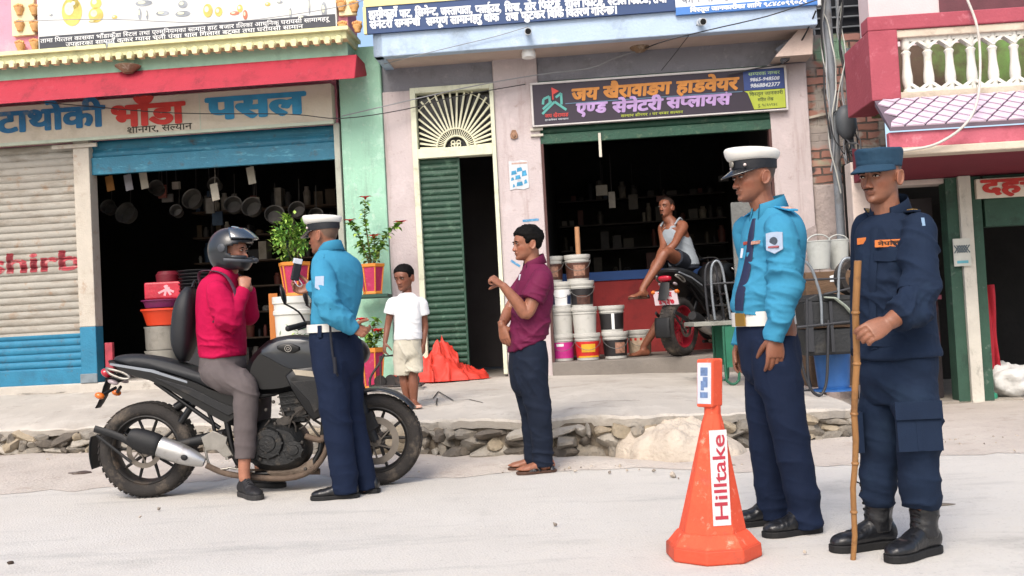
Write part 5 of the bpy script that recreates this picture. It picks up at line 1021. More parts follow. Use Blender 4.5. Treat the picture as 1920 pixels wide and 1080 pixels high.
# ------------------------------------------------------------------ 1 traffic officer in the foreground
def near_officer():
    Y = 4.53; q = lambda px, py, d=0.0: P(px, py, Y + d); org = Vector((q(1470, 995).x, Y, 0)); lab = 'traffic policeman in sky blue shirt and white cap standing right of the orange marker'
    root = person(lab, org); f = Vector((-.92, -.40, 0)).normalized(); lat = f.cross(UP)      # lat: his right (away)
    L = -lat; hd = Head(q(1413, 332), (-.955, -.27, -.05), 1.0)
    nb = q(1440, 398); shL, shR = q(1462, 424, -.165), nb + lat * .17 - UP * .05
    elL, wrL = q(1474, 532, -.20), q(1453, 628, -.19); elR, wrR = q(1428, 535, .20), q(1390, 640, .17)
    hipL, hipR = q(1452, 660, -.085), q(1436, 660, .085); knL, knR = q(1478, 800, -.09), q(1434, 795, .10); anL, anR = q(1512, 972, -.06), q(1450, 955, .16)
    mb = MB(); hd.build(mb); limb(mb, [hd.w(0, -.022, .07), hd.w(0, -.025, .0), nb - UP * .03 - f * .01, nb - UP * .1], [.054, .054, .062, .08])
    torso(mb, [(q(1446, 425), .15, .08), (q(1444, 480), .155, .095), (q(1436, 560), .14, .095), (q(1438, 640), .15, .105), (q(1442, 690), .1, .07)], lat, f)
    for a, b, c in ((shL, elL, wrL), (shR, elR, wrR)): limb(mb, [a, seg3(a, b, .5), b, seg3(b, c, .5), c], [.05, .045, .04, .036, .027])
    hand(mb, wrL, (-.06, -.05, -1), (.15, -.98, .0), (-.95, -.2, .1), 1.06, (.28, .32, .36, .42), .012, (.35, .5, .3)); hand(mb, wrR, (-.12, .0, -1), (-.3, .95, 0), (-.95, -.25, 0), 1.03, (.35, .4, .45, .5), .04, (.5, .5, .2))
    for h, k, a in ((hipL, knL, anL), (hipR, knR, anR)): limb(mb, [h, seg3(h, k, .5), k, seg3(k, a, .4), a, a - UP * .04], [.08, .07, .052, .05, .036, .036])
    body(root, org, mb, .0033, lambda V: hd.colour(V, '#784c38', stub=.22, fade=.028, hair=(.03, .022, .018)))
    eyes(hd, root, org)
    # shirt
    mb = MB(); torso(mb, [(q(1441, 388), .064, .062), (q(1446, 402), .12, .078), (q(1448, 418), .155, .10), (q(1449, 445), .168, .116), (q(1446, 490), .164, .124), (q(1438, 540), .162, .128), (q(1431, 570), .152, .130), (q(1430, 587), .134, .108), (q(1433, 602), .125, .095)], lat, f)
    for a, b, c in ((shL, elL, wrL), (shR, elR, wrR)): sleeve(mb, nb, a, b, c)
    sp = [(elL + UP * .03, .11, (.3, .1, 1), .05, .017), (wrL + UP * .07, .1, (.1, .1, 1), .045, .014), (q(1420, 575, -.1), .13, (.5, 0, 1), .05, .014), (q(1430, 500, -.12), .14, (.8, 0, .7), .07, .010), (q(1480, 450, -.2), .09, (.7, 0, .7), .05, .010), (elR, .1, (0, 0, 1), .05, .012)]
    sh = cloth('shirt', mb, SHIRTB, root, org, .0055, sp, .002, 12, 3)
    mb = MB(); collar(mb, nb + UP * .004 + f * -.004, f, lat, .078, .076, .052, .03, .42); o = obj('collar', mb, SHIRTB, root, smooth=60, org=org); o.modifiers.new('t', 'SOLIDIFY').thickness = .004
    # trousers
    mb = MB(); torso(mb, [(q(1432, 600), .138, .105), (q(1438, 630), .146, .116), (q(1444, 665), .148, .120), (q(1447, 700), .135, .108), (q(1449, 720), .09, .07)], lat, f)
    for h, k, a, r in ((hipL, knL, anL, .072), (hipR, knR, anR, .07)): mb.tube([h + UP * .06, h - UP * .06, seg3(h, k, .6), k, seg3(k, a, .45), seg3(k, a, .85), a - UP * .035], [.092, .098, .089, .080, .075, r, r], 22, sub=5)
    sp = [(knL + f * .03, .15, (.4, 0, 1), .075, .011), (knR, .15, (.4, 0, 1), .075, .010), (anL + UP * .06, .12, (.15, 0, 1), .055, .012), (anR + UP * .06, .12, (.15, 0, 1), .055, .012), (q(1460, 690, -.12), .13, (1, 0, .45), .06, .013), (q(1425, 720, -.02), .12, (.8, 0, 1), .06, .012), (q(1500, 720), .15, (.3, 0, 1), .06, .010)]
    tr = cloth('trousers', mb, NAVY, root, org, .0065, [(c_, r_, d_, w_ * 1.25, a_ * .78) for c_, r_, d_, w_, a_ in sp], .0025, 9, 5)
    # belt, buckle, tie, shoulder strap, badges
    mb = MB(); mb.loft([ring(q(1430, 583.5) , lat, f, .146, .117), ring(q(1430, 583.5) , lat, f, .149, .120), ring(q(1432.5, 610), lat, f, .151, .122), ring(q(1432.5, 610), lat, f, .147, .116)], cap=False); obj('belt', mb, BELT, root, smooth=50, org=org)
    bk = q(1431, 597) + f * .121; patch_on('buckle', bk + lat * .0, f, UP, .035, .029, BRASS, root, org, .006)
    mb = MB(); bpy.context.view_layer.update(); p = [nb + f * .078 - UP * .03] + [snap(sh, c + f * .5, -f)[0] + f * .004 for c in (q(1449, 438), q(1447, 475), q(1443, 515), q(1437, 552), q(1434, 580))]; mb.tube(p, [(.012, .006), (.020, .005), (.026, .006), (.030, .006), (.033, .006), (.03, .006)], 10, sub=4, ref=lat); obj('tie', mb, TIE, root, smooth=60, org=org)
    for sd, nm in ((L, 1), (lat, -1)):
        mb = MB(); a = nb + sd * .075 + UP * .004; b = nb + sd * .175 - UP * .024; mb.obox((a + b) / 2 + UP * .012, (b - a) / 2, f * .027, UP * .004); e = obj('epaulette', mb, mat('epaulette_blue', '#2a86b0', .8), root, org=org, bevel=.003); mb = MB(); c = seg3(a, b, .62) + UP * .0175; mb.obox(c, (b - a) * .17, f * .024, UP * .0015); obj('rank_slide', mb, mat('rank_pink', '#c79a86', .6, .35, 60), e, org=org)
    pin('shoulder_patch', sh, 1453, 456, .036, .047, mat('patch_grey', '#8f9db0', .7, .1, 20), root, org, .007, lift=.005, poly=[(-1, -.62), (0, -1), (1, -.62), (1, .92), (.35, 1), (-.35, 1), (-1, .92)])
    pin('patch_emblem', sh, 1452, 452, .018, .018, mat('emblem_dark', '#3a4450', .7, .3, 60), root, org, .009, lift=.006, poly=[(math.cos(a), math.sin(a)) for a in np.linspace(0, 6.28, 13)[:-1]])
    pin('patch_emblem', sh, 1452, 464, .024, .004, mat('emblem_red', '#8a4a50', .7), root, org, .009, lift=.006)
    pin('name_badge', sh, 1417, 455, .024, .008, mat('name_badge', '#a07868', .6, .5, 120), root, org, .006); pin('name_badge', sh, 1399, 456, .016, .007, mat('badge_red', '#8a3a30', .6, .4, 90), root, org, .006)
    pin('pocket_flap', sh, 1416, 478, .045, .014, SHIRTB, root, org, .004, poly=[(-1, 1), (1, 1), (1, -.4), (0, -1), (-1, -.4)])
    pin('pen', sh, 1392, 475, .006, .022, mat('pen_white', '#b8bcc4', .4), root, org, .008)
    peaked_cap(hd, root, org)
    shoe('shoe', root, org, (anL.x - .0, anL.y, 0), (-.97, -.25), .275, BLK, SOLE, .048, .11, .026, LACE); shoe('shoe', root, org, (anR.x - .0, anR.y, 0), (-.98, -.12), .27, BLK, SOLE, .047, .11, .026, LACE)
near_officer()
# ------------------------------------------------------------------ 2 guard in navy fatigues holding a stick
FAT = mat('fatigue_navy', '#162235', .88, .14, 7, .3, 260, spec=.18, dirt=[('#1d2b3d', .3, 5)]); CAPB = mat('cap_blue', '#17364b', .85, .1, 10, .3, 260); ORT = mat('orange_tape', '#b5652c', .7, .1, 20); GOLD = mat('gold_braid', '#b98f3c', .55, .2, 40)
def guard():
    Y = 4.05; q = lambda px, py, d=0.0: P(px, py, Y + d); org = Vector((q(1665, 1030).x, Y, 0))
    root = person('guard in dark navy fatigues, blue cap and tall black boots gripping a bamboo stick', org); f = Vector((-.74, -.67, 0)).normalized(); lat = f.cross(UP); L = -lat
    hd = Head(q(1649, 331), (-.76, -.64, -.07), .98, roll=.03); nb = q(1668, 412, .03)
    shL, shR = q(1722, 425, -.12), q(1628, 420, .15); elL, wrL = q(1727, 562, -.22), q(1668, 604, -.30); elR, wrR = q(1622, 560, .24), q(1624, 662, .10)
    hipL, hipR = q(1708, 690, -.05), q(1657, 690, .09); knL, knR = q(1722, 810, -.12), q(1652, 815, .06); anL, anR = q(1729, 990, -.06), q(1644, 985, .09)
    mb = MB(); hd.build(mb); limb(mb, [hd.w(0, -.022, .07), hd.w(0, -.025, .0), nb - UP * .03, nb - UP * .1], [.056, .056, .062, .09])
    torso(mb, [(q(1672, 440), .15, .08), (q(1676, 500), .155, .095), (q(1680, 580), .14, .095), (q(1680, 650), .15, .105), (q(1680, 700), .1, .07)], lat, f)
    for a, b, c in ((shL, elL, wrL), (shR, elR, wrR)): limb(mb, [a, seg3(a, b, .5), b, seg3(b, c, .5), c], [.05, .046, .042, .040, .030])
    st = Vector((q(1606, 610).x, Y - .33, 0))       # where the stick stands under the grip
    hand(mb, wrL, q(1612, 632, -.34) - wrL, (.35, -.75, .55), (-.35, -.3, .8), 1.04, ((.55, .95, .8), (.6, 1.0, .8), (.65, 1.0, .8), (.7, 1.0, .8)), .05, (.55, .35, .9))
    hand(mb, wrR, (-.02, -.05, -1), (-.7, .1, 0), (-.5, -.8, 0), .98, (.5, .55, .6, .7), .04, (.5, .5, .3))
    for h, k, a in ((hipL, knL, anL), (hipR, knR, anR)): limb(mb, [h, seg3(h, k, .5), k, seg3(k, a, .4), a, a - UP * .04], [.08, .07, .052, .045, .03, .03])
    body(root, org, mb, .0032, lambda V: hd.colour(V, '#80543f', stub=.10, fade=.02, hair=(.06, .045, .038))); eyes(hd, root, org, look=.0, open_=.8)
    mb = MB(); mb.tube([hd.w(-.022, .0915, .0595), hd.w(0, .0945, .0615), hd.w(.022, .0915, .0595)], .0022, 6, sub=3); obj('moustache', mb, HAIRM, root, org=org)
    # jacket
    mb = MB(); torso(mb, [(q(1668, 402, .03), .070, .066), (q(1670, 415, .02), .125, .085), (q(1673, 432), .150, .098), (q(1676, 470), .155, .112), (q(1680, 530), .152, .116), (q(1682, 590), .148, .114), (q(1684, 640), .154, .122), (q(1686, 660), .164, .132), (q(1686, 670), .164, .132)], lat, f)
    for a, b, c in ((shL, elL, seg3(elL, wrL, .80)), (shR, elR, wrR)): sleeve(mb, nb, a, b, c, (.062, .069, .063, .060, .060, .062, .064), .0)
    sp = [(elL, .14, (.3, .1, 1), .055, .015), (seg3(shL, elL, .4), .12, (.6, .1, .7), .06, .010), (q(1660, 600, -.13), .2, (.4, 0, 1), .075, .012), (q(1640, 540, -.1), .15, (.8, 0, .6), .06, .010), (q(1690, 450, -.1), .12, (.9, 0, .5), .06, .008), (seg3(elL, wrL, .5), .09, (.8, 0, -.6), .045, .011)]
    ja = cloth('jacket', mb, FAT, root, org, .0055, sp, .0022, 12, 11)
    mb = MB(); collar(mb, nb + UP * .012 - f * .004, f, lat, .078, .076, .062, .045, .5); o = obj('collar', mb, FAT, root, smooth=60, org=org); o.modifiers.new('t', 'SOLIDIFY').thickness = .005
    for sd in (L, lat):
        mb = MB(); a = nb + sd * .072 + UP * .012; b = (shL if sd is L else shR) + UP * .052 ; mb.obox((a + b) / 2 + UP * .010, (b - a) / 2, f * .03, UP * .005); e = obj('epaulette', mb, FAT, root, org=org, bevel=.003); mb = MB()
        for k in range(3): c = seg3(a, b, .42 + .13 * k) + UP * .017; mb.obox(c, (b - a).normalized() * .009, f * .024, UP * .0015)
        obj('rank_chevron', mb, GOLD, e, org=org)
    nt_ = pin('name_tape', ja, 1667, 456, .054, .0145, ORT, root, org, .004, upv=UP + Vector((.05, 0, 0)))
    mbx = MB(); bpy.context.view_layer.update(); h, n = snap(ja, CAMP, camdir(1667, 456)); n = (n * .75 - camdir(1667, 456) * .25).normalized(); u = (UP - n * UP.dot(n)).normalized(); r_ = u.cross(n)
    text(mbx, 'नेपाल', -.04, -.007, .04, .022, 0, .03, plane=lambda a, b, c: tuple(h + r_ * a + u * b + n * (.0035 + c * .2))); obj('tape_lettering', mbx, mat('tape_dark', '#2a1c14', .8, bump=0), nt_, org=org)
    pin('name_tape', ja, 1616, 452, .022, .013, ORT, root, org, .004); pin('sleeve_mark', ja, 1731, 416, .006, .018, mat('sleeve_mark', '#6f88a0', .8), root, org, .004)
    for px, py, w_ in ((1668, 480, .062), (1660, 640, .075)):
        pin('pocket_flap', ja, px, py, w_, .022, FAT, root, org, .007, poly=[(-1, 1), (1, 1), (1, -.7), (0, -1), (-1, -.7)])
    mb = MB(); pts = []
    bpy.context.view_layer.update()
    for px, py in ((1640, 428), (1640, 470), (1637, 520), (1637, 570), (1638, 620), (1640, 655)): h, n = snap(ja, CAMP, camdir(px, py)); pts.append(h + n * .003)
    mb.tube(pts, [(.016, .004)] * 6, 8, sub=4, ref=lat); obj('front_placket', mb, FAT, root, smooth=60, org=org)
    # trousers, cargo pockets
    mb = MB(); torso(mb, [(q(1684, 635), .140, .108), (q(1685, 665), .147, .114), (q(1685, 700), .150, .118), (q(1682, 735), .125, .10), (q(1679, 755), .09, .08)], lat, f)
    bL, bR = seg3(knL, anL, .71), seg3(knR, anR, .70)
    for h, k, b in ((hipL, knL, bL), (hipR, knR, bR)): mb.tube([h + UP * .06, h - UP * .05, seg3(h, k, .6), k, seg3(k, b, .4), seg3(k, b, .85), b + UP * .0, b - UP * .03], [.085, .092, .088, .082, .076, .072 if b is bR else .076, .066 if b is bR else .074, .06], 22, sub=5)
    sp = [(bL + UP * .03, .1, (.1, .1, 1), .045, .015), (bR + UP * .03, .1, (.1, .1, 1), .045, .015), (knL, .16, (.4, 0, 1), .07, .013), (knR, .16, (.4, 0, 1), .07, .013), (q(1680, 740, -.1), .15, (.8, 0, .8), .06, .012), (q(1700, 690, -.1), .12, (.3, 0, 1), .05, .008)]
    tr = cloth('trousers', mb, FAT, root, org, .0065, [(c_, r_, d_, w_ * 1.25, a_ * .78) for c_, r_, d_, w_, a_ in sp], .003, 10, 15)
    bpy.context.view_layer.update(); h, n = snap(tr, CAMP, camdir(1722, 800)); n = (n * .5 + Vector((.25, -.9, 0)) * .5).normalized()
    po_ = patch_on('cargo_pocket', h - n * .012, n, UP, .082, .092, FAT, root, org, .026); patch_on('pocket_flap', h + n * .012 + UP * .062, n, UP, .087, .034, FAT, po_, org, .009); patch_on('pocket_pleat', h + n * .012 - UP * .03, n, UP, .012, .06, FAT, po_, org, .006)
    bpy.context.view_layer.update(); h, n = snap(tr, CAMP, camdir(1627, 800)); patch_on('cargo_pocket', h + Vector((-.012, .04, -.02)), (-.95, .2, 0), UP, .07, .08, FAT, root, org, .03)
    # boots
    for an, t in ((anL, (-.86, -.5)), (anR, (-.985, -.2))):
        a2 = Vector((an.x + .01, an.y, 0)); sb = shoe('boot', root, org, a2, t, .285, BLK, SOLE, .05, .12, .03); mb = MB(); c = Vector((an.x + .012, an.y, 0)); td = Vector((t[0], t[1], 0)).normalized()
        mb.tube([c + UP * .07, c + UP * .12 + td * .004, c + UP * .18 - td * .004, c + UP * .24 - td * .006, c + UP * .275 - td * .004], [.050, .052, .056, .060, .061], 20, sub=4); V, F, N = remesh(mb, .006, 2); V = folds(V, N, [(c + UP * .12, .07, (.1, .1, 1), .03, .006), (c + UP * .22, .07, (.2, .1, 1), .045, .004)], .0012, 25, 7); mesh_obj('boot_shaft', V, F, BLK, sb, org)
        mb = MB(); b = Vector((-td.y, td.x, 0))
        for k in range(7):
            z = .11 + .024 * k; fr = td * (.055 + .002 * k); mb.tube([c + fr * .9 - b * .022 + UP * (z - .006), c + fr * 1.12 + UP * (z + .006), c + fr * .9 + b * .022 + UP * (z - .004)], .003, 6, sub=3)
        mb.tube([c + td * .066 + UP * .26, c + td * .1 - b * .02 + UP * .275, c + td * .09 - b * .03 + UP * .25], .003, 6, sub=3); obj('lace', mb, LACE, sb, org=org)
    # blue field cap
    def rg(z, a, bf, bb, dz=0.0, n=36): return [hd.w(a * math.cos(t), -.008 + (bf if math.sin(t) > 0 else bb) * math.sin(t), z + dz * math.sin(t)) for t in [2 * math.pi * k / n for k in range(n)]]
    mb = MB(); mb.loft([rg(.146, .081, .106, .106), rg(.162, .083, .108, .108), rg(.172, .0835, .109, .1085), rg(.174, .0825, .108, .1075), rg(.19, .084, .111, .107), rg(.214, .087, .115, .109, .004), rg(.2195, .083, .110, .104, .004), rg(.221, .04, .05, .05)]); V, F, N = remesh(mb, .004, 1); V = folds(V, N, [(hd.w(0, 0, .2), .15, (.3, .2, 1), .04, .003)], .0022, 22, 4); mesh_obj('cap', V, F, CAPB, root, org)
    rows, N = 6, 22; V = []
    for i in range(rows + 1):
        qq = i / rows
        for k in range(N + 1):
            t = R(14) + R(152) * k / N; s_ = math.sin((t - R(14)) / R(152) * math.pi); V.append((( .083 + .006 * qq) * math.cos(t), -.008 + (.107 + .078 * s_ ** .55 * qq) * math.sin(t), .160 - .030 * qq * s_ - .030 * math.cos(t) ** 2 * (.3 + .7 * qq)))
    mb = MB(); mb.add([hd.w(*p) for p in V], [(i * (N + 1) + k, i * (N + 1) + k + 1, (i + 1) * (N + 1) + k + 1, (i + 1) * (N + 1) + k) for i in range(rows) for k in range(N)]); o = obj('cap_brim', mb, CAPB, root, smooth=180, org=org); o.modifiers.new('t', 'SOLIDIFY').thickness = .005
    # the bamboo stick
    top, bot = q(1607, 489, -.30), G(1600, 1050); mb = MB(); n = 13; pts = [seg3(bot, top, k / (n - 1)) + Vector((.004 * math.sin(k * 1.7), .003 * math.cos(k * 2.1), 0)) for k in range(n)]
    rad = [.0105 + .0032 * k / (n - 1) for k in range(n)]; mb.tube(pts, rad, 12, sub=1)
    for k in (2, 4, 6, 8, 10): p = pts[k]; d = (top - bot).normalized(); mb.lathe([(rad[k], -.007), (rad[k] + .003, -.002), (rad[k] + .003, .002), (rad[k], .007)], 12, p, axis=d)
    so = obj('bamboo_stick', mb, mat('bamboo', '#8a6238', .55, .25, 9, .2, 60, dirt=[('#5f4128', .3, 12), ('#a88252', .25, 6)], stretch=(1, 1, .3)), smooth=60, org=bot); prop(so, 'long upright bamboo stick resting on the road in the grip of the navy guard', 'stick')
guard()
# ------------------------------------------------------------------ 3 traffic officer by the motorcycle, seen from behind
def bike_officer():
    Y = 6.05; q = lambda px, py, d=0.0: P(px, py, Y + d); org = Vector((q(650, 920).x, Y, 0))
    root = person('traffic policeman with his back turned facing the rider and holding a small black device', org); f = Vector((-.80, .60, 0)).normalized(); lat = f.cross(UP); L = -lat
    hd = Head(q(606, 441), (-.93, .36, -.05), .96); nb = q(620, 474)
    shL, shR = q(603, 503, -.13), q(655, 500, .14); elL, wrL = q(616, 575, -.22), q(658, 613, -.16); elR, wrR = q(612, 572, .22), q(588, 540, .02)
    hipL, hipR = q(618, 655, -.07), q(648, 655, .07); knL, knR = q(630, 780, -.07), q(655, 780, .08); anL, anR = q(648, 912, -.04), q(686, 905, .10)
    mb = MB(); hd.build(mb); limb(mb, [hd.w(0, -.022, .07), hd.w(0, -.025, .0), nb - UP * .03, nb - UP * .1], [.055, .055, .062, .09])
    torso(mb, [(q(628, 500), .15, .08), (q(630, 550), .15, .09), (q(625, 610), .13, .09), (q(632, 660), .13, .09)], lat, f)
    for a, b, c in ((shL, elL, wrL), (shR, elR, wrR)): limb(mb, [a, seg3(a, b, .5), b, seg3(b, c, .5), c], [.05, .045, .04, .036, .027])
    hand(mb, wrL, (.75, .1, -.35), (-.3, .75, -.3), (.2, -.1, .9), .95, (.7, .8, .9, 1.0), .05, (.6, .4, .4)); hand(mb, wrR, (-.95, -.1, -.05), (.2, .6, -.6), (-.1, -.35, .9), 1.0, ((.5, .8, .6), (.55, .8, .6), (.6, .8, .6), (.5, .6, .5)), .05, (.9, .5, .2))
    for h, k, a in ((hipL, knL, anL), (hipR, knR, anR)): limb(mb, [h, seg3(h, k, .5), k, seg3(k, a, .4), a, a - UP * .04], [.08, .07, .052, .05, .036, .036])
    body(root, org, mb, .0042, lambda V: hd.colour(V, '#80533e', stub=.1, fade=.02, hair=(.10, .062, .042))); eyes(hd, root, org)
    mb = MB(); torso(mb, [(q(620, 466), .062, .06), (q(624, 477), .12, .08), (q(630, 492), .165, .10), (q(633, 520), .175, .112), (q(632, 560), .165, .110), (q(626, 595), .148, .108), (q(623, 616), .138, .104)], lat, f)
    for a, b, c in ((shL, elL, wrL), (shR, elR, wrR)): sleeve(mb, nb, a, b, c)
    sp = [(elL, .12, (.4, .1, 1), .05, .014), (seg3(elL, wrL, .6), .1, (1, 0, .1), .05, .012), (q(635, 600, -.1), .12, (.9, 0, .5), .05, .012), (q(645, 530, -.1), .12, (.7, 0, .8), .08, .008)]
    sh = cloth('shirt', mb, SHIRTB, root, org, .0062, sp, .002, 12, 23)
    mb = MB(); collar(mb, nb + UP * .004, f, lat, .074, .072, .05, .03, .35); o = obj('collar', mb, SHIRTB, root, smooth=60, org=org); o.modifiers.new('t', 'SOLIDIFY').thickness = .004
    mb = MB(); torso(mb, [(q(623, 610), .142, .108), (q(627, 640), .155, .122), (q(632, 668), .158, .126), (q(634, 700), .14, .11), (q(635, 715), .10, .08)], lat, f)
    for h, k, a, r in ((hipL, knL, anL, .075), (hipR, knR, anR, .07)): mb.tube([h + UP * .06, h - UP * .06, seg3(h, k, .6), k, seg3(k, a, .45), seg3(k, a, .85), a - UP * .035], [.095, .105, .096, .086, .08, r, r], 22, sub=5)
    sp = [(knL, .16, (.4, 0, 1), .075, .012), (knR, .15, (.4, 0, 1), .075, .01), (anL + UP * .06, .12, (.15, 0, 1), .055, .013), (q(630, 690, -.12), .14, (1, 0, .5), .06, .012), (q(600, 700), .12, (.3, 0, 1), .06, .01)]
    tr = cloth('trousers', mb, NAVY, root, org, .0072, [(c_, r_, d_, w_ * 1.25, a_ * .78) for c_, r_, d_, w_, a_ in sp], .0025, 9, 27)
    c = q(622, 614); mb = MB(); mb.loft([ring(c + UP * .022, lat, f, .150, .115), ring(c + UP * .022, lat, f, .153, .118), ring(c - UP * .026, lat, f, .155, .121), ring(c - UP * .026, lat, f, .150, .115)], cap=False); obj('belt', mb, BELT, root, smooth=50, org=org)
    for px in (601, 654): pin('belt_loop', tr, px, 622, .012, .035, NAVY, root, org, .022)
    e = pin('shoulder_patch', sh, 599, 531, .026, .042, mat('patch_grey', '#8f9db0'), root, org, .005, poly=[(-1, -.62), (0, -1), (1, -.62), (1, 1), (-1, 1)])
    for sd, s_ in ((L, shL), (lat, shR)):
        mb = MB(); a = nb + sd * .07 + UP * .002; b = s_ + UP * .05; mb.obox((a + b) / 2 + UP * .010, (b - a) / 2, f * .026, UP * .004); obj('epaulette', mb, SHIRTB, root, org=org, bevel=.003)
    mb = MB(); mb.tube([q(619, 578, -.27), q(619, 610, -.2), q(622, 650, -.19), q(628, 690, -.19), q(634, 705, -.18)], .007, 8, sub=4); mb.tube([q(627, 670, -.205), q(629, 700, -.205)], .011, 8); obj('lanyard', mb, mat('lanyard_dark', '#14161f', .7), root, smooth=60, org=org)
    peaked_cap(hd, root, org)
    shoe('shoe', root, org, (anL.x + .01, anL.y, 0), (-.98, -.1), .28, BLK, SOLE, .048, .1, .025, LACE); shoe('shoe', root, org, (anR.x + .02, anR.y, 0), (-.95, .2), .26, BLK, SOLE, .046, .1, .025, LACE)
    # the device in his hand
    c = q(556, 506, -.0); t = thing('handheld_device', 'small black handheld device with a white top held up towards the rider', 'device', c); ax = Vector((.25, 0, .97)); bx = Vector((.9, .4, -.2)).normalized(); n = ax.cross(bx)
    mb = MB(); mb.obox((0, 0, 0), bx * .024, n * .014, ax * .065); obj('case', mb, mat('device_black', '#15161a', .4, .1, 9), t, bevel=.006); mb = MB(); mb.obox(ax * .052 - n * .0 + bx * -.004, bx * .026, n * .016, ax * .016); obj('top_cover', mb, mat('device_white', '#b8bcc4', .4), t, bevel=.004); mb = MB(); mb.tube([ax * -.055 - bx * .01, Vector((.01, -.02, -.1)), Vector((.03, 0, -.09)), ax * -.05 + bx * .02], .003, 6, sub=4); obj('wrist_strap', mb, mat('strap_white', '#9a9ca0', .7), t)
bike_officer()
# ------------------------------------------------------------------ 4 man in a maroon shirt on the verge
MARS = mat('maroon_shirt', '#5e1438', .75, .08, 14, .25, 220, spec=.25); JEAN = mat('dark_denim', '#141c2b', .85, .14, 12, .4, 300, spec=.2); SAND = mat('sandal_brown', '#4a3226', .6, .2, 20)
def sandal(root, org, A, t, L, m, strap_m, kind='cross'):
    A = Vector(A); td = Vector((t[0], t[1], 0)).normalized(); b = Vector((-td.y, td.x, 0)); wd = .046; mb = MB(); z0 = A.z
    out = [(-.02, .4), (.04, .68), (.2, .78), (.42, .8), (.62, .98), (.8, 1.02), (.93, .8), (1.0, .4)]
    poly = [A + td * ((s_ - .24) * L) + b * w_ * wd for s_, w_ in out] + [A + td * ((s_ - .24) * L) - b * w_ * wd for s_, w_ in out[::-1]]
    mb.prism([(p.x, p.y) for p in poly], .018, lambda x, y, c: (x, y, z0 + c + .001)); o = obj('sandal', mb, m, root, org=org, bevel=.004)
    mb = MB()
    for s0_, s1_, h in ((.42, .62, .062), (.68, .52, .055), (.1, .12, .07)):
        for sg in (1, -1):
            if kind == 'single' and s0_ < .6 and s0_ > .2: continue
            c0, c1 = A + td * ((s0_ - .24) * L) + b * sg * wd * .92 + UP * .018, A + td * (((s0_ + s1_) / 2 - .24) * L) + UP * h; c2 = A + td * ((s1_ - .24) * L) - b * sg * wd * .92 + UP * .018
            mb.tube([c0, seg3(c0, c1, .6) + UP * .012, c1, seg3(c1, c2, .4) + UP * .012, c2], [(.003, .012)] * 5, 8, sub=3, ref=UP)
    obj('strap', mb, strap_m, o, org=org); return o
def foot(mb, A, t, L, sc=1.0, z0=0.0):
    mb.loft(shoe_rings(A, t, L, .042 * sc, .085 * sc, z0)); td = Vector((t[0], t[1], 0)).normalized(); b = Vector((-td.y, td.x, 0))
    for k in range(5): o = (k - 2) * .017 * sc; p = Vector(A) + td * (.70 * L - abs(k - 1.2) * .008) + b * o + UP * (z0 + .014 * sc); mb.tube([p - td * .03, p, p + td * .02], [.010 * sc, .0095 * sc, .008 * sc], 8, rnd=True)
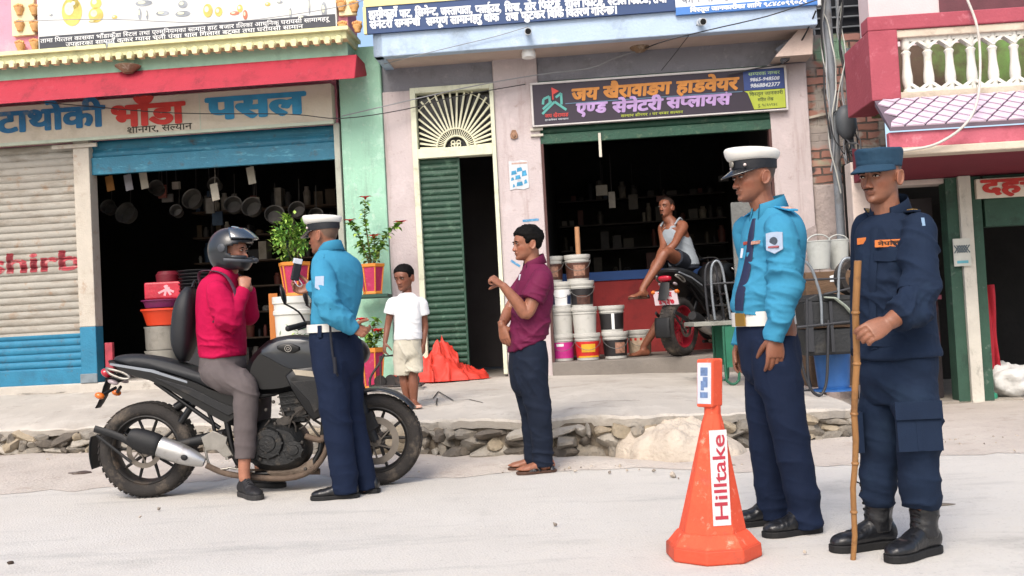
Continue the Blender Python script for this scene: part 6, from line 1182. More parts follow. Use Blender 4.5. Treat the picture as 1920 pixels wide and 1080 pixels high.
def maroon_man():
    Y = 6.64; q = lambda px, py, d=0.0: P(px, py, Y + d); org = Vector((q(1002, 880).x, Y, 0))
    root = person('man in a maroon short-sleeved shirt and dark jeans raising a clenched fist on the verge', org); f = Vector((-.93, -.36, 0)).normalized(); lat = f.cross(UP); L = -lat
    hd = Head(q(988, 457), (-.95, -.3, -.03), .97); nb = q(1001, 499)
    shL, shR = q(1016, 522, -.16), q(992, 522, .16); elL, wrL = q(987, 588, -.2), q(944, 537, -.24); elR, wrR = q(956, 580, .12), q(941, 610, -.02)
    hipL, hipR = q(996, 690, -.08), q(985, 690, .08); knL, knR = q(1012, 775, -.08), q(996, 775, .08); anL, anR = q(1019, 868, -.05), q(1003, 864, .11)
    mb = MB(); hd.build(mb, nose=1.0); limb(mb, [hd.w(0, -.022, .07), hd.w(0, -.025, .0), nb - UP * .03, nb - UP * .1], [.054, .054, .06, .085])
    torso(mb, [(q(1001, 520), .15, .08), (q(1000, 560), .15, .09), (q(992, 620), .13, .09), (q(990, 680), .14, .09)], lat, f)
    for a, b, c in ((shL, elL, wrL), (shR, elR, wrR)): limb(mb, [a, seg3(a, b, .5), b, seg3(b, c, .4), c], [.05, .047, .041, .040, .027])
    hand(mb, wrL, (-.72, -.1, .62), (.55, -.5, .65), (-.2, .8, .3), .98, ((1.2, 1.5, 1.0), (1.25, 1.5, 1.0), (1.3, 1.5, 1.0), (1.35, 1.5, 1.0)), .02, (.3, .1, 1.2)); hand(mb, wrR, (.18, -.1, -1), (-.55, -.85, .0), (.85, -.5, 0), 1.02, (.25, .3, .38, .45), .05, (.6, .5, .3))
    for h, k, a in ((hipL, knL, anL), (hipR, knR, anR)): limb(mb, [h, seg3(h, k, .5), k, seg3(k, a, .4), a, a - UP * .02], [.08, .07, .052, .05, .036, .036])
    tL, tR = (-.97, -.22), (-.99, .0); aL, aR = Vector((anL.x + .015, anL.y, .02)), Vector((anR.x + .015, anR.y, .02)); foot(mb, aL, tL, .245); foot(mb, aR, tR, .245)
    body(root, org, mb, .0042, lambda V: hd.colour(V, '#8a5a44', stub=.25)); eyes(hd, root, org, brow=1.1, open_=.7); hair(hd, HAIRM, root, org, .015, -.004, .007, 3)
    mb = MB(); torso(mb, [(q(1001, 492), .062, .06), (q(1003, 504), .115, .08), (q(1003, 518), .16, .10), (q(1001, 545), .172, .115), (q(997, 580), .168, .118), (q(992, 615), .160, .116), (q(989, 645), .160, .118), (q(988, 658), .16, .118)], lat, f)
    for a, b in ((shL, elL), (shR, elR)): e = seg3(a, b, .62); mb.tube([seg3(a, nb, .42) - UP * .035, seg3(a, b, .02), seg3(a, b, .3), e], [.055, .066, .074, .078], 20, sub=5)
    sp = [(q(985, 600, -.1), .16, (.5, 0, 1), .06, .012), (q(1020, 600, -.1), .14, (.6, 0, -1), .06, .010), (seg3(shL, elL, .4), .09, (.4, 0, 1), .05, .010), (q(970, 645, -.1), .14, (.7, 0, 1), .05, .011)]
    V, F, N = remesh(mb, .0065, 2); V = folds(V, N, sp, .002, 12, 41)
    # slanting hem: higher at the back
    low = V[:, 2] < q(989, 630).z; V[low, 2] += np.clip((V[low, 0] - q(958, 660).x) / (q(1020, 646).x - q(958, 660).x), -.2, 1.2) * .07 * np.clip((q(989, 630).z - V[low, 2]) / .08, 0, 1)
    sh = mesh_obj('shirt', V, F, MARS, root, org)
    mb = MB(); collar(mb, nb + UP * .002, f, lat, .076, .072, .052, .04, .5); o = obj('collar', mb, MARS, root, smooth=60, org=org); o.modifiers.new('t', 'SOLIDIFY').thickness = .004
    pin('pen', sh, 975, 520, .006, .02, mat('pen_white', '#b8bcc4'), root, org, .008); pin('shirt_pocket', sh, 982, 540, .04, .045, MARS, root, org, .004)
    mb = MB(); torso(mb, [(q(990, 640), .148, .108), (q(991, 665), .156, .118), (q(991, 695), .158, .12), (q(992, 725), .14, .11), (q(993, 740), .10, .08)], lat, f)
    for h, k, a, r in ((hipL, knL, anL, .066), (hipR, knR, anR, .064)): mb.tube([h + UP * .06, h - UP * .06, seg3(h, k, .6), k, seg3(k, a, .45), seg3(k, a, .85), a - UP * .02], [.092, .1, .088, .074, .07, .066, r], 20, sub=5)
    sp = [(knL, .14, (.4, 0, 1), .06, .012), (knR, .14, (.4, 0, 1), .06, .01), (anL + UP * .07, .13, (.15, 0, 1), .045, .014), (anR + UP * .07, .12, (.15, 0, 1), .045, .012), (q(985, 705, -.12), .14, (1, 0, .6), .05, .012)]
    cloth('jeans', mb, JEAN, root, org, .0072, [(c_, r_, d_, w_ * 1.25, a_ * .78) for c_, r_, d_, w_, a_ in sp], .0025, 10, 45)
    sandal(root, org, aL - UP * .018, tL, .26, SAND, BLK); sandal(root, org, aR - UP * .018, tR, .26, SAND, BLK)
maroon_man()
# ------------------------------------------------------------------ 5 boy on the pavement
TEE = mat('white_tee', '#d2d3d4', .85, .03, 10, .2, 220, spec=.2); CREAMS = mat('cream_shorts', '#b5b0a0', .85, .06, 10, .3, 200, spec=.2); CLOG = mat('peach_clog', '#cfa08c', .5, .06, 12)
def boy():
    A0 = pavp(772, 765); Y = A0.y; q = lambda px, py, d=0.0: P(px, py, Y + d); org = Vector((A0.x, Y, A0.z))
    root = person('small boy in a white t-shirt and cream shorts standing on the pavement', org); f = Vector((-.30, -.95, 0)).normalized(); lat = f.cross(UP); L = -lat   # lat: his right = left in the picture
    hd = Head(q(757, 521), (-.42, -.88, -.14), .93, roll=-.02, wid=1.02); nb = q(762, 551)
    shR, shL = q(736, 567), q(790, 567); elR, wrR = q(727, 610, .0), q(722, 642, -.04); elL, wrL = q(797, 612, .03), q(794, 645, .0)
    hR, hL = q(753, 655), q(776, 655); kR, kL = q(757, 706, .02), q(775, 706, -.02); aR, aL = q(764, 748, .02), q(776, 755, -.03)
    mb = MB(); hd.build(mb, nose=.75); limb(mb, [hd.w(0, -.022, .07), hd.w(0, -.025, .0), nb - UP * .02, nb - UP * .06], [.043, .04, .044, .06])
    torso(mb, [(q(763, 572), .10, .06), (q(764, 600), .095, .065), (q(764, 640), .095, .07), (q(764, 660), .08, .06)], lat, f)
    for a, b, c in ((shL, elL, wrL), (shR, elR, wrR)): limb(mb, [a, seg3(a, b, .5), b, seg3(b, c, .5), c], [.034, .031, .027, .024, .019])
    hand(mb, wrR, (-.15, -.1, -1), (-.8, -.5, .1), (.2, -.9, 0), .72, (.4, .45, .5, .5), .06, (.7, .5, .3)); hand(mb, wrL, (-.05, 0, -1), (.9, -.4, 0), (-.3, -.9, 0), .72, (.3, .35, .4, .5), .05, (.6, .5, .3))
    for h, k, a in ((hL, kL, aL), (hR, kR, aR)): limb(mb, [h, seg3(h, k, .5), k, seg3(k, a, .35), a, a - UP * .02], [.06, .055, .04, .041, .027, .028])
    foot(mb, (aL.x, aL.y, 0), (.35, -.94), .18, .75, pave_z(aL.x, aL.y) + .015); foot(mb, (aR.x, aR.y, 0), (-.1, -1), .18, .75, pave_z(aR.x, aR.y) + .015)
    body(root, org, mb, .0045, lambda V: hd.colour(V, '#754936')); eyes(hd, root, org, brow=.9, open_=.8); hair(hd, HAIRM, root, org, .008, -.004, .003, 5)
    mb = MB(); torso(mb, [(q(762, 549), .05, .045), (q(763, 556), .085, .055), (q(763, 566), .118, .07), (q(764, 585), .118, .08), (q(765, 610), .114, .084), (q(765, 630), .117, .088), (q(765, 637), .118, .088)], lat, f)
    for a, b in ((shL, elL), (shR, elR)): mb.tube([seg3(a, nb, .4) - UP * .02, seg3(a, b, .02), seg3(a, b, .25), seg3(a, b, .52)], [.04, .047, .053, .057], 18, sub=4)
    cloth('tee_shirt', mb, TEE, root, org, .006, [(q(760, 620, -.08), .12, (.5, 0, 1), .05, .008), (q(770, 580, -.08), .1, (1, 0, .6), .06, .005)], .0015, 14, 51)
    mb = MB(); torso(mb, [(q(765, 630), .108, .078), (q(764, 650), .116, .088), (q(764, 668), .112, .086), (q(764, 680), .08, .06)], lat, f)
    mb.tube([hR + UP * .04, hR, seg3(hR, kR, .5), seg3(hR, kR, .92)], [.062, .072, .075, .080], 18, sub=4); mb.tube([hL + UP * .04, hL, seg3(hL, kL, .5), seg3(hL, kL, .84)], [.062, .072, .075, .082], 18, sub=4)
    cloth('shorts', mb, CREAMS, root, org, .006, [(q(765, 670, -.1), .12, (.9, 0, .5), .045, .012), (q(775, 690, -.1), .1, (.6, 0, 1), .04, .01)], .002, 14, 53)
    for a, t, z in ((aL, (.35, -.94), 0), (aR, (-.1, -1), 0)):
        z0 = pave_z(a.x, a.y); mb = MB(); mb.loft(shoe_rings((a.x, a.y, 0), t, .205, .041, .062, z0 + .008)); V, F, N = remesh(mb, .005, 3); mesh_obj('clog', V, F, CLOG, root, org)
boy()
# ------------------------------------------------------------------ 6 rider
REDS = mat('crimson_pullover', '#a30d3e', .85, .08, 12, .3, 200, spec=.15); GREYT = mat('grey_trousers', '#575050', .85, .08, 12, .3, 220, spec=.2); HELM = mat('helmet_charcoal', '#202327', .35, .08, 6, .0, coat=.3); PACK = mat('pack_black', '#17191d', .6, .1, 12, .2, 160)
YB = 6.45
def rider():
    Y = YB; q = lambda px, py, d=0.0: P(px, py, Y + d); org = Vector((q(470, 925).x, Y, 0))
    root = person('motorcycle rider in a crimson pullover and grey trousers fastening the strap of a charcoal helmet', org); f = Vector((.975, -.22, 0)).normalized(); lat = f.cross(UP)      # lat: his right = towards us
    hd = Head(q(437, 471), (.96, -.27, -.03), .98); nb = q(418, 516)
    shR, shL = q(406, 543, -.17), q(420, 540, .17); elR, wrR = q(428, 602, -.19), q(457, 545, -.09); elL, wrL = q(466, 592, .17), q(466, 545, .03)
    hpR, hpL = q(412, 700, -.10), q(420, 697, .10); kR, kL = q(462, 727, -.18), q(486, 735, .20); aR, aL = q(458, 878, -.2), q(488, 885, .16)
    mb = MB(); hd.build(mb); limb(mb, [hd.w(0, -.022, .07), hd.w(0, -.025, .0), nb - UP * .03, nb - UP * .1], [.056, .056, .062, .09])
    torso(mb, [(q(415, 550), .15, .08), (q(415, 600), .15, .09), (q(414, 650), .14, .09), (q(416, 690), .14, .09)], lat, f)
    for a, b, c in ((shL, elL, wrL), (shR, elR, wrR)): limb(mb, [a, seg3(a, b, .5), b, seg3(b, c, .5), c], [.05, .045, .04, .036, .028])
    hand(mb, wrR, (.05, .35, .9), (.3, -.9, .2), (.85, .1, -.1), .98, ((1.1, 1.3, .9), (1.15, 1.3, .9), (1.2, 1.3, .9), (1.2, 1.3, .9)), .02, (.7, .3, .8)); hand(mb, wrL, (-.1, -.3, .9), (.5, .8, .2), (.6, -.4, .1), .98, ((1.0, 1.3, .9),) * 4, .02, (.7, .3, .8))
    for h, k, a in ((hpL, kL, aL), (hpR, kR, aR)): limb(mb, [h, seg3(h, k, .5), k, seg3(k, a, .4), a, a - UP * .06], [.08, .07, .055, .05, .036, .036])
    body(root, org, mb, .0044, lambda V: hd.colour(V, '#9a6852', stub=.1)); eyes(hd, root, org)
    mb = MB(); torso(mb, [(q(420, 500), .068, .066), (q(418, 514), .10, .085), (q(413, 528), .15, .105), (q(411, 550), .17, .122), (q(413, 590), .172, .135), (q(416, 630), .168, .142), (q(417, 655), .162, .138), (q(418, 668), .158, .135)], lat, f)
    for a, b, c in ((shL, elL, wrL), (shR, elR, wrR)): sleeve(mb, nb, a, b, c, (.062, .074, .070, .068, .060, .052, .045), .01)
    sp = [(elR, .12, (.5, 0, 1), .05, .014), (q(440, 640, -.15), .15, (.6, 0, 1), .06, .012), (q(400, 650, -.15), .12, (.2, 0, 1), .05, .010), (seg3(shR, elR, .4), .1, (.5, 0, 1), .07, .010)]
    cloth('pullover', mb, REDS, root, org, .0065, sp, .0022, 12, 61)
    mb = MB(); torso(mb, [(q(417, 655), .148, .12), (q(418, 680), .158, .135), (q(417, 705), .16, .135), (q(416, 722), .13, .10)], lat, f)
    for h, k, a in ((hpL, kL, aL), (hpR, kR, aR)): mb.tube([seg3(h, k, -.35), h, seg3(h, k, .5), seg3(h, k, .9), seg3(k, a, .1), seg3(k, a, .45), seg3(k, a, .88)], [.085, .098, .094, .086, .082, .068, .062], 20, sub=5)
    sp = [(seg3(hpR, kR, .3), .14, (.8, 0, .6), .05, .015), (kR, .12, (.5, 0, 1), .05, .014), (seg3(kR, aR, .55), .16, (.2, 0, 1), .07, .008)]
    cloth('trousers', mb, GREYT, root, org, .007, [(c_, r_, d_, w_ * 1.25, a_ * .78) for c_, r_, d_, w_, a_ in sp], .0025, 11, 65)
    # helmet with raised visor
    mb = MB(); h0 = hd; W = lambda x, y, z: h0.w(x, y, z)
    V = []; nu, nv = 48, 30
    for i in range(nv + 1):
        t = -.62 * math.pi / 2 + (math.pi / 2 + .62 * math.pi / 2 - .001) * i / nv
        for k in range(nu):
            a = 2 * math.pi * k / nu; x, y = math.cos(a), math.sin(a); cz = math.cos(t); sz = math.sin(t)
            yy = (.152 if y > 0 else .158) * y * cz ** .85 - .012; xx = .128 * x * cz ** .85; zz = .122 + (.142 if sz > 0 else .165) * sz
            if sz < 0 and y > 0: yy += .018 * (-sz) * y; zz += 0
            V.append(W(xx, yy, zz))
    F = []
    for i in range(nv):
        t = -.62 * math.pi / 2 + (math.pi / 2 + .62 * math.pi / 2) * (i + .5) / nv; z = .122 + (.142 if math.sin(t) > 0 else .165) * math.sin(t)
        for k in range(nu):
            a = 2 * math.pi * (k + .5) / nu; ad = abs(math.atan2(math.cos(a), math.sin(a)))   # angle from straight ahead
            if ad < R(72) and .062 + .02 * (ad / R(72)) < z < .168 - .03 * (ad / R(72)) ** 2: continue
            F.append((i * nu + k, i * nu + (k + 1) % nu, (i + 1) * nu + (k + 1) % nu, (i + 1) * nu + k))
    mb.add(V, F); he = obj('helmet', mb, HELM, root, smooth=180, org=org); he.modifiers.new('t', 'SOLIDIFY').thickness = .022; he.modifiers['t'].offset = -1
    def vis(t0, t1, r, dz, nm, m, th, a0=78, tip=0.0):
        V = []; n, k_ = 26, 8
        for i in range(k_ + 1):
            t = t0 + (t1 - t0) * i / k_
            for k in range(n + 1):
                a = R(90 - a0) + R(2 * a0) * k / n; V.append(W(.132 * r * math.cos(a) * math.cos(t) ** .6, (.156 * r + tip * (1 - i / k_)) * math.sin(a) * math.cos(t) ** .8 - .012, .122 + dz + .146 * r * math.sin(t) + 0))
        mb = MB(); mb.add(V, [(i * (n + 1) + k, i * (n + 1) + k + 1, (i + 1) * (n + 1) + k + 1, (i + 1) * (n + 1) + k) for i in range(k_) for k in range(n)]); o = obj(nm, mb, m, he, smooth=180, org=org); o.modifiers.new('t', 'SOLIDIFY').thickness = th; return o
    vis(.38, 1.0, 1.05, .006, 'visor', mat('visor_tint', '#27313a', .06, .05, bump=0, spec=.9, coat=1.0), .003, 70, .035)
    mb = MB(); mb.tube([W(.135 * math.cos(R(90 - 82) + R(164) * k / 16), .165 * math.sin(R(8) + R(164) * k / 16) - .012, .05 - .012 * math.sin(R(8) + R(164) * k / 16)) for k in range(17)], [(.010, .004)] * 17, 8); mb.ell(W(0, .166, .045), h0.r * .03, h0.f * .008, h0.u * .016, 12, 6); obj('chin_vent', mb, mat('helmet_grey', '#3c4046', .5), he, smooth=60, org=org)
    for sx in (-1, 1): mb = MB(); mb.lathe([(.026, 0), (.026, .006), (.018, .010), (0, .011)], 20, W(sx * .128, -.005, .125), axis=h0.r * sx); obj('visor_pivot', mb, mat('helmet_grey', '#3c4046', .5), he, smooth=40, org=org)
    for k in range(3): mb = MB(); c = W(.02 * 0 + .05 - .0 * k, .06 + .028 * k, .262 - .012 * k); mb.ell(W(.03, .035 + .032 * k, .263 - .009 * k * k), h0.r * .045, h0.f * .007, h0.u * .005, 12, 6); obj('crown_stripe', mb, mat('stripe_pale', '#9fb3bd', .3, .1, bump=0), he, smooth=180, org=org)
    # shoes
    for a, t, lab in ((Vector((aR.x + .0, aR.y, 0)), (.62, -.78), 1), (Vector((aL.x - .02, aL.y, 0)), (.93, -.35), 2)):
        s_ = shoe('shoe', root, org, a, t, .27, mat('trainer_black', '#1a1a1d', .6, .25, 30, .3, 120), mat('trainer_sole', '#2b2a2a', .7), .047, .10, .03, mat('trainer_lace', '#3a3a3d', .8))
    mb = MB()
    for sd in (lat, -lat):
        sh_ = shR if sd is lat else shL; a = nb + sd * .10 - f * .10 - UP * .02; mb.tube([a - UP * .06, a + UP * .045, nb + sd * .105 + f * .07 - UP * .005, sh_ + f * .115 - UP * .07 - sd * .03, sh_ + f * .03 - UP * .17 + sd * .015, q(388, 618, -.12 if sd is lat else .12)], [(.004, .018)] * 6, 8, sub=5, ref=f)
    pk = thing('backpack', 'black hard-shell backpack worn by the rider in crimson', 'backpack', q(352, 608)); pc = Vector(pk.location)
    obj('shoulder_strap', mb, mat('strap_grey', '#4a2f3c', .8, .1, 30), pk, org=pc)
    mb = MB(); up_ = (q(362, 540) - q(350, 680)).normalized(); n_ = Vector((up_.z, 0, -up_.x)); side = up_.cross(n_)
    rows = []
    for t in np.linspace(-1, 1, 15):
        wv = .15 * (1 - abs(t) ** 3.2 * .55); dv = .085 * (1 - abs(t) ** 3 * .7); rows.append((up_ * (t * .235) + n_ * .0, wv, dv))
    rr = []
    for c, a, b in rows:
        r = []
        for k in range(30):
            t = 2 * math.pi * k / 30; x, y = math.cos(t), math.sin(t); x = math.copysign(abs(x) ** .7, x) * a; y = math.copysign(abs(y) ** .8, y) * (b if y < 0 else b * .7); r.append(c + side * x + n_ * y)
        rr.append(r)
    mb.loft(rr); sh_ = obj('shell', mb, PACK, pk, smooth=60)
    mb = MB(); pts = []
    for t in np.linspace(-.97, .97, 12): pts.append(up_ * (t * .235) + side * (-.0) - n_ * (.085 * (1 - abs(t) ** 3 * .7) + .002))
    mb.tube(pts, .006, 6, sub=2); mb.tube([up_ * .235 + n_ * .02 - side * .04, up_ * .275 + n_ * .02, up_ * .235 + n_ * .02 + side * .04], .008, 8, sub=4); obj('zip_piping', mb, mat('zip_black', '#0c0d0f', .5), pk, smooth=60)
    mb = MB(); c = q(384, 533, -.04) - pc; mb.ell(c, (.025, 0, 0), (0, .02, 0), (.008, 0, .012), 10, 6); obj('bottle_cap', mb, mat('cap_white', '#c9c9c6', .5), pk, smooth=60)
rider()
# ------------------------------------------------------------------ 7 man sitting in the hardware shop
GREYV = mat('grey_vest', '#8d959c', .85, .06, 12, .3, 200, spec=.2); DARKS = mat('dark_shorts', '#1d222c', .85, .1, 12)
def sitting_man():
    Y = 10.95; q = lambda px, py, d=0.0: P(px, py, Y + d); org = Vector((q(1262, 660).x, Y, .535))
    root = person('man in a grey vest and dark shorts sitting cross-legged on the red-wheeled motorcycle', org); f = Vector((-.75, -.66, 0)).normalized(); lat = f.cross(UP); L = -lat
    hd = Head(q(1249, 389), (-.66, -.74, .10), 1.0); nb = q(1260, 413)
    shL, shR = q(1281, 425, -.12), q(1243, 428, .12); elL, wrL = q(1264, 458, -.28), q(1232, 486, -.34); elR, wrR = q(1244, 462, -.05), q(1232, 488, -.26)
    hpL, hpR = q(1286, 493, -.05), q(1272, 494, .1); kL, kR = q(1248, 474, -.40), q(1258, 572, -.22); aL, aR = q(1206, 540, -.45), q(1208, 648, -.12)
    mb = MB(); hd.build(mb); limb(mb, [hd.w(0, -.022, .07), hd.w(0, -.025, .0), nb - UP * .03, nb - UP * .1], [.058, .058, .064, .09])
    torso(mb, [(q(1262, 428), .16, .085), (q(1268, 450), .165, .11), (q(1276, 475), .15, .11), (q(1281, 495), .16, .11)], lat, f)
    for a, b, c in ((shL, elL, wrL), (shR, elR, wrR)): limb(mb, [seg3(a, nb, .3), a, seg3(a, b, .5), b, seg3(b, c, .5), c], [.05, .056, .047, .04, .038, .027])
    hand(mb, wrL, (-.45, -.2, -.8), (-.3, -.8, .4), (-.6, .5, .3), 1.0, (.6, .7, .8, .9), .04, (.5, .4, .5)); hand(mb, wrR, (-.5, -.3, -.8), (-.3, -.8, .4), (.6, -.3, .3), 1.0, (.6, .7, .8, .9), .04, (.5, .4, .5))
    for h, k, a in ((hpL, kL, aL), (hpR, kR, aR)): limb(mb, [h, seg3(h, k, .5), k, seg3(k, a, .35), a, a - UP * .03], [.085, .075, .056, .056, .036, .036])
    foot(mb, (aL.x, aL.y, 0), (-.8, -.6), .25, 1.0, aL.z - .1); foot(mb, (aR.x, aR.y, 0), (-.9, -.42), .25, 1.0, .54)
    body(root, org, mb, .0065, lambda V: hd.colour(V, '#7d4e3a', stub=.0, fade=.016, hair=(.02, .016, .014))); eyes(hd, root, org)
    mb = MB(); mb.tube([hd.w(-.022, .0905, .0595), hd.w(0, .0945, .0615), hd.w(.022, .0905, .0595)], .0035, 6, sub=3); mb.ell(hd.w(0, .085, .018), hd.r * .016, hd.f * .009, hd.u * .014, 10, 6); obj('beard', mb, HAIRM, root, org=org)
    mb = MB(); torso(mb, [(q(1262, 424), .09, .075), (q(1264, 436), .135, .11), (q(1268, 452), .172, .13), (q(1274, 470), .168, .132), (q(1280, 486), .17, .135), (q(1283, 498), .172, .135)], lat, f)
    mb.tube([nb + lat * -.085 - f * .075 - UP * .03, nb - lat * .1 - f * .01 + UP * .012, nb - lat * .1 + f * .08 - UP * .06], .013, 8, sub=4); mb.tube([nb + lat * .085 - f * .075 - UP * .03, nb + lat * .1 - f * .01 + UP * .012, nb + lat * .1 + f * .08 - UP * .06], .013, 8, sub=4)
    cloth('vest', mb, GREYV, root, org, .008, [(q(1275, 475, -.1), .15, (.6, 0, 1), .06, .012)], .002, 10, 71)
    mb = MB(); torso(mb, [(q(1281, 484), .165, .125), (q(1284, 505), .165, .13)], lat, f)
    for h, k, e in ((hpL, kL, .55), (hpR, kR, .7)): mb.tube([seg3(h, k, -.2), h, seg3(h, k, e)], [.09, .1, .095], 18, sub=3)
    cloth('shorts', mb, DARKS, root, org, .009, [], .003, 10, 73)
    sandal(root, org, Vector((aL.x, aL.y, aL.z - .115)), (-.8, -.6), .27, SAND, BLK, 'single')
sitting_man()
# ================================================================== motorcycles (local frame: x forward, y to the bike's left, z up, origin under the rear axle)
MBLK = mat('bike_black', '#0a0b0d', .36, .15, 9, .0, spec=.4, dirt=[('#23211f', .10, 9)]); MSAT = mat('bike_satin', '#131416', .6, .2, 14, .2, 120, dirt=[('#3c3731', .16, 9)]); MGREY = mat('tank_grey', '#282c31', .28, .12, 5, 0, coat=.4, metal=.2)
TYRE = mat('tyre_dusty', '#2c2927', .9, .18, 9, .5, 90, dirt=[('#665c51', .32, 6), ('#2b2826', .3, 15)]); RIMB = mat('rim_black', '#1c1a19', .5, .2, 12, dirt=[('#5b4d40', .3, 9)]); ALU = mat('cast_alloy', '#8d8a84', .42, .15, 12, .1, 80, metal=.7, dirt=[('#6b6358', .3, 9)]); ENG = mat('engine_dark', '#151617', .5, .25, 18, .4, 70, dirt=[('#4f473d', .2, 12)])
SILV = mat('muffler_silver', '#b0afad', .34, .08, 6, .05, 60, metal=.75, dirt=[('#8d867b', .3, 8)]); SEATM = mat('seat_vinyl', '#1a1c1f', .55, .1, 20, .35, 200); RUST = mat('muddy_metal', '#584a3f', .8, .3, 12, .4, 60); REDL = mat('red_lens', '#a3122a', .15, .1, 20, 0, coat=.5); ORL = mat('amber_lens', '#c7641c', .2, .1, 20, 0, coat=.4); CHR = mat('chrome', '#b8b8ba', .18, .05, bump=0, metal=1.0)
def pillow(mb, poly, hw, y0=0.0, k=7, edge=.5, pw=.5, m=0, rnd=2):
    """rounded solid from a side outline: slices across the bike shrink towards both flanks"""
    P2 = np.array(poly, float)
    for _ in range(rnd): P2 = np.stack([.75 * P2 + .25 * np.roll(P2, -1, 0), .25 * P2 + .75 * np.roll(P2, -1, 0)], 1).reshape(-1, 2)
    c = P2.mean(0); rings = []
    for i in range(k + 1):
        t = -1 + 2 * i / k; s = edge + (1 - edge) * (1 - abs(t) ** 2.4) ** pw; Q = c + (P2 - c) * s; rings.append([(a, y0 + hw * t, b) for a, b in Q])
    mb.loft(rings, m)
def slab(mb, poly, y0, th, m=0): mb.prism(poly, th, lambda a, b, c: (a, y0 + c, b), m)
_o = P(283, 931, YB); BX0 = _o.x
def bp(px, py): q = P(px, py, YB); return (q.x - BX0, q.z)
def bp3(px, py, d): a, b = bp(px, py); return (a, d, b)
def wheel(root, cx, r, w, rim_m, name='wheel', disc=0.0, nsp=10):
    t = bpy.data.objects.new(name, None); COL.objects.link(t); t.parent = root; t.location = (cx, 0, r)
    ax = (0, 1, 0); mb = MB(); ri = r * .715; prof = [(ri, -w * .36), (ri * 1.03, -w * .46), (ri * 1.12, -w * .52), (r * .90, -w * .52), (r * .96, -w * .40), (r * .99, -w * .2), (r, 0), (r * .99, w * .2), (r * .96, w * .40), (r * .90, w * .52), (ri * 1.12, w * .52), (ri * 1.03, w * .46), (ri, w * .36)]
    def lath(mb, prof, n=64): mb.loft([[(math.cos(a) * q, y, math.sin(a) * q) for a in [2 * math.pi * k / n for k in range(n)]] for q, y in prof], cap=False)
    lath(mb, prof + [prof[0]])
    for k in range(46):      # tread blocks
        a = 2 * math.pi * k / 46
        for sg in (-1, 1): c, s = math.cos(a + sg * .02), math.sin(a + sg * .02); mb.obox((c * r * .9835, sg * w * .24, s * r * .9835), (-s * .015, sg * w * .05, c * .015), (0, w * .15, 0), (c * .003, 0, s * .003))
    obj('tyre', mb, TYRE, t, smooth=50)
    mb = MB(); lath(mb, [(ri * 1.02, -w * .40), (ri * .97, -w * .42), (ri * .92, -w * .36), (ri * .88, -w * .16), (ri * .88, w * .16), (ri * .92, w * .36), (ri * .97, w * .42), (ri * 1.02, w * .40), (ri * 1.02, -w * .40)]); obj('rim', mb, rim_m, t, smooth=40)
    mb = MB()
    for k in range(nsp // 2):
        for sg in (-1, 1):
            a0 = 2 * math.pi * k / (nsp / 2) + .3; a1 = a0 + sg * .30; p0 = Vector((math.cos(a0 + sg * .10) * .05, 0, math.sin(a0 + sg * .10) * .05)); p1 = Vector((math.cos(a1) * ri * .9, 0, math.sin(a1) * ri * .9)); mb.tube([p0, p1], [(.013, .012), (.009, .009)], 8, ref=(0, 1, 0))
    mb.tube([(0, -.075, 0), (0, .075, 0)], .046, 20); mb.tube([(0, -.11, 0), (0, .11, 0)], .013, 10); obj('spoke_hub', mb, rim_m, t, smooth=40)
    if disc:
        mb = MB(); y = -.085
        def ringp(q0, q1, n=48):
            lath(mb, [(q0, y), (q1, y), (q1, y + .005), (q0, y + .005), (q0, y)], n)
        ringp(disc * .72, disc)
        for k in range(6): a = k * math.pi / 3; mb.tube([(math.cos(a) * .03, y, math.sin(a) * .03), (math.cos(a + .5) * disc * .5, y, math.sin(a + .5) * disc * .5), (math.cos(a + .6) * disc * .75, y, math.sin(a + .6) * disc * .75)], .006, 6)
        mb.tube([(0, y, 0), (0, y + .02, 0)], .04, 16); obj('brake_disc', mb, mat('brake_disc', '#7d766e', .35, .15, 12, 0, metal=.8), t, smooth=40)
    # parts may nest one level deeper only, so the wheel itself is the part
    return t
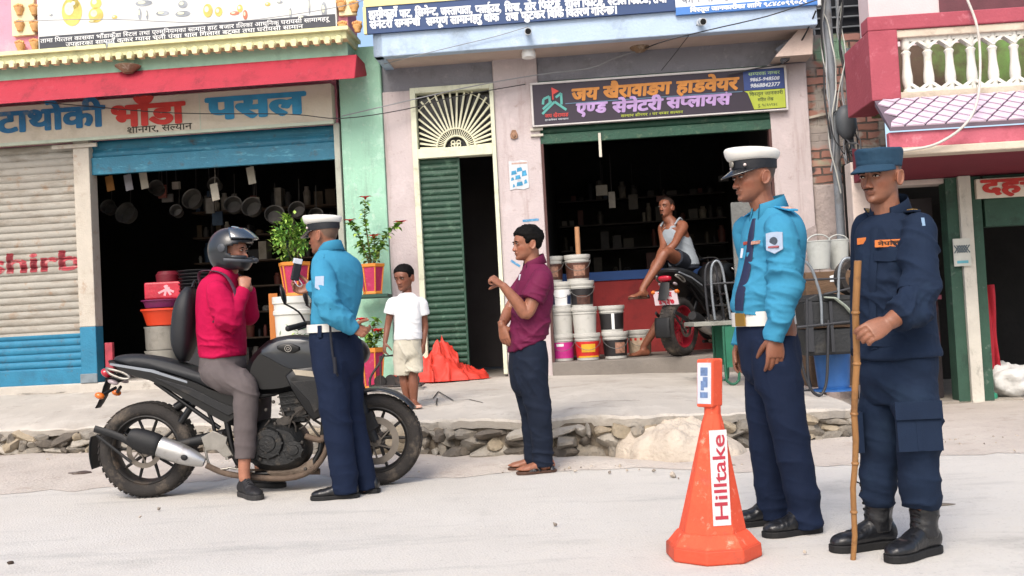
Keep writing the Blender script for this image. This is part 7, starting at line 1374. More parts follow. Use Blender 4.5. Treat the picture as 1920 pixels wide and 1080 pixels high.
def motorbike(label, group, loc, rz, rim_m, body_m, plate):
    t = thing('motorcycle', label, 'motorcycle', loc, rz, group); o = lambda n, mb, m, s=45, b=0.0, par=t: obj(n, mb, m, par, smooth=s, bevel=b)
    rw, fwr = .302, .288; fx = bp(707, 832)[0]
    wheel(t, 0, rw, .15, rim_m, disc=.11); wheel(t, fx, fwr, .115, rim_m, disc=.150)
    # swing arm, chain guard, hugger
    mb = MB()
    for y in (-.10, .10): mb.tube([(0, y, rw), (.25, y, rw + .03), (.50, y * .9, rw + .07)], [(.022, .014), (.028, .018), (.03, .02)], 10, ref=(0, 0, 1))
    o('swing_arm', mb, MSAT); mb = MB()
    mb.tube([bp3(192, 800, -.12), bp3(240, 815, -.13), bp3(283, 842, -.13)], [(.022, .010)] * 3, 8, sub=3, ref=(0, 0, 1)); mb.tube([bp3(205, 800, .12), bp3(283, 842, .12)], [(.02, .01)] * 2, 8, ref=(0, 0, 1)); obj('hugger_arm', mb, MSAT, t, smooth=45); mb = MB(); mb.tube([bp3(195, 812, -.115), bp3(260, 862, -.12)], [(.010, .008)] * 2, 8); obj('hugger_arm', mb, MSAT, t, smooth=45)
    mb = MB(); V = []; n = 12
    for i in range(n + 1):
        a = R(163 + 34 * i / n); 
        for y in np.linspace(-.085, .085, 7): q = rw + .05 - .5 * y * y * 4 * .3; V.append((math.cos(a) * q, y, rw + math.sin(a) * q))
    mb.add(V, [(i * 7 + j, i * 7 + j + 1, (i + 1) * 7 + j + 1, (i + 1) * 7 + j) for i in range(n) for j in range(6)]); h = o('rear_mudguard', mb, MSAT, 180); h.modifiers.new('t', 'SOLIDIFY').thickness = .006
    # tail, seat, side panels
    mb = MB(); pillow(mb, [bp(214, 668), bp(250, 662), bp(300, 668), bp(352, 682), bp(395, 700), bp(455, 718), bp(470, 700), bp(478, 716), bp(470, 740), bp(420, 735), bp(370, 712), bp(300, 690), bp(225, 681)], .13, rnd=2, edge=.75); o('seat', mb, SEATM, 180)
    mb = MB(); pillow(mb, [bp(205, 674), bp(226, 676), bp(300, 688), bp(372, 708), bp(425, 733), bp(470, 742), bp(480, 765), bp(455, 800), bp(432, 792), bp(360, 748), bp(300, 712), bp(232, 694)], .135, rnd=1, edge=.86, pw=.35); o('tail_panel', mb, body_m, 32)
    mb = MB(); slab(mb, [bp(300, 704), bp(372, 724), bp(428, 752), bp(462, 764), bp(440, 776), bp(368, 738)], -.146, .02); o('side_fin', mb, MSAT, 40, .004)
    mb = MB(); slab(mb, [bp(222, 679), bp(300, 691), bp(364, 712), bp(364, 716), bp(298, 696), bp(222, 683)], -.138, .012); o('tail_stripe', mb, mat('stripe_grey', '#7d8288', .4, .1, bump=0))
    mb = MB()
    for y in (-.13, .13): mb.tube([bp3(212, 690, y * .8), bp3(222, 699, y), bp3(245, 708, y), bp3(258, 706, y), bp3(246, 697, y), bp3(220, 690, y)], .009, 8, sub=3, close=True)
    o('grab_rail', mb, ALU, 60)
    mb = MB(); pillow(mb, [bp(193, 690), bp(212, 690), bp(216, 702), bp(206, 710), bp(194, 702)], .07, rnd=2); o('tail_light', mb, REDL, 180)
    mb = MB(); mb.tube([bp3(212, 700, 0), bp3(228, 714, -.03)], .014, 8); mb.tube([bp3(228, 712, 0), bp3(205, 712, 0), bp3(196, 742, 0), bp3(184, 764, 0)], [(.012, .05), (.012, .05), (.010, .06), (.006, .05)], 8, sub=2, ref=(1, 0, 0)); o('plate_bracket', mb, MSAT)
    for y in (-.12, .12):
        mb = MB(); mb.tube([bp3(222, 726, y * .3), bp3(206, 738, y)], .010, 8); e = o('indicator_stalk', mb, MSAT); mb = MB(); mb.ell(bp3(203, 739, y * 1.12), (.030, 0, -.01), (0, .026, 0), (.006, 0, .020), 12, 8); obj('amber_lens', mb, ORL, e, smooth=180)
        mb = MB(); mb.ell(bp3(222, 715, y * .7), (.035, 0, -.01), (0, .02, 0), (0, 0, .016), 12, 8); obj('reflector_pod', mb, mat('pod_pale', '#9c8f92', .3, .2, 20), e, smooth=180)
    if plate:
        mb = MB(); a = Vector((-.235, 0, .60)); mb.obox(a, (.004, 0, 0), (0, .135, 0), (-.018, 0, .07)); pl = o('number_plate', mb, mat('plate_pale', '#c9b9be', .5, .05, bump=0)); f = lambda x, z, c: (a.x - .006 - z * .25 - c, -x, a.z + z)
        mb = MB(); text(mb, 'रा १ प', -.075, .01, .075, .07, 0, .05, plane=f); text(mb, '४५३७', -.09, -.06, .09, .075, 0, .05, plane=f); obj('plate_lettering', mb, mat('plate_red', '#b3243a', .5, bump=0), pl)
    # rear shock, frame
    mb = MB(); mb.tube([bp3(330, 765, .0), bp3(372, 735, 0)], .03, 10); mb.tube([bp3(345, 790, -.06), bp3(385, 730, -.06)], .022, 10); mb.tube([bp3(430, 745, -.10), bp3(520, 735, -.09), bp3(600, 690, -.06)], .02, 10, sub=3); mb.tube([bp3(430, 760, -.11), bp3(448, 850, -.11), bp3(470, 880, -.1)], .02, 10, sub=3); mb.tube([bp3(600, 690, -.05), bp3(612, 770, -.08), bp3(590, 870, -.08), bp3(480, 885, -.08)], .018, 10, sub=3); mb.tube([bp3(600, 690, .05), bp3(612, 770, .08), bp3(590, 870, .08), bp3(480, 885, .08)], .018, 10, sub=3); mb.tube([bp3(300, 715, -.09), bp3(420, 800, -.09)], .014, 8); mb.tube([bp3(345, 720, -.1), bp3(400, 770, -.1), bp3(415, 830, -.1)], .012, 8, sub=3); o('frame', mb, MBLK, 60)
    mb = MB(); slab(mb, [bp(390, 815), bp(412, 803), bp(438, 815), bp(436, 826), bp(450, 850), bp(432, 852), bp(418, 838), bp(398, 840)], -.145, .02); o('footrest_plate', mb, ALU, 40, .003)
    mb = MB(); mb.tube([bp3(398, 838, -.14), bp3(408, 872, -.14), bp3(440, 872, -.14)], .008, 8, sub=2); mb.tube([(bp(445, 850)[0], -.15, bp(445, 850)[1]), (bp(445, 850)[0], -.24, bp(445, 850)[1])], .011, 8); mb.tube([bp3(440, 870, -.15), bp3(490, 878, -.16)], .007, 8); o('footpeg', mb, ALU, 60)
    # engine
    mb = MB(); pillow(mb, [bp(462, 800), bp(500, 782), bp(560, 790), bp(580, 815), bp(588, 850), bp(565, 880), bp(490, 882), bp(465, 850)], .15, rnd=2, edge=.7); pillow(mb, [bp(520, 700), bp(575, 705), bp(592, 790), bp(535, 795)], .085, rnd=1, edge=.9)
    for k in range(6): a = bp(523 + 2 * k, 715 + 13 * k); b = bp(583 + 2 * k, 712 + 13 * k); mb.obox(((a[0] + b[0]) / 2, 0, (a[1] + b[1]) / 2), ((b[0] - a[0]) / 2, 0, .005), (0, .105, 0), (0, 0, .004))
    o('engine_block', mb, ENG, 40)
    mb = MB()
    for px, py, rr, yy in ((513, 826, .098, -.165), (560, 838, .062, -.155), (478, 838, .05, -.15)):
        c = bp3(px, py, yy + .03); mb.lathe([(rr, 0), (rr, .02), (rr * .9, .034), (rr * .55, .036), (rr * .5, .044), (rr * .12, .046), (0, .046)], 28, c, axis=(0, -1, 0))
        for k in range(8): a = k * math.pi / 4; mb.tube([(c[0] + math.cos(a) * rr * .93, yy + .04, c[2] + math.sin(a) * rr * .93), (c[0] + math.cos(a) * rr * .93, yy - .006, c[2] + math.sin(a) * rr * .93)], .007, 6)
    o('clutch_cover', mb, ENG, 40)
    mb = MB(); mb.tube([bp3(578, 815, -.08), bp3(608, 822, -.1), bp3(612, 812, -.1)], .02, 10, sub=3); mb.tube([bp3(585, 745, -.02), bp3(618, 775, -.05), bp3(612, 850, -.08), bp3(560, 890, -.1), bp3(450, 885, -.13), bp3(400, 866, -.15)], .019, 10, sub=5); mb.tube([bp3(470, 884, -.02), bp3(600, 884, 0)], .02, 8); o('exhaust_pipe', mb, RUST, 60)
    mb = MB(); pillow(mb, [bp(492, 876), bp(560, 878), bp(596, 850), bp(604, 868), bp(588, 890), bp(505, 893)], .10, rnd=2, edge=.8); o('belly_pan', mb, mat('belly_mud', '#6d6054', .8, .25, 8, .4, 40), 180)
    a, b = Vector(bp3(268, 812, -.185)), Vector(bp3(398, 860, -.165)); d = (b - a).normalized(); L = (b - a).length; mb = MB(); rr = [(.042, .10), (.055, .14), (.064, .2), (.065, .28), (.058, .36), (.045, .42), (.028, L)]
    mb.tube([a + d * q[1] for q in rr], [(r_, r_ * .85) for r_, _ in rr], 20, sub=3, ref=(0, 0, 1)); mf = o('muffler', mb, SILV, 60); mb = MB(); mb.tube([a - d * .015, a + d * .02, a + d * .1, a + d * .17, a + d * .185], [(.046, .045), (.062, .055), (.072, .062), (.068, .06), (.045, .038)], 20, sub=3, ref=(0, 0, 1)); obj('end_cap', mb, MSAT, mf, smooth=60)
    mb = MB(); c = a + d * .36 + Vector((0, -.062, .0)); mb.ell(c, d * .022, (0, .008, 0), Vector((-d.z, 0, d.x)) * .018, 10, 6); obj('heat_shield', mb, MSAT, mf, smooth=60)
    # tank with shroud, badge
    mb = MB(); pillow(mb, [bp(462, 712), bp(468, 680), bp(486, 656), bp(512, 633), bp(560, 626), bp(612, 634), bp(640, 660), bp(612, 700), bp(570, 728), bp(530, 738), bp(480, 740)], .155, rnd=1, edge=.78, pw=.35); o('fuel_tank', mb, body_m, 32)
    mb = MB(); pillow(mb, [bp(492, 660), bp(520, 638), bp(560, 631), bp(612, 640), bp(650, 672), bp(648, 692), bp(596, 700), bp(548, 690), bp(516, 672)], .034, y0=-.136, rnd=1, edge=.7); e = o('tank_flank', mb, MGREY, 32); c = bp3(552, 652, -.176)
    mb = MB(); pillow(mb, [bp(524, 650), bp(552, 640), bp(580, 652), bp(556, 663)], .008, y0=-.172, rnd=1, edge=.8); obj('badge_field', mb, MBLK, e, smooth=60); mb = MB(); mb.tube([(c[0] + math.cos(q) * .020, c[1] - .006, c[2] + math.sin(q) * .020) for q in np.linspace(0, 6.28, 19)[:-1]], .0035, 6, close=True)
    mb.tube([(c[0] + math.cos(q) * .009, c[1] - .006, c[2] + math.sin(q) * .009) for q in np.linspace(0, 6.28, 13)[:-1]], .003, 6, close=True)
    obj('round_badge', mb, CHR, e, smooth=60)
    mb = MB(); pillow(mb, [bp(540, 690), bp(625, 680), bp(648, 700), bp(640, 745), bp(600, 790), bp(585, 770), bp(560, 735)], .03, y0=-.15, rnd=1, edge=.75); o('shroud', mb, MBLK, 32); mb = MB(); pillow(mb, [bp(540, 690), bp(625, 680), bp(648, 700), bp(640, 745), bp(600, 790), bp(585, 770), bp(560, 735)], .03, y0=.15, rnd=2, edge=.7); o('shroud', mb, MBLK, 180)
    mb = MB(); slab(mb, [bp(556, 712), bp(640, 706), bp(630, 740), bp(600, 770), bp(590, 748)], -.186, .012); o('shroud_fin', mb, MSAT, 40, .004)
    mb = MB(); slab(mb, [bp(560, 690), bp(604, 694), bp(602, 704), bp(566, 700)], -.185, .01); o('shroud_stripe', mb, mat('stripe_tan', '#a39a8a', .5, .1))
    mb = MB()      # wiring, brackets and bolts between frame and engine
    rs = np.random.RandomState(6)
    for k in range(9): a = Vector(bp3(rs.uniform(455, 600), rs.uniform(735, 800), -.06 - rs.uniform(0, .06))); mb.tube([a, a + Vector((rs.uniform(-.1, .1), -.03, -.06)), a + Vector((rs.uniform(-.16, .16), -.01, -.14))], rs.uniform(.004, .009), 6, sub=3)
    for k in range(14): a = Vector(bp3(rs.uniform(450, 600), rs.uniform(745, 875), -.15 - rs.uniform(0, .02))); mb.ell(a, (.012, 0, 0), (0, .012, 0), (0, 0, .012), 6, 4)
    for k in range(6): a = Vector(bp3(rs.uniform(440, 590), rs.uniform(740, 790), -.05 - rs.uniform(0, .05))); mb.obox(a, (rs.uniform(.02, .05), 0, .01), (0, .03, 0), (-.008, 0, rs.uniform(.015, .03)))
    o('wiring', mb, mat('wiring_mixed', '#35312d', .6, .6, 14, .2, 60), 40)
    # fork, headlamp, bars
    hs_ = bp(640, 640); ax_ = (fx, fwr); mb = MB()
    for y in (-.085, .085): mb.tube([(hs_[0], y, hs_[1]), ((hs_[0] + ax_[0] * 1) / 2, y, (hs_[1] + ax_[1]) / 2)], .022, 12); mb.tube([((hs_[0] * .55 + ax_[0] * .45), y, (hs_[1] * .55 + ax_[1] * .45)), (ax_[0], y, ax_[1])], .029, 12)
    o('front_fork', mb, MSAT, 60)
    mb = MB(); V = []; n = 16
    for i in range(n + 1):
        a = R(128 - 92 * i / n)
        for y in np.linspace(-.075, .075, 9): q = fwr + .045 - 3.5 * y * y - .01 * abs(i - 8) / 8; V.append((fx + math.cos(a) * q, y, fwr + math.sin(a) * q))
    mb.add(V, [(i * 9 + j, i * 9 + j + 1, (i + 1) * 9 + j + 1, (i + 1) * 9 + j) for i in range(n) for j in range(8)]); h = o('front_mudguard', mb, MGREY, 180); h.modifiers.new('t', 'SOLIDIFY').thickness = .006
    mb = MB(); q = R(35); mb.obox((fx - .02, -.1, fwr + .12), (.03, 0, .02), (0, .02, 0), (-.02, 0, .05)); o('brake_caliper', mb, MSAT, 40, .006)
    mb = MB(); pillow(mb, [bp(640, 640), bp(662, 628), bp(690, 645), bp(695, 672), bp(672, 690), bp(645, 680)], .10, rnd=2, edge=.7); o('headlamp', mb, MBLK, 180)
    mb = MB(); top = bp(625, 612); mb.tube([(top[0], -.10, top[1]), (top[0] - .03, -.16, top[1] + .03), (top[0] - .13, -.30, top[1] + .02), (top[0] - .19, -.385, top[1] + .0)], .012, 10, sub=4); mb.tube([(top[0], .10, top[1]), (top[0] - .03, .16, top[1] + .03), (top[0] - .13, .30, top[1] + .02), (top[0] - .19, .385, top[1] + .0)], .012, 10, sub=4); mb.tube([(top[0], -.11, top[1]), (top[0], .11, top[1])], .016, 10); o('handlebar', mb, MBLK, 60)
    for sg in (-1, 1):
        g0, g1 = Vector((top[0] - .125, sg * .29, top[1] + .02)), Vector((top[0] - .2, sg * .40, top[1])); mb = MB(); mb.tube([g0, g1], .018, 12, rnd=True); e = o('grip', mb, MSAT, 60); mb = MB(); mb.tube([g0 + Vector((.03, 0, .0)), g0 + Vector((.06, sg * .03, 0)), g1 + Vector((.06, 0, -.01))], .006, 8, sub=3); mb.obox(g0 + Vector((.02, -sg * .02, .005)), (.022, 0, 0), (0, .02, 0), (0, 0, .016)); obj('brake_lever', mb, MBLK, e, smooth=50)
        m0 = g0 + Vector((0, -sg * .02, .02)); mc = m0 + Vector((-.11, sg * .06, .165)); mb = MB(); mb.tube([m0, m0 + Vector((-.03, sg * .03, .06)), mc + Vector((0, 0, -.05))], .006, 8, sub=3); e = o('mirror', mb, MBLK, 60); mb = MB(); mb.ell(mc, (.014, 0, .004), (0, .042, 0), (-.012, 0, .062), 16, 10); obj('mirror_shell', mb, MBLK, e, smooth=180)
    mb = MB(); mb.tube([(top[0] - .02, -.13, top[1]), (top[0] + .1, -.12, top[1] - .02), (hs_[0] + .08, -.09, hs_[1] - .2)], .005, 6, sub=4); mb.tube([(top[0] - .03, -.2, top[1] + .02), (top[0] + .08, -.18, top[1] - .06), (fx - .08, -.1, fwr + .15)], .005, 6, sub=4); o('control_cable', mb, CABLE, 60)
    return t
motorbike('black motorcycle with dusty wheels and silver muffler carrying the rider at the left', 'motorcycles', (_o.x, YB, 0), 0, RIMB, MBLK, False)
REDRIM = mat('rim_red', '#8d1626', .5, .12, 9)
g2 = P(1276, 667, 10.42); motorbike('dusty motorcycle with red rims and a red and white plate parked in the hardware shop', 'motorcycles', (g2.x, 10.42, .535), R(52), REDRIM, mat('bike2_black', '#141416', .5, .2, 9), True)
# ================================================================== orange road marker
OC = mat('orange_marker', '#d04f33', .78, .06, 7, .2, 60, dirt=[('#b8432a', .25, 6), ('#e07a5c', .15, 14), ('#5c4038', .12, 11), ('#e8a890', .12, 22)]); OC2 = mat('orange_marker_dull', '#c24a30', .65, .08, 7, .2, 60, dirt=[('#8a4434', .3, 5)])
c0 = G(1338, 1041); t = thing('road_marker', 'orange road safety marker with a white sticker reading Hilltake', 'traffic cone', c0, R(4))
def octo(r, z, n=8, ph=22.5, sx=1.0): return [(math.cos(R(ph) + 2 * math.pi * k / n) * r * sx, math.sin(R(ph) + 2 * math.pi * k / n) * r, z) for k in range(n)]
mb = MB(); mb.loft([octo(.192, 0), octo(.195, .01), octo(.193, .052), octo(.186, .060)]); obj('base', mb, OC2, t, bevel=.006)
mb = MB(); mb.loft([octo(.184, .058), octo(.150, .098), octo(.140, .108)]); obj('base_slope', mb, OC, t, bevel=.004)
mb = MB(); mb.loft([octo(.138, .104), octo(.122, .18), octo(.046, .56), octo(.035, .60), octo(.034, .66)]); obj('cone_body', mb, OC, t, bevel=.005)
mb = MB(); ca, sa = math.cos(R(38)), math.sin(R(38)); bx, by = Vector((ca, sa, 0)), Vector((-sa, ca, 0)); mb.obox((-.012, 0, .735), bx * .036, by * .040, UP * .103); bo = obj('head_block', mb, OC, t, bevel=.007)
mb = MB(); mb.obox(Vector((-.012, 0, .735)) - bx * .0362, bx * .0012, by * .034, UP * .088); st = obj('reflector_sticker', mb, mat('sticker_pale', '#b6bcc6', .5, .1, 30), bo, bevel=.0008)
mb = MB()
for i, (u, v, a, b) in enumerate(((.0, .05, .018, .018), (-.006, .005, .012, .022), (.008, -.01, .008, .02), (0, -.05, .019, .012))): mb.obox(Vector((-.012, 0, .735)) - bx * (.0378 + .0002 * i) + by * u + UP * v, bx * .0004, by * a, UP * b)
obj('sticker_print', mb, mat('sticker_blue', '#5d7396', .5, .3, 60, 0), st)
# sticker on the sloping front face
f0, f1 = octo(.122, .18), octo(.046, .56); k = 5     # front face between vertices 5 and 6 (pointing to -y)
a0 = (Vector(f0[5]) + Vector(f0[6])) / 2; a1 = (Vector(f1[5]) + Vector(f1[6])) / 2; upv = (a1 - a0).normalized(); rt = (Vector(f0[6]) - Vector(f0[5])).normalized(); nm = rt.cross(upv).normalized()
if nm.y > 0: nm = -nm
cc = a0.lerp(a1, .42) + nm * .003 + rt * .008; hl, hw_ = .198, .036; mb = MB(); mb.obox(cc, rt * hw_, upv * hl, nm * .0012); st = obj('sticker', mb, mat('sticker_white', '#c2bcbd', .6, .08, 20, dirt=[('#a0938e', .2, 14)]), t, bevel=.001)
mb = MB(); u2 = -upv * 0; text(mb, 'Hilltake', -.18, -.024, .18, .074, 0, .012, plane=lambda a, b, c: tuple(cc + nm * (.0025 + c) + upv * a - rt * b)); obj('sticker_lettering', mb, mat('sticker_red', '#9a2434', .5, .1, bump=0), st)
for o in (q for q in SC.objects if q.parent in (t, bo, st) or (q.parent and q.parent.parent in (t, bo))):
    if o.name.startswith('base'): continue
    for v in o.data.vertices: v.co.z = .1 + (v.co.z - .1) * .945 if v.co.z > .1 else v.co.z; v.co.x += max(0, v.co.z - .1) * .062
# ================================================================== paint buckets
def bucket(label, px, Y, z, h, r, white, lab=None, pat=None, handle=True):
    p = P(px, 600, Y); t = thing('paint_bucket', label, 'bucket', (p.x, Y, z), 0, 'paint buckets stacked in the hardware shop'); mb = MB()
    mb.lathe([(r * .86, 0), (r * .87, .006), (r * .96, h * .74), (r * 1.02, h * .745), (r * 1.02, h * .765), (r * .97, h * .77), (r * .98, h * .84), (r * 1.04, h * .845), (r * 1.05, h * .875), (r, h * .88)], 28); obj('pail', mb, white, t, smooth=40)
    mb = MB(); mb.lathe([(r * 1.03, h * .878), (r * 1.06, h * .885), (r * 1.07, h * .99), (r * 1.04, h), (r * .9, h), (r * .88, h * .985), (0, h * .985)], 28); obj('lid', mb, white, t, smooth=40)
    if lab:
        n = 28; mb = MB(); V = [(math.cos(a) * rr, math.sin(a) * rr, zz) for rr, zz in ((r * .886 + .002, h * .10), (r * .955 + .002, h * .70)) for a in [2 * math.pi * k / n for k in range(n)]]
        mb.add(V, [(k, (k + 1) % n, n + (k + 1) % n, n + k) for k in range(n)]); lb = obj('label_band', mb, lab, t, smooth=60)
        if pat:
            mb = MB()
            for (u0, u1, v0, v1) in pat[1]:
                m_ = 6; V = []
                for i in range(m_ + 1):
                    a = R(-90) + (u0 + (u1 - u0) * i / m_)
                    for v in (v0, v1): rr = r * (.886 + .069 * v / .6 * .9) + .0045; V.append((math.cos(a) * rr, math.sin(a) * rr, h * (.1 + v)))
                mb.add(V, [(2 * i, 2 * i + 2, 2 * i + 3, 2 * i + 1) for i in range(m_)])
            obj('label_print', mb, pat[0], lb, smooth=60)
    if handle: mb = MB(); mb.tube([(math.cos(a) * r * 1.03 - .0, -.02 - abs(math.sin(a)) * r * .95 - .01, h * .8 - abs(math.sin(a)) * h * .42) for a in np.linspace(0, math.pi, 13)], .003, 6); obj('handle', mb, mat('bucket_wire', '#5a5a58', .5), t)
    return t
BW = mat('bucket_white', '#b5b4ae', .5, .06, 6, .05, dirt=[('#8f8c84', .2, 9)]); LP, LR_, LK, LB_, LC = mat('label_pink', '#b32a7c', .5, .15, 9, 0), mat('label_red', '#b3231f', .5, .2, 9, 0), mat('label_black', '#1f1d1e', .5, .3, 12, 0), mat('label_brown', '#4a2f26', .5, .5, 30, 0), mat('label_cream', '#b09c86', .5, .25, 20, 0)
LY, LPH, LN = mat('print_yellow', '#c99a28', .5, .15, bump=0), mat('print_photo', '#8f6a58', .5, .5, 40, 0), mat('print_navy', '#27334f', .5, .2, bump=0); LWH = mat('print_white', '#b9b9b4', .5, bump=0)
hB, rB = .278, .132; zb0 = .538
q_ = [(1051, 10.72, 0, LP, (LWH, [(-.5, .1, .45, .55)]), 'with a plain magenta label, bottom of the stack at the pillar'), (1052, 10.74, 1, None, None, 'without a label, above the magenta one at the pillar'), (1053, 10.74, 2, LWH, (LN, [(-1.0, -.55, .05, .4), (.55, 1.0, .05, .4)]), 'with navy blocks on its label, near the pillar'), (1038, 10.8, 3, LB_, (LPH, [(-.3, .6, .1, .5)]), 'half hidden behind the man in maroon, topmost at the pillar'),
      (1099, 10.62, 0, LR_, (LY, [(-.6, .6, .2, .5), (-1.0, 1.0, .0, .06)]), 'with a red and yellow label on the floor'), (1096, 10.68, 1, None, None, 'without a label, above the red and yellow one'), (1093, 10.72, 2, LK, (LB_, [(-.5, .7, .0, .35)]), 'with a black and brown label under the topmost one'), (1088, 10.72, 3, LB_, (LPH, [(-.4, .6, .1, .5)]), 'with a brown picture label and the cardboard tube standing on it'),
      (1151, 10.66, 0, LK, (LPH, [(-.1, .8, .1, .5)]), 'with a black label and brown picture on the floor'), (1147, 10.72, 1, LK, (LWH, [(-.12, .12, .0, .6)]), 'with a white stripe on its black label'), (1197, 11.0, 0, LC, (LR_, [(-1.4, 1.4, .5, .6)]), 'with a cream label beside the bare foot')]
for px, Y, lv, lb, pt, lab in q_: bucket('white paint bucket ' + lab, px, Y, zb0 + lv * hB * .992 + .0005 * lv, hB, rB, BW, lb, pt, lv != 1)
p = P(1084, 470, 10.72); mb = MB(); mb.lathe([(.026, 0), (.027, .30), (.018, .30), (.018, .02), (0, .02)], 18); o = obj('cardboard_tube', mb, mat('cardboard', '#a57a58', .8, .1, 12), smooth=40); o.location = (p.x, 10.72, zb0 + 4 * hB * .992 + .002); prop(o, 'tall brown cardboard tube standing upright on the topmost paint bucket', 'tube')
# counter with red front and blue band
fx0, fx1 = xB(1022, 560, 1.5), s1 - .02; ct = thing('shop_counter', 'low red counter with a blue top band behind the paint buckets', 'counter', FB.W(fx0, 1.5, zf + .035), FB.ang)
zc1, zc2 = zB(1215, 522, 1.5) - zf - .035, zB(1215, 505, 1.5) - zf - .035
mb = MB(); mb.box(0, fx1 - fx0, 0, .4, 0, zc1); obj('front_panel', mb, mat('counter_red', '#8a2c2c', .8, .12, 5, .2, dirt=[('#6a2426', .3, 4)]), ct); mb = MB(); mb.box(0, fx1 - fx0, -.02, .4, zc1 + .001, zc2); obj('top_band', mb, mat('counter_blue', '#25477d', .7, .1, 5), ct)
# grey sheet leaning inside the right jamb
x0, x1 = xB(1376, 480, .35), xB(1442, 480, .35); mb = MB(); mb.box(0, x1 - x0, 0, .05, 0, zB(1400, 378, .35) - zf - .035); o = obj('cement_sheet', mb, mat('cement_sheet_grey', '#6d6f6e', .9, .15, 5, .4, 30), bevel=.01); o.location = FB.W(x0, .35, zf + .036); o.rotation_euler = (0, 0, FB.ang); prop(o, 'tall grey cement sheet standing inside the right jamb of the hardware shop', 'sheet')
# dim shelves of small wares at the back of both shops (one indistinct mass)
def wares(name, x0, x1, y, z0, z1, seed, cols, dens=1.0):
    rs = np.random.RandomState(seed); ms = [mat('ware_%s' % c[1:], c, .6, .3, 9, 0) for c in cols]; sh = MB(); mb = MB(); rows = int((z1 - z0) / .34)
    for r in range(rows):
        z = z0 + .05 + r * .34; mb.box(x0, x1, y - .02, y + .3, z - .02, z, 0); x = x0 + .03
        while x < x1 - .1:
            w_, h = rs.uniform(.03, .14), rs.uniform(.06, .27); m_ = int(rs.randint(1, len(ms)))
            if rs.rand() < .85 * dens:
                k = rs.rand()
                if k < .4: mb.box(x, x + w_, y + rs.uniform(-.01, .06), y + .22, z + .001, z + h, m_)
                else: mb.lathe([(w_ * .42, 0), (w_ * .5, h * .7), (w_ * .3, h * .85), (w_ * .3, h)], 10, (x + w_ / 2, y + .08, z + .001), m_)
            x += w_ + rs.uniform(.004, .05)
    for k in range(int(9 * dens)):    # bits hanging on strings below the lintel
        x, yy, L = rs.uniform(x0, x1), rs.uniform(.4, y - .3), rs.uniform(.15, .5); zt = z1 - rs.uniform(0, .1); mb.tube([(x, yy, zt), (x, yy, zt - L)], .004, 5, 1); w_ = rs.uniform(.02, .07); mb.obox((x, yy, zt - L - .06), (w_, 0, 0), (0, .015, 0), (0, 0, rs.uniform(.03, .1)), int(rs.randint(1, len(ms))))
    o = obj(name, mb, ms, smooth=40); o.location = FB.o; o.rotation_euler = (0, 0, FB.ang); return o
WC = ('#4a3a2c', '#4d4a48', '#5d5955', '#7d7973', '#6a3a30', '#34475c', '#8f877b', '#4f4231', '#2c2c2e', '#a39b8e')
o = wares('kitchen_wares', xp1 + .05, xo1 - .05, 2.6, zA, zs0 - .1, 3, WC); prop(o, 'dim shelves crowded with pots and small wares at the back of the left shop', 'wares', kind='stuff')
o = wares('hardware_goods', s0 + .05, s1 - .05, 3.4, zf + .05, zgs + .1, 8, ('#241c17', '#2a2726', '#343130', '#46433f', '#4a2620', '#22303f', '#57514a', '#30291f', '#1c1c1e', '#6f695f'), .8); prop(o, 'dim shelves of hardware goods at the back of the hardware shop', 'goods', kind='stuff')  # darker palette: the shade deep in this shop is put into the colours
# tags and wares hanging at the front of the left shop
TAG = mat('tag_pale', '#8f897c', .7, .15, 12)
for i, (px, py, h, m_, lab) in enumerate(((206, 344, .15, mat('tag_amber', '#8a5d2c', .6, .2), 'amber tag hanging leftmost under the blue shutter'), (241, 342, .16, mat('tag_grey', '#77757a', .5, .3), 'grey crumpled wrapper hanging under the blue shutter'), (270, 338, .17, TAG, 'pale tag hanging beside the grey wrapper under the blue shutter'), (403, 360, .17, TAG, 'pale tag hanging lowest above the helmet'), (471, 329, .17, TAG, 'pale tag hanging close to the shutter edge above the small shrub'))):
    x, z = FB.L(px, py, .3); mb = MB(); mb.obox((0, 0, 0), (.042, 0, .008), (0, .006, 0), (-.012, 0, h * .55)); mb.tube([(0, 0, h * .5), (.01, 0, h * .5 + .1), (0, .02, zrb - z + .25)], .003, 5); o = obj('price_tag', mb, m_, bevel=.003); o.location = FB.W(x, .3, z); o.rotation_euler = (0, 0, FB.ang); prop(o, lab, 'tag', 'tags hanging in the left shop')
rs = np.random.RandomState(12)
for k in range(11):      # pans and pots hung from the ceiling of the left shop
    px, py, r = 215 + 38 * k + rs.uniform(-8, 8), 365 + rs.uniform(-15, 45), rs.uniform(.07, .13); x, z = FB.L(px, py, .75); mb = MB()
    mb.lathe([(r * .75, 0), (r * .85, .01), (r, .10), (r * 1.06, .105), (r * .97, .10), (r * .8, .015), (0, .012)], 20, axis=(.25 * rs.uniform(-1, 1), -1, .35)); mb.tube([(0, 0, r * .9), (0, .02, r + .12), (0, .03, r + .3)], .004, 5)
    o = obj('hanging_pan', mb, mat('hung_metal', '#4c4945', .45, .3, 9, 0, metal=.5), smooth=40); o.location = FB.W(x, .75, z); o.rotation_euler = (0, 0, FB.ang); prop(o, 'grey metal pan hanging from the ceiling inside the left shop', 'pan', 'metal pans hanging in the left shop')
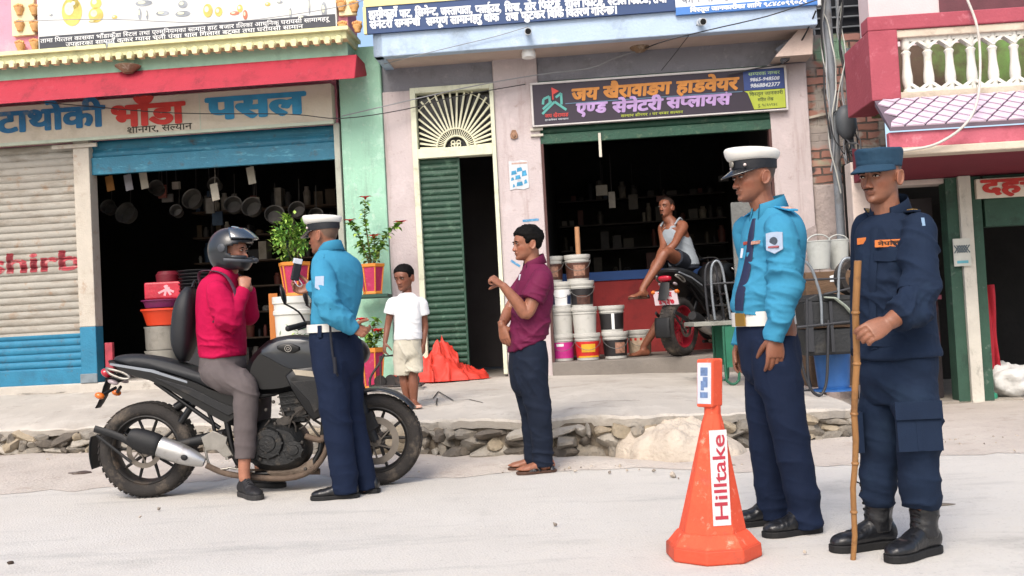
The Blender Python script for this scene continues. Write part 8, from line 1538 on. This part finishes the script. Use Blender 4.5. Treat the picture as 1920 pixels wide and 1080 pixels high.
# stacked goods in the left shop
def setp(o, px, Y, z): p = P(px, 600, Y); o.location = (p.x, Y, z); return o
Ys = 11.15; ALP = mat('aluminium_pot', '#9a978f', .4, .12, 6, .1, 50, metal=.4, dirt=[('#77736b', .3, 6)]); zps = zA + .005
for k, (z0_, hh, r_, lab) in enumerate(((0, .30, .19, 'large dented aluminium pot at the bottom under the orange basin'), (.302, .26, .185, 'aluminium pot directly under the orange basin'))):
    mb = MB(); mb.lathe([(r_ * .92, 0), (r_ * .98, .02), (r_, hh * .9), (r_ * 1.05, hh * .97), (r_ * 1.05, hh), (r_ * .97, hh), (r_ * .95, .03), (0, .03)], 30); o = obj('cooking_pot', mb, ALP, smooth=40); setp(o, 304, Ys, zps + z0_); prop(o, lab, 'pot', 'aluminium pots in the left shop')
zt = zps + .565
mb = MB(); mb.lathe([(.17, 0), (.2, .01), (.24, .15), (.255, .17), (.262, .17), (.262, .19), (.245, .19), (.23, .15), (.19, .02), (0, .02)], 32); o = obj('plastic_basin', mb, mat('basin_orange', '#c23a1c', .45, .06, 6, 0), smooth=40); setp(o, 311, Ys, zt); prop(o, 'glossy orange red plastic basin on the aluminium pots', 'basin', 'plastic basins in the left shop')
mb = MB(); mb.lathe([(.16, 0), (.19, .01), (.215, .08), (.235, .085), (.235, .095), (.2, .09), (.17, .02), (0, .02)], 32); o = obj('plastic_basin', mb, mat('basin_plum', '#6d2450', .45, .2, 6, 0), smooth=40); setp(o, 308, Ys, zt + .192); prop(o, 'plum coloured plastic basin between the orange basin and the red package', 'basin', 'plastic basins in the left shop')
mb = MB(); mb.box(-.2, .2, -.15, .15, 0, .19); t = thing('package', 'red package with a pale star print on the basins in the left shop', 'package', (P(311, 500, Ys).x, Ys, zt + .289)); obj('wrapped_box', mb, mat('package_red', '#a51f33', .4, .25, 8, .2, 30), t, bevel=.02)
mb = MB()
for k in range(4): a = R((28, 75, 118, 160)[k]); mb.obox((.02 + .02 * k, -.1515 - .0003 * k, .095), (math.cos(a) * (.07, .06, .07, .05)[k], 0, math.sin(a) * .06), (0, .001, 0), (-math.sin(a) * .012, 0, math.cos(a) * .012))
obj('star_print', mb, mat('package_pale', '#c58f97', .5, .2, bump=0), t)
mb = MB(); mb.lathe([(.12, 0), (.13, .08), (.10, .12), (0, .12)], 20); o = obj('plastic_basin', mb, mat('basin_dark_red', '#611523', .5, .2), smooth=40); setp(o, 318, Ys + .05, zt + .481); prop(o, 'small dark red basin upside down on the red package', 'basin', 'plastic basins in the left shop')
mb = MB(); rs = np.random.RandomState(2)
for k in range(11): z = .6 + k * .036; mb.lathe([(.16, z), (.22, z + .012), (.235, z + .03), (.24, z + .03), (.24, z + .034), (.21, z + .02), (.15, z + .006), (0, z + .006)], 24, (rs.uniform(-.012, .012), rs.uniform(-.01, .01), .16))
mb.box(-.2, .2, -.18, .18, 0, .74); o = obj('frying_pan_stack', mb, mat('pan_black', '#1d1e22', .4, .3, 9, 0), smooth=40); setp(o, 378, Ys, zps); prop(o, 'tall stack of black iron pans beside the red package', 'pans')
blob('cloth_bag', 'dark green cloth bag on the floor behind the backpack', 'bag', (P(322, 660, 11.0).x, 11.0, zps), (.13, .11, .075), mat('bag_green', '#1d5238', .7, .2, 9, .3, 40), 12, .2, 3)
mb = MB(); mb.box(0, .08, 0, .06, 0, .30); o = obj('price_board', mb, mat('board_redwhite', '#96323f', .6, .5, 7, 0), bevel=.005); o.location = (P(194, 650, 10.75).x, 10.78, zA + .12); prop(o, 'small red and white board leaning on the blue foot of the post', 'board')
# ================================================================== flower pots
MAG, TRIM, SOILM = mat('pot_magenta', '#a3264f', .6, .15, 9, .2, 50, dirt=[('#c27a8a', .15, 14)]), mat('pot_orange', '#c47a2c', .6, .12, 9, .2, 50), mat('soil', '#33261c', .95, .3, 20)
FLOW = mat('hibiscus_red', '#b81420', .55, .2, 30, 0)
def flowerpot(label, p, h, r):
    t = thing('flower_pot', label, 'flower pot', p, R(-6), 'magenta and orange flower pots'); n = 6; f = lambda rr, z: [(math.cos(R(0) + k * math.pi / 3) * rr, math.sin(k * math.pi / 3) * rr, z) for k in range(n)]
    mb = MB(); mb.loft([f(r * .70, h * .06), f(r * .95, h * .9)]); obj('panel', mb, MAG, t)
    mb = MB(); mb.loft([f(r * .78, 0), f(r * .8, h * .02), f(r * .76, h * .1), f(r * .70, h * .1)]); mb.loft([f(r * .94, h * .88), f(r * 1.06, h * .90), f(r * 1.08, h), f(r * .92, h), f(r * .90, h * .93)])
    for k in range(n): a, b = Vector(f(r * .71, h * .08)[k]), Vector(f(r * .96, h * .9)[k]); mb.tube([a, b], r * .065, 6)
    obj('trim', mb, TRIM, t, bevel=.003); mb = MB(); mb.loft([f(r * .90, h * .9), f(r * .90, h * .94)]); obj('soil', mb, SOILM, t); return t
def plant(name, label, p, stems, leafL, leafW, seed, flowers=(), bushy=None, group=None):
    t = thing(name, label, 'plant', p, 0, group); rs = np.random.RandomState(seed); mb, lf, fl = MB(), MB(), MB()
    for (pts, r0) in stems:
        mb.tube(pts, [r0 * (1 - .7 * i / (len(pts) - 1)) for i in range(len(pts))], 6, sub=3)
        if bushy is None:
            q, _ = smooth_path([Vector(a) for a in pts], [1] * len(pts), 12)
            for i in range(len(q) // 5, len(q)):
                for _ in range(2):
                    a, e = rs.uniform(0, 6.28), rs.uniform(-.3, .9); leaf(lf, q[i], (math.cos(a) * math.cos(e), math.sin(a) * math.cos(e), math.sin(e)), (0, 0, 1), leafL * rs.uniform(.6, 1.2), leafW * rs.uniform(.7, 1.2), int(rs.choice([0, 0, 1, 1, 2])), .35)
    if bushy is not None:
        (c, rr, n) = bushy; c = Vector(c); cl = [(Vector(rs.normal(size=3)).normalized() * rs.uniform(.45, .95)) for _ in range(20)]
        for _ in range(n):
            k = cl[rs.randint(len(cl))] + Vector(rs.normal(size=3)) * .17; pt = c + Vector((k.x * rr[0], k.y * rr[1], k.z * rr[2])); d = (k * .6 + Vector(rs.normal(size=3)) * .6 + Vector((0, 0, .3))); leaf(lf, pt, d, (0, 0, 1), leafL * rs.uniform(.6, 1.3), leafW * rs.uniform(.7, 1.2), int(rs.choice([0, 0, 2, 1, 1])), .3)
    obj('stem', mb, mat('plant_stem', '#5d5a3a', .8, .2, 20), t, smooth=60); obj('foliage', lf, LEAF, t)
    for c in flowers:
        fl = MB()
        for k in range(6): a = k * 1.047 + rs.uniform(-.2, .2); leaf(fl, c, (math.cos(a) * .8, math.sin(a) * .8 - .25, .55), (0, 0, 1), .078, .07, 0, .5)
        fl.ell(c, (.012, 0, 0), (0, .012, 0), (0, 0, .014), 8, 6); obj('flower', fl, FLOW, t)
    return t
# shrub in the pot on the white bucket
Y1 = 10.25; b1 = P(550, 632, Y1); zb1 = zA - .0
b1.z = max(pave_z(b1.x, Y1), .4)
t = thing('plastic_bucket', 'white bucket printed with leaves under the flower pot of the round shrub', 'bucket', b1); hbk = P(550, 556, Y1).z - b1.z
mb = MB(); mb.lathe([(.15, 0), (.155, .01), (.175, hbk * .8), (.19, hbk * .81), (.19, hbk * .85), (.18, hbk * .86), (.18, hbk * .92), (.195, hbk * .93), (.195, hbk), (0, hbk)], 30); obj('pail', mb, mat('bucket_bright', '#c4c4be', .5, .05, 6), t, smooth=40)
LPR = mat('leaf_print', '#6d8a68', .6, .4, 25, 0); mb = MB(); rs = np.random.RandomState(5)
for k in range(26): a = R(-90) + rs.uniform(-1.1, 1.1); z = rs.uniform(.04, hbk * .7); rr = .155 + .02 * z / hbk + .006; c = Vector((math.cos(a) * rr, math.sin(a) * rr, z)); tn = Vector((-math.sin(a), math.cos(a), 0)); q = rs.uniform(0, 6.28); d = tn * math.cos(q) + UP * math.sin(q); e = tn * -math.sin(q) + UP * math.cos(q); mb.add([c - d * .03, c + e * .008, c + d * .03, c - e * .008], [(0, 1, 2, 3)])
obj('leaf_print', mb, LPR, t)
pz = b1.z + hbk + .002; h1 = P(553, 492, Y1).z - pz; flowerpot('flower pot holding the round green shrub, standing on the white bucket', (P(554, 540, Y1).x, Y1, pz), h1, .155)
pp = Vector((P(551, 500, Y1).x, Y1, pz + h1 * .92)); hc_ = P(548, 445, Y1).z - pp.z
plant('potted_shrub', 'round green shrub on a thin trunk in the pot behind the traffic policeman', pp, [([(0, 0, 0), (.01, 0, hc_ * .4), (0, 0, hc_ * .8), (-.05, 0, hc_ * 1.3)], .012), ([(.02, 0, 0), (.05, .02, hc_ * .5), (.1, 0, hc_ * 1.0)], .010), ([(0, 0, .02), (-.06, -.02, hc_ * .6), (-.12, .03, hc_)], .008)], .062, .03, 7, bushy=((-.01, 0, hc_), (.20, .17, .24), 620))
mb = MB(); a, b = P(512, 555, 10.35), P(516, 628, 10.35); mb.box(-.045, .045, 0, .03, 0, P(512, 552, 10.35).z - .42); o = obj('wooden_plank', mb, mat('orange_wood', '#a8662c', .7, .2, 6, .2, 40, stretch=(1, 1, .2)), bevel=.004); o.location = (P(513, 590, 10.35).x, 10.35, .43); prop(o, 'orange brown wooden plank standing left of the white printed bucket', 'plank')
# hibiscus pot on a wall bracket on the green pillar
Y2 = 10.28; pb2 = P(699, 552, Y2); h2 = P(698, 495, Y2).z - pb2.z
mb = MB(); mb.box(-.2, .17, -.16, .25, -.035, -.002); o = obj('pot_shelf', mb, mat('shelf_green', '#25453a', .7, .15), bevel=.004); o.location = pb2; prop(o, 'small dark green shelf on the mint pillar under the hibiscus pot', 'shelf')
flowerpot('flower pot holding the tall hibiscus, on the shelf of the mint pillar', pb2, h2, .128)
pp = pb2 + UP * h2 * .9; sx = lambda px, py, d=0.0: P(px, py, Y2 + d) - pp
plant('hibiscus_plant', 'tall hibiscus with four red flowers above the boy and the traffic policeman', pp, [([(0, 0, 0), sx(690, 450), sx(684, 410), sx(685, 378)], .010), ([(0, 0, 0), sx(715, 455, -.05), sx(735, 430, -.08), sx(750, 420, -.1)], .009), ([(0, 0, 0), sx(680, 460, -.05), sx(668, 430, -.05), sx(658, 417, -.06)], .009), ([(.02, 0, 0), sx(702, 460, -.1), sx(700, 445, -.1)], .008), ([(-.02, 0, 0), sx(684, 470, .05), sx(673, 460, .05)], .007), ([(.02, 0, 0), sx(712, 470, -.1), sx(722, 458, -.12)], .007)], .075, .048, 11, [sx(685, 372), sx(752, 418, -.1), sx(656, 415, -.06), sx(701, 444, -.12)])
Y3 = 9.95; p3 = P(698, 706, Y3); p3.z = pave_z(p3.x, Y3); h3 = P(698, 652, Y3).z - p3.z; flowerpot('flower pot on the pavement left of the boy', p3, h3, .132)
pp = p3 + UP * h3 * .9; sx = lambda px, py, d=0.0: P(px, py, Y3 + d) - pp
plant('hibiscus_plant', 'small hibiscus with two red flowers in the pot on the pavement', pp, [([(0, 0, 0), sx(698, 620), sx(704, 598)], .008), ([(0, 0, 0), sx(684, 630), sx(678, 612, -.05)], .008), ([(0, 0, 0), sx(710, 632, -.06), sx(716, 622, -.1)], .007), ([(0, 0, 0), sx(692, 635, -.1), sx(688, 622, -.12)], .007)], .075, .05, 13, [sx(709, 621, -.1), sx(677, 601, -.05)])
# little leafy plant in front of the white bucket
Y4 = 10.0; p4 = P(566, 640, Y4); p4.z = pave_z(p4.x, Y4); plant('leafy_plant', 'low leafy plant in front of the white printed bucket', p4, [([(0, 0, 0), (.02 * k - .06, -.02, .25), (.06 * k - .15, -.03, .52 + .05 * (k % 3))], .005) for k in range(6)], .06, .032, 17)
# ================================================================== red tarpaulin heap and iron trolley behind the boy
c = pavp(822, 716); mb = MB(); n, k_ = 120, 50; V = []
for i in range(k_ + 1):
    r = i / k_
    for j in range(n):
        a = 2 * math.pi * j / n; u, v = r * math.cos(a), r * math.sin(a); sc_ = 1 + .15 * float(fbm([[math.cos(a) * 2, math.sin(a) * 2, 5]], 3)[0]); x, y = u * .47 * sc_, v * .26 * sc_
        hgt = .22 * max(0, 1 - ((u + .30) ** 2 * 2.0 + v * v * 1.3)) ** .5 + .17 * max(0, 1 - ((u - .35) ** 2 * 3 + v * v * 1.3)) ** .5; fo = float(fbm([[x * 9 + y * 5, y * 7, 1]], 6, 4)[0]); fo2 = (1 - abs(float(vnoise(np.array([[x * 7 - y * 3, y * 3.5, 2.2]]), 9)[0]))) ** 3
        fo3 = (1 - abs(float(vnoise(np.array([[x * 15 + y * 6, y * 9 - x * 4, 7.7]]), 12)[0]))) ** 4; V.append((x + .05 * fo * r, y, max(.004, .07 * (fo3 - .3) * min(1, (1 - r) * 3) * (hgt > .02) + hgt * (1 + .1 * fo) + .11 * (fo2 - .3) * min(1, (1 - r) * 3) * (hgt > .02))))
mb.add(V, [(i * n + j, i * n + (j + 1) % n, (i + 1) * n + (j + 1) % n, (i + 1) * n + j) for i in range(k_) for j in range(n)])
TARP = mat('tarp_red', '#bf3527', .6, .12, 6, .2, 60); o = obj('tarpaulin', mb, TARP, smooth=180); o.location = c + Vector((.02, .14, .004)); prop(o, 'crumpled orange red tarpaulin heaped on the pavement beside the green door', 'tarpaulin')
cb = pavp(765, 718); mb = MB(); mb.box(-.05, .33, -.1, .1, 0, .05); o = obj('plastic_tray', mb, mat('tray_red', '#c0392c', .5, .1), bevel=.02); o.location = cb + Vector((0, .1, .02)); o.rotation_euler = (0, 0, .1); prop(o, 'flat red tray on the pavement between the boy and the tarpaulin', 'tray')
tp = pavp(735, 735); t = thing('iron_trolley', 'dark iron trolley frame with small wheels on the pavement behind the boy', 'trolley', tp); IR = mat('iron_dark', '#2a2726', .6, .3, 12, .3, 60, dirt=[('#5a463a', .3, 8)])
mb = MB(); mb.tube([(-.2, 0, .02), (-.2, .0, .14), (-.12, .02, .26), (-.06, .02, .36)], .012, 8, sub=3); mb.tube([(-.2, 0, .06), (.28, -.02, .05)], .012, 8); mb.tube([(-.18, .3, .06), (.28, .28, .05)], .012, 8); mb.tube([(.28, -.02, .05), (.28, .28, .05)], .012, 8); mb.tube([(-.2, 0, .06), (-.18, .3, .06)], .012, 8); mb.tube([(-.1, 0, .06), (-.1, .02, .34), (.0, .2, .34)], .010, 8); obj('frame', mb, IR, t, smooth=50)
for k, (x, y) in enumerate(((-.12, .1), (-.02, .12), (.08, .1), (.2, .1))): mb = MB(); mb.lathe([(.02, -.02), (.055, -.02), (.06, 0), (.055, .02), (.02, .02)], 18, (x, y, .10), axis=(0, 1, 0)); obj('wheel', mb, IR, t, smooth=40)
bb = pavp(748, 716); blob('cloth_bundle', 'blue grey cloth bundle behind the boy beside the red tray', 'bundle', bb + Vector((.0, .25, 0)), (.16, .12, .11), mat('cloth_bluegrey', '#4d5a70', .85, .2, 9, .3), 21, .3, 3); blob('cloth_bundle', 'faded red cloth bundle on the trolley left of the boy', 'bundle', pavp(728, 705) + Vector((0, .3, .0)), (.13, .1, .10), mat('cloth_red', '#a8392f', .85, .2, 9, .3), 24, .3, 3)
blob('plastic_bag', 'crumpled white plastic bag between the pots and the motorcycle', 'bag', pavp(682, 725) + Vector((0, .5, 0)), (.07, .06, .09), SACK, 27, .35, 4)
# ================================================================== clutter on the pavement behind the two officers
TUBB = mat('tube_black', '#25262a', .45, .15, 12, .1, 60, spec=.5); TUBG = mat('tube_grey', '#7f858a', .4, .15, 12, .1, metal=.5)
Yt = 8.9; t_o = P(1372, 716, Yt); t_o.z = pave_z(t_o.x, Yt); t = thing('metal_table', 'grey topped metal table with green legs beside the hardware shop', 'table', t_o); tq = lambda px, py, d=0.0: P(px, py, Yt + d) - t_o
GRT = mat('table_green', '#1f5a44', .6, .2, 9, .15, dirt=[('#23493c', .3, 6)])
zt = tq(1350, 604).z; mb = MB(); mb.box(tq(1300, 604).x, tq(1420, 604).x, -.02, .5, zt - .028, zt + .008); obj('table_top', mb, mat('table_top_grey', '#84847c', .8, .15, 6, .2, dirt=[('#5d5a52', .3, 6)]), t, bevel=.004)
for d in (0, .46):
    a, b = tq(1361, 700).x, tq(1386, 700).x; mb = MB(); mb.tube([(a, d, zt - .03), (a, d, .10), (a + .02, d, .03), ((a + b) / 2, d, .012), (b - .02, d, .03), (b, d, .10), (b, d, zt - .03)], .012, 8, sub=4); obj('leg', mb, GRT, t, smooth=60)
    mb = MB(); mb.box(a + .012, b - .012, d - .004, d + .004, .16, zt - .03); obj('leg_panel', mb, mat('panel_green', '#22644c', .7, .2, 6, .1), t)
# tubular chair frame lying on the table
for k, (xo, lab) in enumerate(((1341, 'black tubular chair frame standing on the metal table behind the sky blue shirt'),)):
    o_ = P(xo, 603, Yt + .12); ch = thing('chair_frame', lab, 'chair', (o_.x, Yt + .12, t_o.z + zt + .010)); H = P(xo, 490, Yt + .12).z - o_.z
    for y in (0, .28): mb = MB(); mb.tube([(0, y, .012), (-.015, y, H * .5), (-.005, y, H * .88), (.04, y, H), (.085, y, H * .9), (.11, y, H * .55), (.14, y, .012)], .0115, 8, sub=4); obj('side_tube', mb, TUBB if y else TUBG, ch, smooth=60)
    mb = MB(); mb.tube([(-.005, 0, H * .62), (-.005, .28, H * .62)], .010, 8); mb.tube([(.12, 0, H * .45), (.12, .28, H * .45)], .010, 8); mb.tube([(.04, 0, H), (.04, .28, H)], .010, 8); mb.tube([(-.005, 0, H * .62), (.22, -.02, H * .62)], .010, 8); obj('cross_tube', mb, TUBB, ch, smooth=60)
    mb = MB(); mb.box(-.0, .115, .01, .27, H * .25, H * .27); obj('seat_sheet', mb, mat('seat_dark', '#1d1e20', .7, .2), ch)
# hand cart: tubular frame, black bins, curved lid
Yc = 7.95; co = P(1535, 745, Yc); co.z = pave_z(co.x, Yc); t = thing('hand_cart', 'hand cart with black bins, curved grey lid and bent tube legs', 'cart', co); cq = lambda px, py, d=0.0: P(px, py, Yc + d) - co
mb = MB(); a, b = cq(1508, 560), cq(1600, 608); mb.box(a.x, b.x + .10, .02, .42, b.z, a.z - .03); mb.prism([(a.x, a.z - .03), (b.x + .10, a.z - .03), (b.x + .06, a.z + .0), (a.x + .22, a.z + .03), (a.x + .10, a.z + .03), (a.x + .03, a.z)], .40, lambda x, z, c: (x, .02 + c, z)); obj('upper_bin', mb, mat('bin_black', '#202224', .6, .2, 9, .3, 50, dirt=[('#3f3d38', .25, 6)]), t, bevel=.01)
mb = MB(); a2, b2 = cq(1510, 614), cq(1592, 664); mb.box(a2.x, b2.x + .10, .03, .40, b2.z, a2.z - .02); obj('lower_bin', mb, mat('bin_black', '#202224'), t, bevel=.02)
mb = MB(); a, b = cq(1546, 556), cq(1604, 600); pts = [(a.x, a.z), (a.x + (b.x - a.x) * .35, a.z - .01), (a.x + (b.x - a.x) * .7, a.z + (b.z - a.z) * .4), (b.x + .02, b.z)]; V = [(x, y, z) for x, z in pts for y in (-.03, .45)]
mb.add(V, [(2 * i, 2 * i + 1, 2 * i + 3, 2 * i + 2) for i in range(3)]); o = obj('curved_lid', mb, mat('lid_grey_green', '#8b9388', .7, .12, 6, .15, dirt=[('#6d7368', .3, 6)]), t, smooth=180); o.modifiers.new('t', 'SOLIDIFY').thickness = .012
for y in (0, .44):
    mb = MB(); mb.tube([cq(1498, 489, y), cq(1510, 491, y), cq(1522, 505, y), cq(1532, 532, y), cq(1539, 560, y), cq(1541, 610, y)], .012, 8, sub=4); mb.tube([cq(1572, 560, y), cq(1573, 510, y), cq(1580, 489, y), cq(1592, 484, y), cq(1604, 492, y)], .012, 8, sub=4); obj('handle_tube', mb, TUBG if y == 0 else TUBB, t, smooth=60)
    mb = MB(); mb.tube([cq(1513, 560, y), cq(1514, 690, y), cq(1520, 728, y), (0, y, .012), cq(1545, 732, y), cq(1551, 700, y), cq(1553, 600, y)], .012, 8, sub=4); obj('leg', mb, TUBB, t, smooth=60)
    mb = MB(); mb.tube([cq(1494, 614, y), cq(1604, 602, y)], .013, 8); mb.tube([cq(1500, 525, y), cq(1584, 522, y)], .009, 8); mb.tube([cq(1545, 552, y), cq(1612, 537, y)], .010, 8); mb.tube([cq(1494, 640, y), cq(1508, 700, y), cq(1520, 730, y)], .010, 8, sub=3); obj('side_rail', mb, TUBB, t, smooth=60)
mb = MB(); mb.box(cq(1512, 600).x, cq(1524, 600).x, -.005, .01, cq(1512, 660).z, cq(1512, 565).z); mb.box(cq(1556, 600).x, cq(1562, 600).x, -.005, .01, cq(1556, 660).z, cq(1556, 565).z); obj('strut', mb, TUBB, t)
# blue drum with white lid, blue tub, jugs, tyre
DB = mat('drum_blue', '#2f62a0', .45, .12, 6, .05, dirt=[('#274f80', .3, 5)])
Yd = 8.75; a = P(1562, 600, Yd); za = pave_z(a.x, Yd); hd_ = P(1562, 512, Yd).z - za; r = .15; t = thing('plastic_drum', 'blue plastic drum with a white lid behind the hand cart', 'drum', (a.x, Yd, za)); mb = MB(); mb.lathe([(r * .9, 0), (r, .02), (r, hd_ * .35), (r * 1.04, hd_ * .37), (r * 1.04, hd_ * .40), (r, hd_ * .42), (r, hd_ * .93), (0, hd_ * .93)], 28); obj('barrel', mb, DB, t, smooth=40); mb = MB(); mb.lathe([(r * 1.06, hd_ * .92), (r * 1.06, hd_ * .97), (r * .9, hd_ * 1.0), (0, hd_ * 1.01)], 28); obj('lid', mb, mat('lid_white', '#c3c6c8', .5, .05), t, smooth=40)
Yd = 8.35; a = P(1563, 718, Yd); za = pave_z(a.x, Yd); hd_ = P(1562, 668, Yd).z - za + .06; mb = MB(); r = .14; mb.lathe([(r * 1.25, 0), (r * 1.25, .012), (r * .85, .02), (r * .88, .03), (r, hd_), (r * 1.05, hd_), (r * 1.05, hd_ - .02), (r * .9, .04), (0, .04)], 28); o = obj('plastic_tub', mb, DB, smooth=40); o.location = (a.x, Yd, za); prop(o, 'blue plastic tub on the pavement under the hand cart', 'tub')
JG = mat('jug_translucent', '#a9aca8', .5, .08, 6, .05, dirt=[('#8d8f8a', .3, 6)])
for px, py, r, h, Yj, lab in ((1537, 505, .105, .245, 8.7, 'pale translucent bucket on the crate, leftmost of the two behind the hand cart'), (1574, 505, .09, .26, 8.85, 'pale translucent bucket half hidden by the guard with the stick')):
    a = P(px, py, Yj); mb = MB(); mb.lathe([(r * .8, 0), (r * .82, .01), (r, h * .95), (r * 1.04, h * .96), (r * 1.04, h), (r * .95, h), (r * .78, .02), (0, .02)], 28); t = thing('pale_bucket', lab, 'bucket', (a.x, Yj, a.z), 0, 'pale buckets behind the hand cart'); obj('pail', mb, JG, t, smooth=40); mb = MB(); mb.tube([(math.cos(q) * r, -.01, h * .9 + math.sin(q) * r * .75) for q in np.linspace(0, math.pi, 14)], .006, 8); obj('handle', mb, JG, t, smooth=60)
a0_, a1_ = P(1508, 506, 8.62), P(1606, 506, 8.62); zb = pave_z(a0_.x, 8.7); mb = MB(); mb.box(0, a1_.x - a0_.x, 0, .34, 0, min(a0_.z, a1_.z) - zb - .0); o = obj('crate', mb, mat('crate_wood', '#5f4a38', .85, .25, 5, .3, 30, stretch=(1, 1, 4)), bevel=.008); o.location = (a0_.x, 8.60, zb); prop(o, 'brown wooden crate carrying the pale buckets', 'crate')
a = P(1596, 520, 8.2); t = thing('wheel_barrow_tyre', 'black tyre hanging behind the guard with the stick', 'tyre', a); mb = MB(); mb.lathe([(.09, -.04), (.14, -.045), (.155, 0), (.14, .045), (.09, .04), (.08, 0), (.09, -.04)], 30, axis=(.4, -1, 0), cap=False); obj('tread', mb, TYRE, t, smooth=60); t.name = 'tyre'
mb = MB(); mb.tube([(0, 0, 0), (0, 0, a.z - pave_z(a.x, 8.2))], .012, 8); o = obj('stand', mb, TUBB, t); o.location = (0, .03, -(a.z - pave_z(a.x, 8.2)))
